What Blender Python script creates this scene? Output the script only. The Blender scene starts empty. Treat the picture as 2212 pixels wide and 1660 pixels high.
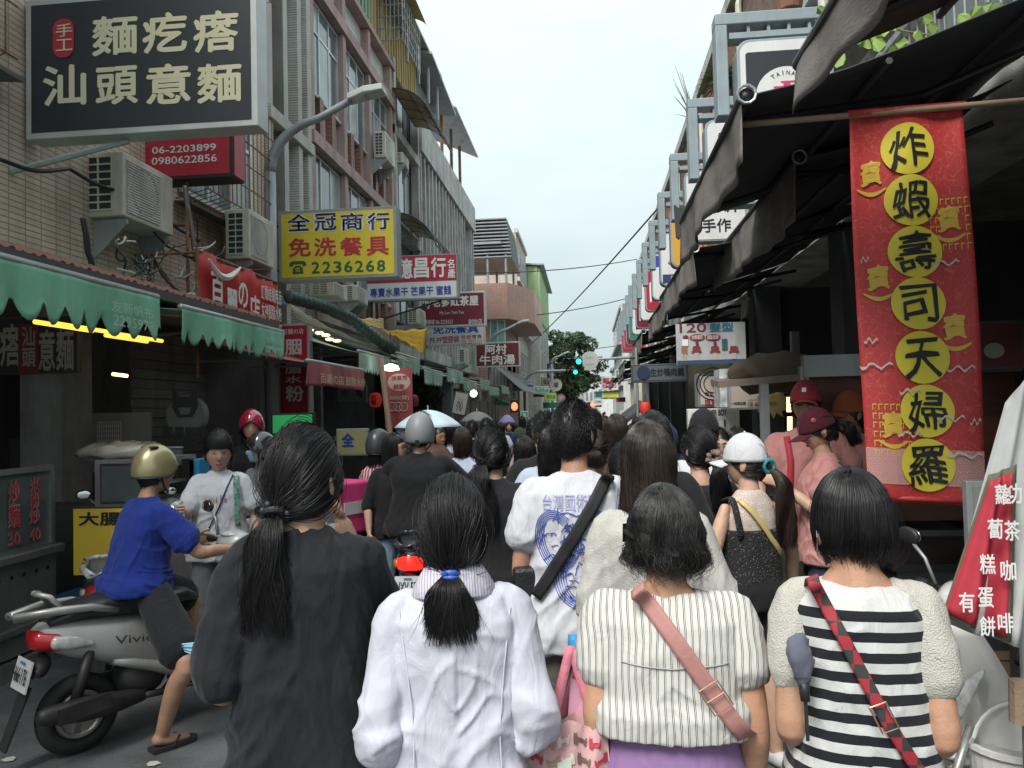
import bpy, math, random
import numpy as np
from mathutils import Vector, Matrix
random.seed(7); RNG=np.random.RandomState(7)
SC=bpy.context.scene; COL=SC.collection
R=math.radians
# ---------------------------------------------------------------- camera
HC=1.78; FPX=769.0
cam=bpy.data.cameras.new('camera'); camo=bpy.data.objects.new('camera',cam); COL.objects.link(camo)
CRM=Matrix.Rotation(R(5.67),4,'Z')@Matrix.Rotation(R(92.0),4,'X')@Matrix.Rotation(R(-1.4),4,'Z')
camo.matrix_world=Matrix.Translation((0,0,HC))@CRM
cam.sensor_width=36; cam.lens=FPX/1024*36; cam.clip_start=.05; cam.clip_end=1500
SC.camera=camo
CR=np.array(CRM.to_3x3()); CP=np.array([0,0,HC])
# ---------------------------------------------------------------- sky, sun, exposure
SUN_EL=R(52); SUN_AZ=R(205)      # high soft sun behind the clouds, behind and left of the camera
W=bpy.data.worlds.new('World'); SC.world=W; W.use_nodes=True
nt=W.node_tree; nt.nodes.clear()
def nn(t,ty,**k):
    n=t.nodes.new(ty)
    for a,b in k.items():
        if hasattr(n,a): setattr(n,a,b)
        else: n.inputs[a.replace('_',' ')].default_value=b
    return n
out=nn(nt,'ShaderNodeOutputWorld'); bg1=nn(nt,'ShaderNodeBackground'); bg2=nn(nt,'ShaderNodeBackground')
sky=nn(nt,'ShaderNodeTexSky'); sky.sky_type='NISHITA'; sky.sun_disc=False; sky.sun_elevation=SUN_EL; sky.sun_rotation=SUN_AZ
sky.air_density=1.0; sky.dust_density=3.0
bg1.inputs['Strength'].default_value=.08; nt.links.new(sky.outputs[0],bg1.inputs['Color'])
tc=nn(nt,'ShaderNodeTexCoord'); mp=nn(nt,'ShaderNodeMapping'); mp.inputs['Scale'].default_value=(1,1,2.6)
no=nn(nt,'ShaderNodeTexNoise'); no.inputs['Scale'].default_value=2.3; no.inputs['Detail'].default_value=5; no.inputs['Roughness'].default_value=.55
rp=nn(nt,'ShaderNodeValToRGB'); rp.color_ramp.elements[0].position=.30; rp.color_ramp.elements[1].position=.66
rp.color_ramp.elements[0].color=(.58,.70,.73,1); rp.color_ramp.elements[1].color=(.74,.835,.83,1)
sp=nn(nt,'ShaderNodeSeparateXYZ'); mr=nn(nt,'ShaderNodeMapRange'); mr.inputs['From Min'].default_value=0.1; mr.inputs['From Max'].default_value=1; mr.inputs['To Min'].default_value=1.0; mr.inputs['To Max'].default_value=2.25
vm=nn(nt,'ShaderNodeVectorMath'); vm.operation='SCALE'
nt.links.new(tc.outputs['Generated'],mp.inputs[0]); nt.links.new(mp.outputs[0],no.inputs['Vector']); nt.links.new(no.outputs[0],rp.inputs[0])
nt.links.new(tc.outputs['Generated'],sp.inputs[0]); nt.links.new(sp.outputs['Z'],mr.inputs['Value'])
nt.links.new(rp.outputs[0],vm.inputs[0]); nt.links.new(mr.outputs[0],vm.inputs['Scale']); nt.links.new(vm.outputs[0],bg2.inputs['Color'])
bg2.inputs['Strength'].default_value=.51
mx=nn(nt,'ShaderNodeMixShader'); mx.inputs[0].default_value=.88
nt.links.new(bg1.outputs[0],mx.inputs[1]); nt.links.new(bg2.outputs[0],mx.inputs[2]); nt.links.new(mx.outputs[0],out.inputs[0])
sl=bpy.data.lights.new('sun','SUN'); sl.energy=2.3; sl.angle=R(25); sl.color=(1,.97,.92)
so=bpy.data.objects.new('sun',sl); COL.objects.link(so)
_d=Vector((math.sin(SUN_AZ)*math.cos(SUN_EL),math.cos(SUN_AZ)*math.cos(SUN_EL),math.sin(SUN_EL)))
so.rotation_euler=_d.to_track_quat('Z','Y').to_euler(); so.location=(0,0,30)
SC.view_settings.view_transform='Standard'; SC.view_settings.look='None'; SC.view_settings.exposure=1.02; SC.view_settings.gamma=1
SC.view_settings.use_curve_mapping=False
SC.cycles.max_bounces=9; SC.cycles.diffuse_bounces=6; SC.cycles.glossy_bounces=3; SC.cycles.transparent_max_bounces=8
# ---------------------------------------------------------------- pixel -> place
def ray(x,y):
    return CR@np.array([(x/2212*1024-512)/FPX,-(y/1660*768.5-384)/FPX,-1.0])
def onY(x,y,d): r=ray(x,y); return CP+r*(d/r[1])
def onX(x,y,X): r=ray(x,y); return CP+r*(X/r[0])
def onZ(x,y,Z): r=ray(x,y); return CP+r*((Z-HC)/r[2])
# ---------------------------------------------------------------- materials
MATS={}
def M(name,col=None,rough=.7,metal=0,var=.12,sc=3,bump=0,bs=60,emit=0,coat=0,spec=.5,sheen=0,stretch=None,dirt=0):
    if name in MATS: return MATS[name]
    m=bpy.data.materials.new(name); m.use_nodes=True; t=m.node_tree; p=t.nodes['Principled BSDF']
    c=tuple(col)+(1,); tcn=nn(t,'ShaderNodeTexCoord'); src=tcn.outputs['Object']
    if stretch:
        mpn=nn(t,'ShaderNodeMapping'); mpn.inputs['Scale'].default_value=stretch; t.links.new(src,mpn.inputs[0]); src=mpn.outputs[0]
    n=nn(t,'ShaderNodeTexNoise'); n.inputs['Scale'].default_value=sc; n.inputs['Detail'].default_value=6; n.inputs['Roughness'].default_value=.6
    t.links.new(src,n.inputs['Vector'])
    r=nn(t,'ShaderNodeValToRGB'); r.color_ramp.elements[0].position=.3; r.color_ramp.elements[1].position=.7
    r.color_ramp.elements[0].color=tuple(max(0,x*(1-var)) for x in col)+(1,); r.color_ramp.elements[1].color=tuple(min(1,x*(1+var)) for x in col)+(1,)
    t.links.new(n.outputs[0],r.inputs[0]); co=r.outputs[0]
    if dirt:
        n2=nn(t,'ShaderNodeTexNoise'); n2.inputs['Scale'].default_value=1.3; n2.inputs['Detail'].default_value=8; n2.inputs['Roughness'].default_value=.7
        mp2=nn(t,'ShaderNodeMapping'); mp2.inputs['Scale'].default_value=(2.2,2.2,.45); t.links.new(tcn.outputs['Object'],mp2.inputs[0]); t.links.new(mp2.outputs[0],n2.inputs['Vector'])
        r2=nn(t,'ShaderNodeValToRGB'); r2.color_ramp.elements[0].position=.45; r2.color_ramp.elements[1].position=.72
        r2.color_ramp.elements[0].color=(1,1,1,1); k=1-dirt; r2.color_ramp.elements[1].color=(k,k*.97,k*.92,1)
        t.links.new(n2.outputs[0],r2.inputs[0]); mm=nn(t,'ShaderNodeMix'); mm.data_type='RGBA'; mm.blend_type='MULTIPLY'; mm.inputs[0].default_value=1
        t.links.new(co,mm.inputs[6]); t.links.new(r2.outputs[0],mm.inputs[7]); co=mm.outputs[2]
    t.links.new(co,p.inputs['Base Color'])
    p.inputs['Roughness'].default_value=rough; p.inputs['Metallic'].default_value=metal; p.inputs['Specular IOR Level'].default_value=spec
    if coat: p.inputs['Coat Weight'].default_value=coat; p.inputs['Coat Roughness'].default_value=.08
    if sheen: p.inputs['Sheen Weight'].default_value=sheen
    if emit: p.inputs['Emission Color'].default_value=c; p.inputs['Emission Strength'].default_value=emit
    if bump:
        b=nn(t,'ShaderNodeBump'); b.inputs['Strength'].default_value=bump; b.inputs['Distance'].default_value=.01
        n3=nn(t,'ShaderNodeTexNoise'); n3.inputs['Scale'].default_value=bs; n3.inputs['Detail'].default_value=4
        t.links.new(src,n3.inputs['Vector']); t.links.new(n3.outputs[0],b.inputs['Height']); t.links.new(b.outputs[0],p.inputs['Normal'])
    MATS[name]=m; return m
def tilemat(name,col,mortar,tw,th,plane='x',var=.12,rough=.5,dirt=.25,m=.12,off=0):
    if name in MATS: return MATS[name]
    mt=M(name,col,rough,var=var,sc=1.5,dirt=dirt); t=mt.node_tree; p=t.nodes['Principled BSDF']
    lk=p.inputs['Base Color'].links[0].from_socket
    tcn=nn(t,'ShaderNodeTexCoord'); s=nn(t,'ShaderNodeSeparateXYZ'); cb=nn(t,'ShaderNodeCombineXYZ'); t.links.new(tcn.outputs['Object'],s.inputs[0])
    t.links.new(s.outputs['Y' if plane=='x' else 'X'],cb.inputs[0]); t.links.new(s.outputs['Z'],cb.inputs[1])
    br=nn(t,'ShaderNodeTexBrick'); br.offset=off; br.inputs['Scale'].default_value=1; br.inputs['Mortar Size'].default_value=th*m; br.inputs['Mortar Smooth'].default_value=.2
    br.inputs['Brick Width'].default_value=tw; br.inputs['Row Height'].default_value=th; br.inputs['Color1'].default_value=(1,1,1,1); br.inputs['Color2'].default_value=(.86,.86,.86,1)
    br.inputs['Mortar'].default_value=tuple(a/max(b,.01) for a,b in zip(mortar,col))+(1,)
    t.links.new(cb.outputs[0],br.inputs['Vector'])
    mm=nn(t,'ShaderNodeMix'); mm.data_type='RGBA'; mm.blend_type='MULTIPLY'; mm.inputs[0].default_value=1; mm.clamp_result=True
    t.links.new(lk,mm.inputs[6]); t.links.new(br.outputs['Color'],mm.inputs[7]); t.links.new(mm.outputs[2],p.inputs['Base Color'])
    b=nn(t,'ShaderNodeBump'); b.invert=True; b.inputs['Strength'].default_value=.6; b.inputs['Distance'].default_value=.006
    t.links.new(br.outputs['Fac'],b.inputs['Height']); t.links.new(b.outputs[0],p.inputs['Normal'])
    return mt
def glassmat(name='window_glass',col=(.10,.14,.15),rough=.08):
    return M(name,col,rough,var=.5,sc=.8,spec=.8)
# ---------------------------------------------------------------- objects
def tag(o,label=None,cat=None,group=None,kind=None):
    if label: o['label']=label
    if cat: o['category']=cat
    if group: o['group']=group
    if kind: o['kind']=kind
    return o
def thing(name,label,cat,loc=(0,0,0),rz=0,group=None):
    o=bpy.data.objects.new(name,None); COL.objects.link(o); o.location=tuple(float(a) for a in loc); o.rotation_euler=(0,0,rz); o.empty_display_size=.1
    return tag(o,label,cat,group)
def worg(o):
    v=Vector((0,0,0))
    while o is not None: v+=o.location; o=o.parent
    return np.array(v)
def mkobj(name,V,Fc,mat,parent=None,local=False,smooth=False,org=None):
    V=np.asarray(V,float).reshape(-1,3)
    if parent is not None and not local: V=V-worg(parent)
    me=bpy.data.meshes.new(name); me.from_pydata(V.tolist(),[],Fc if isinstance(Fc,list) else Fc.tolist()); me.update()
    if smooth: me.shade_smooth()
    me.materials.append(mat)
    o=bpy.data.objects.new(name,me); COL.objects.link(o)
    if parent is not None: o.parent=parent
    elif org is not None:
        me.transform(Matrix.Translation(Vector([-float(a) for a in org]))); o.location=tuple(float(a) for a in org)
    return o
def frame_of(t):
    t=t/np.linalg.norm(t); up=np.array([0,0,1.]) if abs(t[2])<.9 else np.array([0,1.,0])
    a=np.cross(up,t); a/=np.linalg.norm(a); return a,np.cross(t,a)
class B:
    def __init__(s): s.V=[]; s.F=[]
    def add(s,V,F):
        n=len(s.V); s.V+= [tuple(map(float,v)) for v in V]; s.F+=[tuple(i+n for i in f) for f in F]; return s
    def mm(s,x0,y0,z0,x1,y1,z1):
        x0,x1=sorted((x0,x1)); y0,y1=sorted((y0,y1)); z0,z1=sorted((z0,z1))
        return s.add([(x0,y0,z0),(x1,y0,z0),(x1,y1,z0),(x0,y1,z0),(x0,y0,z1),(x1,y0,z1),(x1,y1,z1),(x0,y1,z1)],[(0,3,2,1),(4,5,6,7),(0,1,5,4),(1,2,6,5),(2,3,7,6),(3,0,4,7)])
    def bx(s,c,d,rz=0,ry=0,rx=0,bev=0):
        m=Matrix.Rotation(rz,3,'Z')@Matrix.Rotation(ry,3,'Y')@Matrix.Rotation(rx,3,'X')
        x,y,z=[a/2 for a in d]
        P=[Vector(p) for p in [(-x,-y,-z),(x,-y,-z),(x,y,-z),(-x,y,-z),(-x,-y,z),(x,-y,z),(x,y,z),(-x,y,z)]]
        return s.add([tuple(m@p+Vector(c)) for p in P],[(0,3,2,1),(4,5,6,7),(0,1,5,4),(1,2,6,5),(2,3,7,6),(3,0,4,7)])
    def quad(s,*p): return s.add(p,[tuple(range(len(p)))])
    def slab(s,pts,off):
        """polygon extruded by vector off"""
        n=len(pts); pts=[np.array(p,float) for p in pts]; off=np.array(off,float)
        return s.add(pts+[p+off for p in pts],[tuple(range(n))[::-1],tuple(range(n,2*n))]+[(i,(i+1)%n,n+(i+1)%n,n+i) for i in range(n)])
    def tube(s,pts,r,n=8,caps=True):
        pts=[np.array(p,float) for p in pts]; k=len(pts); rr=r if hasattr(r,'__len__') else [r]*k
        V=[];a=None
        for i,p in enumerate(pts):
            t=(pts[min(i+1,k-1)]-pts[max(i-1,0)]); t/=max(np.linalg.norm(t),1e-9)
            if a is None: a,b=frame_of(t)
            else:
                a=a-t*np.dot(a,t); a/=max(np.linalg.norm(a),1e-9)
            b=np.cross(t,a)
            for j in range(n):
                th=2*math.pi*j/n; V.append(p+rr[i]*(a*math.cos(th)+b*math.sin(th)))
        F=[(i*n+j,i*n+(j+1)%n,(i+1)*n+(j+1)%n,(i+1)*n+j) for i in range(k-1) for j in range(n)]
        if caps: F+=[tuple(range(n))[::-1],tuple(range((k-1)*n,k*n))]
        return s.add(V,F)
    def ring(s,c,axis,r,t,n=24,m=8,sy=1):
        c=np.array(c,float);ax=np.array(axis,float);ax/=np.linalg.norm(ax);a,b=frame_of(ax);V=[]
        for i in range(n):
            th=2*math.pi*i/n; d=a*math.cos(th)+b*math.sin(th)
            for j in range(m):
                ph=2*math.pi*j/m; V.append(c+d*(r+t*math.cos(ph))+ax*t*sy*math.sin(ph))
        return s.add(V,[(i*m+j,((i+1)%n)*m+j,((i+1)%n)*m+(j+1)%m,i*m+(j+1)%m) for i in range(n) for j in range(m)])
    def lathe(s,c,axis,prof,n=20):
        c=np.array(c,float);ax=np.array(axis,float);ax/=np.linalg.norm(ax);a,b=frame_of(ax);V=[];k=len(prof)
        for (r,h) in prof:
            for j in range(n):
                th=2*math.pi*j/n; V.append(c+ax*h+(a*math.cos(th)+b*math.sin(th))*r)
        return s.add(V,[(i*n+j,i*n+(j+1)%n,(i+1)*n+(j+1)%n,(i+1)*n+j) for i in range(k-1) for j in range(n)]+[tuple(range(n))[::-1],tuple(range((k-1)*n,k*n))])
    def ball(s,c,r,n=16,m=10):
        r=r if hasattr(r,'__len__') else (r,r,r); V=[];F=[]
        for i in range(m+1):
            ph=math.pi*i/m
            for j in range(n):
                th=2*math.pi*j/n; V.append((c[0]+r[0]*math.sin(ph)*math.cos(th),c[1]+r[1]*math.sin(ph)*math.sin(th),c[2]+r[2]*math.cos(ph)))
        F=[(i*n+j,(i+1)*n+j,(i+1)*n+(j+1)%n,i*n+(j+1)%n) for i in range(m) for j in range(n)]
        return s.add(V,F)
    def build(s,name,mat,parent=None,local=False,smooth=False,org=None,bev=0):
        o=mkobj(name,s.V,s.F,mat,parent,local,smooth,org)
        if bev:
            b=o.modifiers.new('bevel','BEVEL'); b.width=bev; b.segments=2; b.limit_method='ANGLE'; b.harden_normals=False
        return o
def smooth_by_angle(o,ang=40):
    try: o.data.shade_smooth(); o.data.set_sharp_from_angle(angle=R(ang))
    except Exception: pass
    return o
def copy_tree(o,parent=None):
    c=o.copy(); COL.objects.link(c)
    if parent is not None: c.parent=parent
    for ch in list(o.children): copy_tree(ch,c)
    return c
# ---------------------------------------------------------------- lettering
FC={}
def glyphs(body,bold=0,extr=.0):
    k=(body,bold)
    if k not in FC:
        fat=bold; bold=0
        cu=bpy.data.curves.new('t','FONT'); cu.body=body; cu.align_x='CENTER'; cu.offset=bold; cu.resolution_u=3; cu.space_line=.98
        o=bpy.data.objects.new('t',cu); COL.objects.link(o)
        dg=bpy.context.evaluated_depsgraph_get(); me=bpy.data.meshes.new_from_object(o.evaluated_get(dg))
        V=np.array([v.co[:] for v in me.vertices]).reshape(-1,3); F=[tuple(p.vertices) for p in me.polygons]
        bpy.data.objects.remove(o); bpy.data.curves.remove(cu); bpy.data.meshes.remove(me)
        if len(V) and fat>0:
            n0=len(V); sh=fat*np.ptp(V[:,1])/max(1,body.count('\n')+1); V=np.concatenate([V+np.array([dx*sh,dy*sh,0]) for dx,dy in((0,0),(1,.4),(-1,-.4),(.4,-1),(-.4,1))]); F=[tuple(i+k_*n0 for i in f) for k_ in range(5) for f in F]; V[:,2]=np.repeat(np.arange(5)*.0004,n0)
        if len(V):
            dz=V[:,2].copy(); mn=V.min(0);mxx=V.max(0); V=(V-mn)/np.maximum(mxx-mn,1e-6); V[:,2]=dz
        FC[k]=(V,F)
    return FC[k]
def text(body,O,U,Vv,mat,parent,bold=0,name='lettering',mirror=False,off=.003,local=False):
    """glyphs stretched into the parallelogram O + u*U + v*V (v upward)"""
    G,F=glyphs(body,bold)
    if not len(G): return None
    u=G[:,0]; 
    if mirror: u=1-u
    O=np.array(O,float);U=np.array(U,float);Vv=np.array(Vv,float); N=np.cross(U,Vv); N/=np.linalg.norm(N)
    P=O+u[:,None]*U+G[:,1][:,None]*Vv+N*(off+G[:,2][:,None])
    return mkobj(name,P,F,mat,parent,local)
def textY(body,x0,y0,x1,y1,d,mat,parent,bold=0,off=.003,name='lettering',mirror=False,rot=None):
    """disp pixel box on plane Y=d, facing the camera"""
    a=onY(x0,y1,d);b=onY(x1,y1,d);c=onY(x0,y0,d)
    U=np.array([b[0]-a[0],0,0]);V=np.array([0,0,c[2]-a[2]])
    a=np.array([a[0],d,a[2]])
    return text(body,a,U,V,mat,parent,bold,name,mirror,off)
def rectY(x0,y0,x1,y1,d,mat,parent,name='panel',off=.002,rnd=0,th=.003):
    a=onY(x0,y1,d);b=onY(x1,y0,d); X0,X1,Z0,Z1=a[0],b[0],a[2],b[2]
    return rrect(X0,Z0,X1,Z1,d-off,th,rnd).build(name,mat,parent)
def rrect(X0,Z0,X1,Z1,Y,th,rnd=0,n=5):
    pts=[]
    if rnd<=0: pts=[(X0,Y,Z0),(X1,Y,Z0),(X1,Y,Z1),(X0,Y,Z1)]
    else:
        for cx,cz,a0 in ((X1-rnd,Z0+rnd,-90),(X1-rnd,Z1-rnd,0),(X0+rnd,Z1-rnd,90),(X0+rnd,Z0+rnd,180)):
            for i in range(n+1):
                a=R(a0+90*i/n); pts.append((cx+rnd*math.cos(a),Y,cz+rnd*math.sin(a)))
    return B().slab([(p[0],Y-th,p[2]) for p in pts],(0,th,0))
def ellY(x0,y0,x1,y1,d,mat,parent,name='disc',off=.0045):
    a=onY(x0,y1,d);b=onY(x1,y0,d); cx=(a[0]+b[0])/2;cz=(a[2]+b[2])/2;rx=abs(b[0]-a[0])/2;rz_=abs(b[2]-a[2])/2
    pts=[(cx+rx*math.cos(t*math.pi/16),d-off-.002,cz+rz_*math.sin(t*math.pi/16)) for t in range(32)]
    return B().slab(pts,(0,.002,0)).build(name,mat,parent)
# numpy value noise
def _h(i,j,k,s):
    n=(i*374761393+j*668265263+k*2147483647+s*974634777)&0xffffffff
    n=((n^(n>>13))*1274126177)&0xffffffff
    return ((n^(n>>16))&0xffff)/65535.0
def vn(P,seed=0):
    P=np.asarray(P,float); I=np.floor(P).astype(np.int64); f=P-I; f=f*f*(3-2*f); r=0
    for a in(0,1):
        for b in(0,1):
            for c in(0,1):
                w=(f[:,0] if a else 1-f[:,0])*(f[:,1] if b else 1-f[:,1])*(f[:,2] if c else 1-f[:,2])
                r=r+w*_h(I[:,0]+a,I[:,1]+b,I[:,2]+c,seed)
    return r
# ================================================================ SETTING
g=B(); N=24
road=M('asphalt',(.105,.107,.112),.82,var=.3,sc=1.3,bump=.6,bs=220,dirt=.45)
t=road.node_tree; _p=t.nodes['Principled BSDF']; _l=_p.inputs['Base Color'].links[0].from_socket
_n=nn(t,'ShaderNodeTexNoise'); _n.inputs['Scale'].default_value=150; _n.inputs['Detail'].default_value=3
_r=nn(t,'ShaderNodeValToRGB'); _r.color_ramp.elements[0].position=.4; _r.color_ramp.elements[1].position=.68; _r.color_ramp.elements[0].color=(.75,.75,.75,1); _r.color_ramp.elements[1].color=(1.6,1.6,1.6,1)
_m=nn(t,'ShaderNodeMix'); _m.data_type='RGBA'; _m.blend_type='MULTIPLY'; _m.inputs[0].default_value=1; _tc=nn(t,'ShaderNodeTexCoord')
t.links.new(_tc.outputs['Object'],_n.inputs['Vector']); t.links.new(_n.outputs[0],_r.inputs[0]); t.links.new(_l,_m.inputs[6]); t.links.new(_r.outputs[0],_m.inputs[7]); t.links.new(_m.outputs[2],_p.inputs['Base Color'])
tag(B().quad((-600,-100,-.004),(600,-100,-.004),(600,1000,-.004),(-600,1000,-.004)).build('ground',M('earth',(.09,.09,.085),.9)),kind='structure')
tag(B().quad((-4.6,-30,0),(2.75,-30,0),(2.75,150,0),(-4.6,150,0)).build('road',road),kind='structure')
tilec=tilemat('arcade_tile',(.16,.15,.14),(.07,.07,.07),.3,.3,'x',rough=.4)
tag(B().mm(-9,-4,0,-4.6,34,.10).build('arcade_floor',M('floor_concrete',(.19,.185,.18),.6,bump=.2,dirt=.3)),kind='structure')
tag(B().mm(2.75,-4,0,6.5,46,.10).build('arcade_floor',MATS['floor_concrete']),kind='structure')
tag(B().mm(-9,37,0,-3.95,80,.10).build('pavement',MATS['floor_concrete']),kind='structure')
patch=B()
for x0,y0,x1,y1 in((-1.2,3.2,-.6,9.5),(.9,2.0,1.5,6.5)): patch.mm(x0,y0,.003,x1,y1,.006)
tag(patch.build('asphalt_patch',M('asphalt_patch',(.075,.077,.082),.85,var=.2,bump=.5,bs=200)),kind='structure')
# materials
m_tile=tilemat('peach_tile',(.60,.48,.38),(.27,.23,.19),.20,.055,'x',dirt=.35)
m_mos=tilemat('grey_mosaic',(.56,.55,.51),(.22,.22,.2),.045,.045,'x',dirt=.3,var=.15,m=.16)
m_mosp=tilemat('ochre_mosaic',(.56,.44,.32),(.3,.25,.2),.045,.045,'x',dirt=.25)
m_wt=tilemat('white_tile',(.68,.68,.65),(.3,.3,.28),.10,.10,'x',dirt=.3)
m_rib=tilemat('brown_rib_tile',(.24,.115,.085),(.1,.06,.05),.3,.09,'x',dirt=.2)
m_mauve=M('mauve_paint',(.37,.26,.24),.7,var=.12,dirt=.4,bump=.3)
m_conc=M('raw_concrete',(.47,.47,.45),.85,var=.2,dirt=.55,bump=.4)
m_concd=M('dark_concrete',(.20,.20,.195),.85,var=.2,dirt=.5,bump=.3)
m_fr=M('aluminium',(.52,.54,.54),.4,metal=.4); m_frd=M('dark_frame',(.06,.06,.06),.5)
m_gl=glassmat(); m_glf=M('frosted_glass',(.30,.34,.33),.25,var=.3,sc=1.2,spec=.6)
m_black=M('black_metal',(.018,.018,.02),.5); m_rust=M('rusty_steel',(.22,.11,.06),.8,var=.5,sc=12)
m_steel=M('stainless_steel',(.42,.42,.41),.32,metal=.75,var=.1,dirt=.3); m_galv=M('galvanised_steel',(.36,.38,.39),.45,metal=.4,dirt=.3)
m_white=M('white_plastic',(.68,.68,.65),.5,dirt=.3); m_cream=M('cream_plastic',(.60,.58,.50),.5,dirt=.35)
m_greenm=M('green_sheet',(.22,.36,.24),.6,dirt=.3,stretch=(1,8,1)); m_yelm=M('ochre_sheet',(.42,.32,.13),.7,dirt=.5,stretch=(1,10,1))
m_amber=M('amber_plastic',(.40,.30,.19),.35,var=.15); m_grey=M('grey_paint',(.27,.29,.30),.6,dirt=.3)
def win_x(root,X,y0,y1,z0,z1,s=1,n=2,tr=0,deep=.10,fr=None,gl=None,fw=.05):
    fr=fr or m_fr; gl=gl or m_gl; b=B(); xa,xb=X-s*.02,X+s*.03
    b.mm(xa,y0,z0,xb,y1,z0+fw).mm(xa,y0,z1-fw,xb,y1,z1).mm(xa,y0,z0+fw,xb,y0+fw,z1-fw).mm(xa,y1-fw,z0+fw,xb,y1,z1-fw)
    w=(y1-y0)/n
    for i in range(1,n): b.mm(xa,y0+w*i-fw/2,z0+fw,xb-s*.004,y0+w*i+fw/2,z1-fw)
    zt=z0+(z1-z0)*tr if tr else None
    if tr: b.mm(xa+s*.002,y0+fw,zt-fw/2,xb-s*.006,y1-fw,zt+fw/2)
    o=b.build('window',fr,root)
    for i in range(n):
        for (a,c) in (((z0,zt),(zt,z1)) if tr else ((z0,z1),)):
            B().mm(X-s*.012,y0+w*i+.01,a+.01,X+s*(.003+.008*(i%2)),y0+w*(i+1)-.01,c-.01).build('pane',gl if (i+int(a*3))%3 else m_glf,o)
    return o
def win_y(root,Y,x0,x1,z0,z1,n=2,fr=None,gl=None,fw=.05):
    b=B(); fr=fr or m_fr
    b.mm(x0,Y-.03,z0,x1,Y+.02,z0+fw).mm(x0,Y-.03,z1-fw,x1,Y+.02,z1).mm(x0,Y-.03,z0+fw,x0+fw,Y+.02,z1-fw).mm(x1-fw,Y-.03,z0+fw,x1,Y+.02,z1-fw)
    w=(x1-x0)/n
    for i in range(1,n): b.mm(x0+w*i-fw/2,Y-.026,z0+fw,x0+w*i+fw/2,Y+.02,z1-fw)
    o=b.build('window',fr,root)
    for i in range(n): B().mm(x0+w*i+.01,Y-.006*(i%2)-.003,z0+.01,x0+w*(i+1)-.01,Y+.012,z1-.01).build('pane',gl or m_gl,o)
    return o
XL=-5.0
# ---- L1 peach tiled building
r=thing('tiled_building','peach tiled building with rusty window grilles behind the big black sign','building',(XL,2,0))
B().mm(-9,-3,3.15,XL,11.6,12.2).build('wall',m_tile,r)
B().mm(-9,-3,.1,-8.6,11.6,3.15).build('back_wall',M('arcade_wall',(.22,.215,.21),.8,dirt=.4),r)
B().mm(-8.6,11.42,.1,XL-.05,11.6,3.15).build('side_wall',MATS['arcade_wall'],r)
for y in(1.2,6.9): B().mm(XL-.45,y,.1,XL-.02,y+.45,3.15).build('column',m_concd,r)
for (y0,y1,z0,z1) in ((4.8,6.0,4.9,7.2),(4.9,7.3,8.0,9.7),(8.9,11.0,8.0,9.8),(9.0,11.0,4.6,6.2)):
    win_x(r,XL+.03,y0,y1,z0,z1,1,3,.7)
    b=B(); yy=y0-.05; X=XL+(.20 if y0<6 else .42)
    for k in range(int((y1-y0)/.13)+1): b.tube([(XL,yy+.13*k,z1+.1),(X,yy+.13*k,z1),(X,yy+.13*k,z0),(XL,yy+.13*k,z0-.1)],.008,5)
    for z in np.linspace(z0,z1,6): b.tube([(X,y0-.06,z),(X,y1+.06,z)],.010,5)
    b.build('window_grille',m_rust,r)
    if z0<5.3: B().bx((XL+.12,(y0+y1)/2,z0-.16),(.22,y1-y0+.2,.03),ry=.1).build('grille_tray',M('old_tin',(.14,.13,.12),.8),r)
# ---- L2 mosaic fin building
r=thing('mosaic_building','grey mosaic tiled building with tall vertical fins beside the street lamp','building',(XL,11.6,0))
B().mm(-9,11.61,3.3,XL-.22,13.58,13.5).build('wall',m_mosp,r)
for y in(11.62,12.27,12.92,13.38): B().mm(XL-.22,y,3.3,XL+.06,y+.19,13.5).build('fin',m_mos,r)
for z in(6.55,9.95): B().mm(XL-.22,11.62,z,XL+.11,13.57,z+.2).build('ledge',m_mos,r)
for y0,y1 in((11.81,12.27),(12.46,12.92),(13.11,13.38)):
    for z0,z1 in((3.7,6.5),(7.7,9.9),(11.0,13.2)): win_x(r,XL-.16,y0,y1,z0,z1,1,1,.5,gl=m_glf)
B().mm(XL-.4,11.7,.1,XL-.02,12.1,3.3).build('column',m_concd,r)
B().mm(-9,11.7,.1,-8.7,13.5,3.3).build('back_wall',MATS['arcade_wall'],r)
# ---- L3 mauve banded building
r=thing('mauve_banded_building','four storey building with mauve bands and pillars, white tile panels and brown tile ribs','building',(XL,13.6,0))
B().mm(-9,13.6,3.3,XL-.14,19.9,11.0).build('wall',m_wt,r)
PY=[13.62,15.58,17.5,19.5]; 
for z,h in((3.55,.3),(6.84,.24),(9.84,.24),(10.92,.14)): B().mm(XL-.14,13.62,z,XL+.10,19.88,z+h).build('band',m_mauve,r)
for y in PY:
    for z0,z1 in((3.86,6.83),(7.09,9.83),(10.09,10.91)): B().mm(XL-.14,y,z0,XL+.04,y+.2,z1).build('pillar',m_mauve,r)
for i in range(3):
    a,b_=PY[i]+.2,PY[i+1]
    for z0,z1,zp in((4.6,6.8,3.86),(7.95,9.8,7.09)):
        win_x(r,XL-.10,a+.02,b_-.02,z0,z1,1,3,.68 if zp>5 else .45)
        for f in(.22,.62):
            y=a+(b_-a)*f
            B().mm(XL-.135,y,zp,XL+.0,y+.22,z0-.02).build('tile_rib',m_rib,r)
        B().mm(XL-.135,a,z0-.06,XL-.03,b_,z0-.005).build('sill',m_wt,r)
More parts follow.
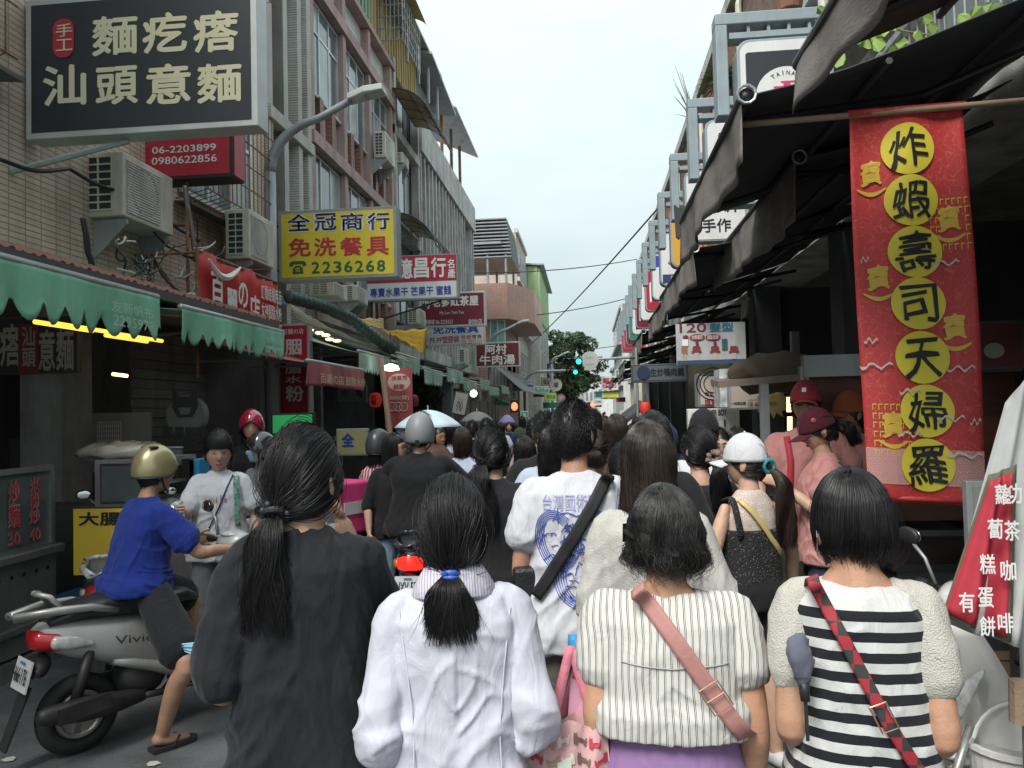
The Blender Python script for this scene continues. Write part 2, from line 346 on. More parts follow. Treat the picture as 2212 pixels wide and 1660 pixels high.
# rooftop shed
b=B()
for k in range(66): y=13.7+k*.14; b.mm(XL-.02 if k%2 else XL-.05,y,11.07,XL-1.5,y+.14,12.6)
b.build('rooftop_cladding',m_yelm,r)
b=B()
for k in range(30): y=13.68+k*.14; b.mm(XL+.0 if k%2 else XL-.03,y,11.09,XL-.06,y+.12,12.58)
b.build('rooftop_cladding',m_greenm,r)
B().slab([(XL+.5,13.4,12.45),(XL+.5,24.6,12.75),(XL-4,24.6,13.6),(XL-4,13.4,13.4)],(0,0,.07)).build('roof',m_galv,r)
win_x(r,XL+.02,16.2,17.1,11.4,12.4,1,2,0,fr=m_frd)
# window cage with yellow visor
b=B(); y0,y1,z0,z1=18.6,20.6,11.15,12.35; X=XL+.62
for k in range(9): yy=y0+(y1-y0)*k/8; b.tube([(XL,yy,z1+.1),(X,yy,z1),(X,yy,z0)],.014,5)
for k in range(5): b.tube([(X,y0,z0+(z1-z0)*k/4),(X,y1,z0+(z1-z0)*k/4)],.014,5); b.tube([(XL,y0,z0+(z1-z0)*k/4),(X,y0,z0+(z1-z0)*k/4)],.014,5)
for k in range(6): b.tube([(XL+.62*k/6,y0,z0),(XL+.62*k/6,y0,z1)],.010,5)
b.build('window_cage',m_galv,r)
b=B(); n=8
for k in range(n-1):
    f=lambda q:(XL+.1+.75*math.sin(q/n*1.6),z1+.05+.35*math.cos(q/n*1.6))
    (xa,za),(xb,zb)=f(k),f(k+1); b.slab([(xa,y0,za),(xb,y0,zb),(xb,y1,zb),(xa,y1,za)],(.0,0,.012))
b.build('visor',M('yellow_visor',(.50,.46,.22),.5,dirt=.4),r)
# ---- L4 narrow building with brown awnings
r=thing('narrow_building','narrow building with curved brown polycarbonate canopies over its balconies','building',(XL,19.95,0))
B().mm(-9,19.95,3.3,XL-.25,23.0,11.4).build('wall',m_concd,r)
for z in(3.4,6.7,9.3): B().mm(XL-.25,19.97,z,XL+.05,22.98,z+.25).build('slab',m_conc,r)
for z in(4.3,7.4,9.7): win_x(r,XL-.2,20.4,22.5,z,z+1.5,1,3,.0,fr=m_frd)
b=B(); b.mm(XL-.2,19.97,6.95,XL+.03,20.2,11.4).mm(XL-.2,22.8,3.65,XL+.03,22.98,11.4).build('pilaster',m_conc,r)
for zc in(9.55,6.2):
    cv=thing('curved_canopy','%s curved brown see-through canopy on the narrow building'%('upper' if zc>9 else 'lower'),'canopy',(XL,20,zc),group=None)
    y0,y1=19.8,22.6; n=7; fb=B()
    P=[(XL+1.15*math.sin(q/n*1.35),zc+.2+1.0*(math.cos(q/n*1.5)-.3)) for q in range(n+1)]
    for k in range(n):
        for j in range(4):
            ya,yb=y0+(y1-y0)*j/4+.02,y0+(y1-y0)*(j+1)/4-.02
            if k in(1,3,5): B().slab([(P[k-1][0],ya,P[k-1][1]),(P[k+1][0],ya,P[k+1][1]),(P[k+1][0],yb,P[k+1][1]),(P[k-1][0],yb,P[k-1][1])],(.0,0,.012)).build('panel',m_amber,cv)
    for j in range(5): fb.tube([(p[0],y0+(y1-y0)*j/4,p[1]) for p in P],.022,5)
    for k in(0,2,4,6,7): fb.tube([(P[k][0],y0,P[k][1]+.01),(P[k][0],y1,P[k][1]+.01)],.02,5)
    fb.build('frame',m_frd,cv)
# side shed roofs
for k in range(4): B().tube([(XL+.35,20.2+k*1.4,11.3),(XL+.35,20.2+k*1.4,12.4)],.05,6).build('roof_post',m_galv,r)
B().slab([(XL+.6,22.4,12.55),(XL+.6,26.6,12.25),(XL-3,26.6,12.9),(XL-3,22.4,13.2)],(0,0,.08)).build('shed_roof',m_galv,r)
B().mm(XL-2,22.5,11.0,XL-.1,26.2,12.3).build('shed_wall',M('blue_grey_sheet',(.20,.24,.27),.7,dirt=.3),r)
# ---- L5 concrete fin building
r=thing('concrete_fin_building','long concrete building with close vertical fins and a blank parapet','building',(XL,23,0))
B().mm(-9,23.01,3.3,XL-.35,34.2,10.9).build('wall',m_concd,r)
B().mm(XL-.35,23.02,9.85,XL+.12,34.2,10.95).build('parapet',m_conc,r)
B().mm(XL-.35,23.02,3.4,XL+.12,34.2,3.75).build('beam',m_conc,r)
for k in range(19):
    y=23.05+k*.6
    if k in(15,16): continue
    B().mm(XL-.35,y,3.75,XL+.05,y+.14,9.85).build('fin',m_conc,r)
for k in range(6): win_x(r,XL-.30,23.3+k*1.8,24.7+k*1.8,4.6,6.3,1,2,0); win_x(r,XL-.30,23.3+k*1.8,24.7+k*1.8,7.5,9.3,1,2,0)
for y in(27.5,29.5,31.5): 
    for x in(XL-.1,XL-1.8): B().tube([(x,y,10.9),(x,y,12.9)],.06,6).build('roof_post',m_rust,r)
b=B().slab([(XL+.55,26.9,12.7),(XL+.55,32.5,12.7),(XL-2,32.5,13.9),(XL-2,26.9,13.9)],(0,0,.07))
b.build('canopy_roof',m_galv,r)
b=B().slab([(XL+.35,26.95,12.62),(XL-2,26.95,12.62),(XL-2,26.95,13.8),(XL-.0,26.95,13.0)],(0,.05,0)); b.build('gable',m_greenm,r)
for y in(23.3,27.5,32): B().mm(XL-.4,y,.1,XL-.02,y+.4,3.4).build('column',m_concd,r)
# arcade interior common back wall + ceiling belongs to the tiled row
r=thing('arcade_shops','dark row of shop interiors behind the left stalls','shops',(XL-1,13.6,0))
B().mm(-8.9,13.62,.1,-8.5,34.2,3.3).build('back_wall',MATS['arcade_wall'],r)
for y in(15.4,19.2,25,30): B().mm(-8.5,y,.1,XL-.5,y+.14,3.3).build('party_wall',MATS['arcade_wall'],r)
m_sh=M('shutter',(.22,.22,.20),.6,dirt=.4)
b=B()
for k in range(22): b.mm(-5.9,9.4,.12+k*.13,-5.88+.02*(k%2),11.3,.24+k*.13)
b.build('shutter',m_sh,r)
# ---- L6 pink corner building
r=thing('pink_corner_building','pink tiled corner building with a turquoise glass window and steel roof frame','building',(-4.5,37,0))
Y0=37.0; pa=onY(1100,700,Y0); pc=onY(1097,545,Y0)
XC=onY(1098,640,Y0)[0]; ztop=onY(1098,613,Y0)[2]; zmid=onY(1098,690,Y0)[2]
m_pink=tilemat('pink_tile',(.46,.26,.22),(.25,.17,.15),.25,.12,'y',dirt=.2); m_pinkx=tilemat('pink_tile_side',(.50,.36,.31),(.3,.24,.22),.25,.12,'x',dirt=.2)
m_pinks=tilemat('salmon_plain_tile',(.50,.30,.24),(.40,.24,.19),.12,.12,'y',dirt=.15)
B().mm(XC-6,Y0+.0,.1,XC-.5,Y0+9,zmid).build('wall',m_pink,r)
xr=onY(1120,690,Y0)[0]
b=B().slab([(XC-6,Y0-.35,zmid),(XC+.0,Y0-.35,zmid),(XC+1.1,Y0+2.2,zmid),(XC+1.1,Y0+9,zmid),(XC-6,Y0+9,zmid)],(0,0,ztop-zmid)); b.build('parapet',m_pinks,r)
a=onY(1058,690,Y0);c=onY(1080,770,Y0)
win_y(r,Y0-.02,a[0],c[0]+.3,c[2],a[2]-.05,2,gl=M('turquoise_glass',(.16,.33,.31),.12,var=.3))
win_y(r,Y0-.02,a[0]+.2,c[0]+.3,3.0,4.6,3,gl=m_glf)
for k in range(3):
    for z in(3.2,zmid-2.4): win_x(r,XC-.48,Y0+1.2+k*2.6,Y0+2.6+k*2.6,z,z+1.6,1,2,0)
z2=onY(1098,525,Y0)[2]
for x in(XC-1.0,XC-.1): 
    for y in(Y0+.2,Y0+4): B().tube([(x,y,ztop),(x,y,z2-.5)],.06,6).build('roof_post',m_grey,r)
b=B()
for k in range(12): b.slab([(XC-5,Y0+.1,ztop+1.35+k*.17),(XC+.2-.25*(k/12),Y0+.1,ztop+1.35+k*.17),(XC+.2-.25*(k/12),Y0+5,ztop+1.35+k*.17),(XC-5,Y0+5,ztop+1.35+k*.17)],(0,0,.06))
b.slab([(XC-5,Y0,z2),(XC-.3,Y0,z2),(XC-.3,Y0+5,z2),(XC-5,Y0+5,z2)],(0,0,.12))
b.build('louvre_roof',m_grey,r)
# ---- L7 green + L8 grey blocks beyond
def block(name,label,X,y0,y1,h,mat,cols=3,floors=3,fh=3.1,side=1,cat='building',xb=7,roof=None,z0=.1):
    r=thing(name,label,cat,(X,y0,0))
    B().mm(X-side*xb,y0,z0,X,y1,h).build('wall',mat,r)
    w=(y1-y0)/cols
    for f in range(floors):
        z=3.6+f*fh
        if z+1.4>h: break
        for c_ in range(cols): win_x(r,X+side*.03,y0+w*c_+w*.18,y0+w*(c_+1)-w*.18,z+.5,z+1.9,side,2,0)
    B().mm(X-side*.1,y0+.02,h,X+side*.12,y1-.02,h+.25).build('cornice',m_conc,r)
    for f in range(floors):
        z=3.6+f*fh
        if z<h-.6: B().mm(X,y0+.05,z-.12,X+side*(.35 if f%2 else .18),y1-.05,z+.12).build('ledge',m_conc,r)
    return r
m_beige=M('beige_render',(.42,.38,.32),.85,dirt=.4); m_lt=M('pale_render',(.50,.50,.47),.85,dirt=.4); m_gr2=M('grey_render',(.34,.34,.32),.85,dirt=.45)
rg=block('green_clad_building','tall building with pale green corrugated upper storeys behind the pink corner','',0,0,0,0,m_lt) if 0 else None
XG=onY(1168,640,54)[0]
r=thing('green_clad_building','tall building with pale green corrugated upper storeys behind the pink corner','building',(XG,52,0))
zt=onY(1150,575,54)[2]; zb=onY(1150,690,54)[2]
B().mm(XG-7,54,.1,XG-.15,66,zb).build('wall',m_lt,r)
b=B()
m_lg=M('pale_green_sheet',(.36,.50,.27),.6,dirt=.2)
for k in range(60): y=54+k*.2; b.mm(XG-.10 if k%2 else XG-.04,y,zb,XG-7,y+.2,zt-.3*abs(k-20)/40)
b.build('cladding',m_lg,r)
b=B()
for k in range(30): x=XG-.2-k*.22; b.mm(x-.22,53.95 if k%2 else 53.9,zb,x,54.05,zt+.0)
b.build('cladding',m_lg,r)
B().slab([(XG+.3,53.7,zt),(XG+.3,66,zt-.2),(XG-7,66,zt+.5),(XG-7,53.7,zt+.5)],(0,0,.1)).build('roof',m_galv,r)
for y in(55,58.5,62): 
    for z in(4.5,7.8,zb-2): win_x(r,XG-.12,y,y+1.8,z,z+1.5,1,2,0)
block('beige_building','beige render building with ledges beyond the pink corner','building' and -4.15,46.3,53.8,onX(1180,700,-4.15)[2]+2.0,m_beige,3,3)
block('pale_building','pale grey building at the far end of the left row','building' and -4.3,66.2,80,11.0,m_gr2,5,3)
# ---- right row
XR=2.8
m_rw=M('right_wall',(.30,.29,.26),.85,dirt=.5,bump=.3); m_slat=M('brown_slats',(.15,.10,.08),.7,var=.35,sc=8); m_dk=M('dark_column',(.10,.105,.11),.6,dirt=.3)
YR=[-3,4.6,9.1,13.6,18.1,22.6,27.1,31.6,36.1,40.6]
for i in range(len(YR)-1):
    y0,y1=YR[i],YR[i+1]; h=9.15+.0*i
    names=['brown slatted screen and pebble wall','brown slats and a creeper','ferns on its balcony','plain dark balcony','pale balcony wall','rust coloured balcony','grey balcony screens','stained parapet','far corner parapet']
    r=thing('arcade_house','right row house with %s, %s'%(names[i],'nearest to the viewer' if i==0 else 'number %d along the arcade'%(i+1) if 0 else 'seen above the black awnings' if i==1 else 'behind the hanging sign boxes' if i<5 else 'farther down the right row'),'building',(XR,y0,0),group='arcade houses of the right row')
    B().mm(XR+.8,y0,3.9,XR+6,y1-.01,h).build('wall',m_rw if i else M('pebble_wall',(.17,.17,.15),.9,var=.5,sc=60,bump=.6,bs=90),r)
    B().mm(XR,y0,3.75,XR+.8,y1-.01,4.1).build('slab',m_conc,r)
    B().mm(XR,y0,6.7,XR+.8,y1-.01,6.95).build('slab',m_conc,r)
    B().mm(XR-.1,y0,h-.15,XR+6,y1-.01,h+.1).build('roof_edge',m_conc,r)
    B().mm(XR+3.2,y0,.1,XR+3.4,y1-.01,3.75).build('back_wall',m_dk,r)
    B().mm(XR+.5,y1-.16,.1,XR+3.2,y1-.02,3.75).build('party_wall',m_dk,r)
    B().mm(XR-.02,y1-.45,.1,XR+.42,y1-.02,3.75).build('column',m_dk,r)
    b=B(); n=int((y1-y0)/.13)
    for k in range(n): b.mm(XR+.02,y0+k*.13,6.97,XR+.06,y0+k*.13+.06,h-.18)
    for z in(7.5,8.4): b.mm(XR+.06,y0,z,XR+.1,y1-.02,z+.06)
    b.build('slat_screen',m_slat if i%2==0 else m_rust,r)
    if i>0:
        b=B(); 
        for k in range(n): b.tube([(XR+.04,y0+k*.16,4.1),(XR+.04,y0+k*.16,5.0)],.01,4)
        b.mm(XR,y0,5.0,XR+.08,y1-.02,5.06).build('railing',m_galv,r)
    win_x(r,XR+.78,y0+.6,y1-1.2,7.3,8.7,-1,3,0); win_x(r,XR+.78,y0+.6,y1-1.2,4.6,6.1,-1,3,0)
    B().tube([(XR-.06,y1-.3,3.8),(XR-.06,y1-.3,h-.5),(XR-.0,y1-.3,h-.25),(XR+.3,y1-.3,h-.2)],.055,8).build('drain_pipe',m_cream,r)
# tin roofs poking out of the right row
# far buildings right
block('cream_corner_block','cream block with roof slab beyond the right row','building' and 3.0,47,56,8.6,M('cream_render',(.55,.49,.36),.8,dirt=.3),3,2,side=-1)
block('white_block','white apartment block far along the right side','building' and 2.6,58,76,9.3,M('white_render',(.58,.60,.60),.8,dirt=.3),5,2,side=-1)
block('far_grey_block','grey block at the far right end','building' and 3.4,78,100,8.5,m_lt,5,2,side=-1)
XF=onY(1260,800,118)[0]
for i,(x0,x1,yt,d,mt) in enumerate(((1236,1262,842,120,m_beige),(1262,1290,815,130,m_lt),(1290,1325,820,110,MATS['white_render']),(1325,1345,800,104,m_gr2))):
    a=onY(x0,yt,d);c=onY(x1,yt,d)
    r=thing('distant_house',['beige distant house behind the tree','pale distant house at the very end of the street','white distant house right of the street end','grey distant house beside the white one'][i],'building',((a[0]+c[0])/2,d,0))
    B().mm(a[0],d,0,c[0],d+8,a[2]).build('wall',mt,r)
    B().mm(a[0]-.3,d-.3,a[2],c[0]+.3,d+8,a[2]+.35).build('roof',m_concd if i%2 else M('red_roof',(.3,.12,.08)),r)
    for k in range(3):
        for z in(3.2,6.2):
            if z+1.4<a[2]: win_y(r,d-.04,a[0]+(c[0]-a[0])*(k+.2)/3,a[0]+(c[0]-a[0])*(k+.8)/3,z,z+1.4,2)
# ---- tree
def leaf_mat(n,c): 
    m=M(n,c,.6,var=.45,sc=1.2); return m
def tree(name,label,loc,h,rad,n=9000,ls=.22,seed=1):
    rng=np.random.RandomState(seed); r=thing(name,label,'tree',loc)
    b=B(); x,y,z=loc; b.tube([(x,y,0),(x+.1,y,h*.25),(x-.1,y,h*.5),(x,y,h*.8)],[.28,.22,.16,.05],9)
    for k in range(9):
        a=k*2.4; z0=h*(.3+.05*k); b.tube([(x,y,z0),(x+rad*.4*math.cos(a),y+rad*.4*math.sin(a),z0+h*.12),(x+rad*.8*math.cos(a),y+rad*.8*math.sin(a),z0+h*.18)],[.1,.06,.02],5)
    b.build('trunk',M('bark',(.10,.08,.06),.9,bump=.5),r,smooth=True)
    cl=[]; 
    for k in range(60):
        u=rng.normal(size=3); u/=np.linalg.norm(u); q=rng.uniform(.35,.95); cl.append((x+u[0]*rad*q,y+u[1]*rad*q,h*.62+u[2]*h*.38*q,rng.uniform(.5,1.25)))
    V=[];F=[]; cl=np.array(cl); idx=rng.randint(0,len(cl),n); d=rng.normal(size=(n,3)); d/=np.linalg.norm(d,axis=1)[:,None]; rr=cl[idx,3]*rng.uniform(.5,1,n)**.5
    Cc=cl[idx,:3]+d*rr[:,None]*np.array([1,1,.75]); t1=rng.normal(size=(n,3)); t1/=np.linalg.norm(t1,axis=1)[:,None]; t2=np.cross(t1,rng.normal(size=(n,3))); t2/=np.linalg.norm(t2,axis=1)[:,None]
    s=ls*rng.uniform(.5,1.2,n)[:,None]
    V=np.stack([Cc-t1*s,Cc+t2*s*.45,Cc+t1*s,Cc-t2*s*.45],1).reshape(-1,3); F=np.arange(4*n).reshape(-1,4)
    mkobj('crown',V,F,leaf_mat('tree_leaves',(.045,.085,.035)),r); return r
a=onY(1218,800,78)
tree('street_tree','large dark green leafy tree beyond the traffic lights',(a[0],78,0),onY(1200,712,78)[2],4.0,26000,.17,3)
# plants on right balconies
def tuft(name,label,c,n,L,mat,seed=0,spread=1.0,cat='plant',w=.012,down=0):
    rng=np.random.RandomState(seed); r=thing(name,label,cat,c); V=[];F=[]
    for k in range(n):
        a=rng.uniform(0,6.28); e=rng.uniform(.1,1.3)*spread; l=L*rng.uniform(.5,1)
        p0=np.array(c)+rng.normal(size=3)*.05; dr=np.array([math.cos(a)*math.sin(e),math.sin(a)*math.sin(e),math.cos(e)])
        sd=np.cross(dr,(0,0,1)); sd/=np.linalg.norm(sd)+1e-6; p1=p0+dr*l*.5; p2=p0+dr*l+np.array([0,0,-l*(.35+down)])
        i=len(V); V+=[p0-sd*w*.5,p0+sd*w*.5,p1+sd*w,p1-sd*w,p2]; F+=[(i,i+1,i+2,i+3),(i+3,i+2,i+4)]
    mkobj('foliage',V,F,mat,r)
    B().lathe((c[0],c[1],c[2]-.22),(0,0,1),[(.08,0),(.12,.02),(.15,.22),(.13,.22)],12).build('pot',M('clay_pot',(.25,.11,.07),.8),r); return r
mg=leaf_mat('fern_green',(.12,.18,.05))
p=onX(1560,185,2.6); tuft('potted_fern','spiky green fern on the balcony beside the first sign box',tuple(p),420,.62,mg,1,1.2)
p=(2.15,7.96,5.99); tuft('potted_plant','small plant in a clay pot above the first sign box',tuple(p),60,.3,mg,2)
p=onX(1503,235,2.4); 
b=B()
for k in range(14):
    q=np.array(onX(1500,262,2.2)); e=q+np.array([-.15-.35*random.random(),random.uniform(-.6,.6),random.uniform(.2,1.1)]); b.tube([q,(q+e)/2+np.array([0,.05,.05]),e],[.012,.008,.003],4)
tag(b.build('bare_twigs',M('twig',(.2,.19,.13),.8),org=tuple(onX(1500,262,2.2))),'bare dry twigs sprouting from the right row roof edge','plant')
# creeper at the gap above the awning
rng=np.random.RandomState(5); c=onY(1880,75,5.2); r=thing('creeper','bright green creeper hanging on the pebble wall above the awnings','plant',tuple(c)); V=[];F=[]
b=B(); b.tube([c+np.array([-.35,0,.12]),c+np.array([0,-.02,.05]),c+np.array([.5,0,-.06]),c+np.array([.9,0,.02])],.006,5).build('stem',M('twig'),r)
for k in range(46):
    q=c+np.array([rng.uniform(-.42,.85),rng.uniform(-.08,.05),rng.normal()*.10-.02]); a=rng.uniform(0,6.28); s=rng.uniform(.03,.06)
    pts=[q+np.array([math.cos(a+t)*s*(1 if i%2 else .8),rng.uniform(-.02,.02),math.sin(a+t)*s]) for i,t in enumerate(np.linspace(0,5.4,7))]
    mkobj('leaf',pts,[tuple(range(7))],leaf_mat('creeper_leaf',(.20,.30,.07)),r)
# ================================================================ SIGNS
def pm(name,c=(.5,.5,.5),rough=.45,**k): return M(name,c,rough,var=k.pop('var',.04),sc=2,**k)
T={}
def col(n,c,r=.5):
    return pm('print_'+n,c,r)
k_cream=col('cream',(.60,.56,.38)); k_white=col('white',(.74,.74,.72)); k_black=col('black',(.012,.012,.014)); k_red=col('red',(.45,.03,.045)); k_blue=col('blue',(.03,.06,.35)); k_green=col('green',(.02,.12,.05)); k_yel=col('yellow',(.62,.50,.06)); k_maroon=col('maroon',(.16,.02,.035))
f_dark=pm('sign_charcoal',(.030,.034,.042),.4,dirt=.15); f_red=pm('sign_red',(.42,.025,.05),.4,dirt=.2); f_yel=pm('sign_yellow',(.70,.58,.05),.4,dirt=.12); f_white=pm('sign_white',(.68,.69,.70),.4,dirt=.12); f_mar=pm('sign_maroon',(.17,.02,.035),.4,dirt=.15); f_grn=pm('sign_green',(.02,.28,.16),.4); f_lime=pm('sign_lime',(.42,.60,.10),.4); f_teal=pm('sign_teal',(.03,.20,.17),.5); f_blu=pm('sign_blue',(.02,.08,.38),.4)
def sign(name,label,x0,y0,x1,y1,d,depth=.25,face=None,frame=None,fw=.05,texts=(),cat='sign',rnd=0,posts=True,bulge=0):
    a=onY(x0,y1,d); b_=onY(x1,y0,d); X0,X1,Z0,Z1=a[0],b_[0],a[2],b_[2]
    r=thing(name,label,cat,((X0+X1)/2,d+depth/2,Z0))
    o=rrect(X0,Z0,X1,Z1,d+depth,depth,rnd).build('case',frame or m_fr,r,bev=.006)
    rrect(X0+fw,Z0+fw,X1-fw,Z1-fw,d,.004,max(0,rnd-fw)).build('face',face,r)
    for tx in texts:
        textY(tx[0],*tx[1],d-.004,tx[2],r,bold=(tx[3] if len(tx)>3 else 0),off=.003)
    return r,(X0,X1,Z0,Z1)
def bracket(root,pts,r=.022,name='bracket',mat=None):
    for p in pts: B().tube(p,r,6).build(name,mat or m_black,root)
# big black sign
r,q=sign('shop_sign','big black sign box with cream characters and a red pill badge, on the tiled building',58,-40,556,300,7.1,.34,f_dark,m_fr,.055,[
 ('麵',(213,42,313,130),k_cream,.022),('疙',(328,33,432,127),k_cream,.022),('瘩',(447,28,552,126),k_cream,.022),
 ('汕',(98,150,198,248),k_cream,.022),('頭',(220,152,318,245),k_cream,.022),('意',(335,147,442,243),k_cream,.022),('麵',(455,146,556,238),k_cream,.022)]) if 0 else sign('shop_sign','big black sign box with cream characters and a red pill badge, on the tiled building',56,-40,553,302,6.35,.22,f_dark,m_fr,.055,[
 ('麵',(199,38,298,123),k_cream,.025),('疙',(308,31,405,118),k_cream,.025),('瘩',(418,27,516,116),k_cream,.025),
 ('汕',(93,144,187,232),k_cream,.025),('頭',(207,147,299,229),k_cream,.025),('意',(316,141,413,228),k_cream,.025),('麵',(426,140,523,225),k_cream,.025)])
X0,X1,Z0,Z1=q
rectY(115,39,160,127,6.342,pm('badge_red',(.42,.03,.05)),r,'badge',rnd=.095)
textY('手',121,53,157,81,6.338,k_cream,r,.01); textY('工',121,86,157,111,6.338,k_cream,r,.01)
for dz in(.35,1.0): bracket(r,[[(XL,6.45,Z0+dz),(X0,6.45,Z0+dz)],[(XL,6.45,Z0+dz+.25),(X0,6.45,Z0+dz+.25)]],.03)
bracket(r,[[(XL,7.3,Z0+.6),(X0,7.3,Z0+.35)],[(XL,7.2,Z0+1.25),(X0,7.2,Z0+1.0)]],.02)
p=onX(25,370,XL+.02); bracket(r,[[p,(X0+.9,6.47,Z0-.02)]],.028,'strut',m_galv)
# red phone sign
r,q=sign('shop_sign','red sign box with two phone numbers hanging under the big black sign',308,255,502,392,8.3,.30,f_red,m_black,.04,[('06-2203899',(329,318,467,333),k_white,.012),('0980622856',(328,341,469,357),k_white,.012)])
X0,X1,Z0,Z1=q; B().mm(X1+.001,8.32,Z0+.02,X1+.012,8.58,Z1-.02).build('side_face',f_red,r)
bracket(r,[[(X0+.08,8.4,Z0),(X0+.08,8.4,Z0-1.0)],[(X0+.48,8.4,Z0),(X0+.48,8.4,Z0-1.9)],[(X0+.08,8.4,Z0-.5),(X0+.48,8.4,Z0-.5)],[(X0+.08,8.4,Z0-.9),(X0+.5,8.4,Z0-1.5)],[(XL,8.45,Z0+.2),(X0,8.45,Z0+.2)]],.02,'bracket',m_rust)
# yellow sign
r,q=sign('shop_sign','yellow sign box with blue and red characters and a telephone number',603,444,856,608,11.7,.28,f_yel,m_grey,.05,[
 (c,(x,462-i,x+53,503-i),k_white,.055) for i,(c,x) in enumerate(zip('全冠商行',(620,675,735,790)))]+[(c,(x+1.5,463-i,x+50.5,501-i),k_blue,.028) for i,(c,x) in enumerate(zip('全冠商行',(620,677,735,792)))]+
 [(c,(x,515-i,x+49,556-i),k_red,.028) for i,(c,x) in enumerate(zip('免洗餐具',(623,678,735,792)))]+[(c,(673+i*23.6,566-i*.7,691+i*23.6,591-i*.7),k_green,.03) for i,c in enumerate('2236268')])
b=B() # telephone emblem
a=onY(625,592,11.69); s=(onY(662,592,11.69)[0]-a[0]); hx=lambda u:a[0]+u*s; hz=lambda v:a[2]+v*s*.72
b.slab([(hx(.18),11.69,hz(0)),(hx(.82),11.69,hz(0)),(hx(.78),11.69,hz(.42)),(hx(.64),11.69,hz(.62)),(hx(.36),11.69,hz(.62)),(hx(.22),11.69,hz(.42))],(0,.006,0))
b.slab([(hx(0),11.69,hz(.62)),(hx(.2),11.69,hz(.55)),(hx(.24),11.69,hz(.75)),(hx(.76),11.69,hz(.75)),(hx(.8),11.69,hz(.55)),(hx(1),11.69,hz(.62)),(hx(.98),11.69,hz(.86)),(hx(.8),11.69,hz(1)),(hx(.2),11.69,hz(1)),(hx(.02),11.69,hz(.86))],(0,.006,0)).build('telephone_emblem',k_green,r)
b=B()
for i in range(3):
    for j in range(3): b.mm(hx(.38+.09*i),11.68,hz(.12+.13*j),hx(.44+.09*i),11.686,hz(.21+.13*j))
b.build('telephone_emblem',k_yel,r)
X0,X1,Z0,Z1=q; bracket(r,[[(XL,11.85,Z0+.2),(X0,11.85,Z0+.2)],[(XL,11.85,Z1-.2),(X0,11.85,Z1-.2)]])
# red/white sign
r,q=sign('shop_sign','red over white sign box selling dried fruit, just right of the yellow sign',790,547,988,652,16.9,.25,f_white,m_grey,.04,[(c,(x,560-i*1.5,x+36,606-i*1.5),k_white,.03) for i,(c,x) in enumerate(zip('億昌行',(857,892,930)))])
rectY(793,549,985,613,16.895,f_red,r,'red_panel')
for i,(c,x) in enumerate(zip('億昌行',(859,894,931))): textY(c,x,559-i*1.5,x+33,603-i*1.5,16.88,k_white,r,.03)
textY('名\n產',967,560,984,601,16.88,k_white,r,.02); textY('專賣水果干 芒果干 蜜餞',800,623,975,643,16.89,k_blue,r,.02)
X0,X1,Z0,Z1=q; bracket(r,[[(XL,17,Z0+.15),(X0,17,Z0+.15)],[(X0+.1,17,Z0),(X0+.1,17,Z0-.5)],[(XL,17,Z0-.5),(X1-.4,17,Z0-.02)]])
r,q=sign('shop_sign','dark maroon tea shop sign box with white brush lettering',905,628,1048,708,21.4,.25,f_mar,m_fr,.05,[('My老爹紅茶屋',(908,642,1034,668),k_white,.03),('My Lao Tieh Tea',(950,673,1002,681),k_white,0),('訂購專線 06-2225623',(909,691,978,702),k_white,0),('創始店',(1012,689,1042,700),k_white,0)])
X0,X1,Z0,Z1=q; bracket(r,[[(XL,21.5,Z0+.3),(X0,21.5,Z0+.3)],[(XL-.1,21.5,Z0+.8),(X0+.05,21.5,Z0-.02)]])
r,q=sign('shop_sign','white sign box for disposable tableware and plastic bags under the maroon tea sign',920,668,1046,748,23.4,.22,f_white,m_cream,.04,[('免洗餐具',(935,702,1034,722),k_blue,.03),('PE.PP塑膠袋',(929,727,992,743),k_red,.015),('批發零售',(996,724,1041,733),k_red,.01),('TEL:2232123',(996,735,1041,743),k_red,0)])
r,q=sign('shop_sign','small maroon beef soup sign box behind the second street lamp',1027,737,1123,794,32.5,.25,f_mar,m_fr,.06,[('阿村',(1048,744,1095,766),k_white,.03),('牛肉湯',(1036,767,1113,789),k_white,.03)])
# long red shop banner along the facade
XB=-4.25; P=lambda x,y:onX(x,y,XB)
r=thing('shop_banner','long red fabric banner with white lettering stretched along the row above the green awnings','banner',tuple(P(515,600)))
ya,yb=P(430,600)[1],P(602,680)[1]; zt=P(430,545)[2]; zb=P(430,690)[2]-.15
n=20; V=[];F=[]
for i in range(n+1):
    y=ya+(yb-ya)*i/n
    for j in range(7):
        z=zb+(zt-zb)*j/6+.03*math.sin(i*.7)*(j==6); V.append((XB+.03*math.sin(i*1.3+j*.8),y,z))
F=[(i*7+j,(i+1)*7+j,(i+1)*7+j+1,i*7+j+1) for i in range(n) for j in range(6)]
o=mkobj('cloth',V,F,pm('banner_red',(.50,.03,.03),.6,dirt=.2),r,smooth=True); so_=o.modifiers.new('s','SOLIDIFY'); so_.thickness=.006
def textX(body,x0,y0t,y0b,x1,X,mat,parent,bold=0,mirror=False,off=.05):
    a=onX(x0,y0b,X);c=onX(x0,y0t,X);b_=onX(x1,y0b,X); return text(body,(X,a[1],a[2]),(0,b_[1]-a[1],0),(0,0,c[2]-a[2]),mat,parent,bold,off=off,mirror=mirror)
H=zt-zb
def tB(body,u0,v0,u1,v1,bold=.02): # fractions on banner; +X side seen, y increases to the right
    return text(body,(XB,ya+(yb-ya)*u0,zb+H*v0),(0,(yb-ya)*(u1-u0),0),(0,0,H*(v1-v0)),k_white,r,bold,off=.06)
tB('百',.07,.42,.21,.80,.03); tB('麗',.24,.28,.37,.66,.03); tB('の',.38,.45,.50,.80,.03); tB('店',.52,.28,.66,.68,.03)
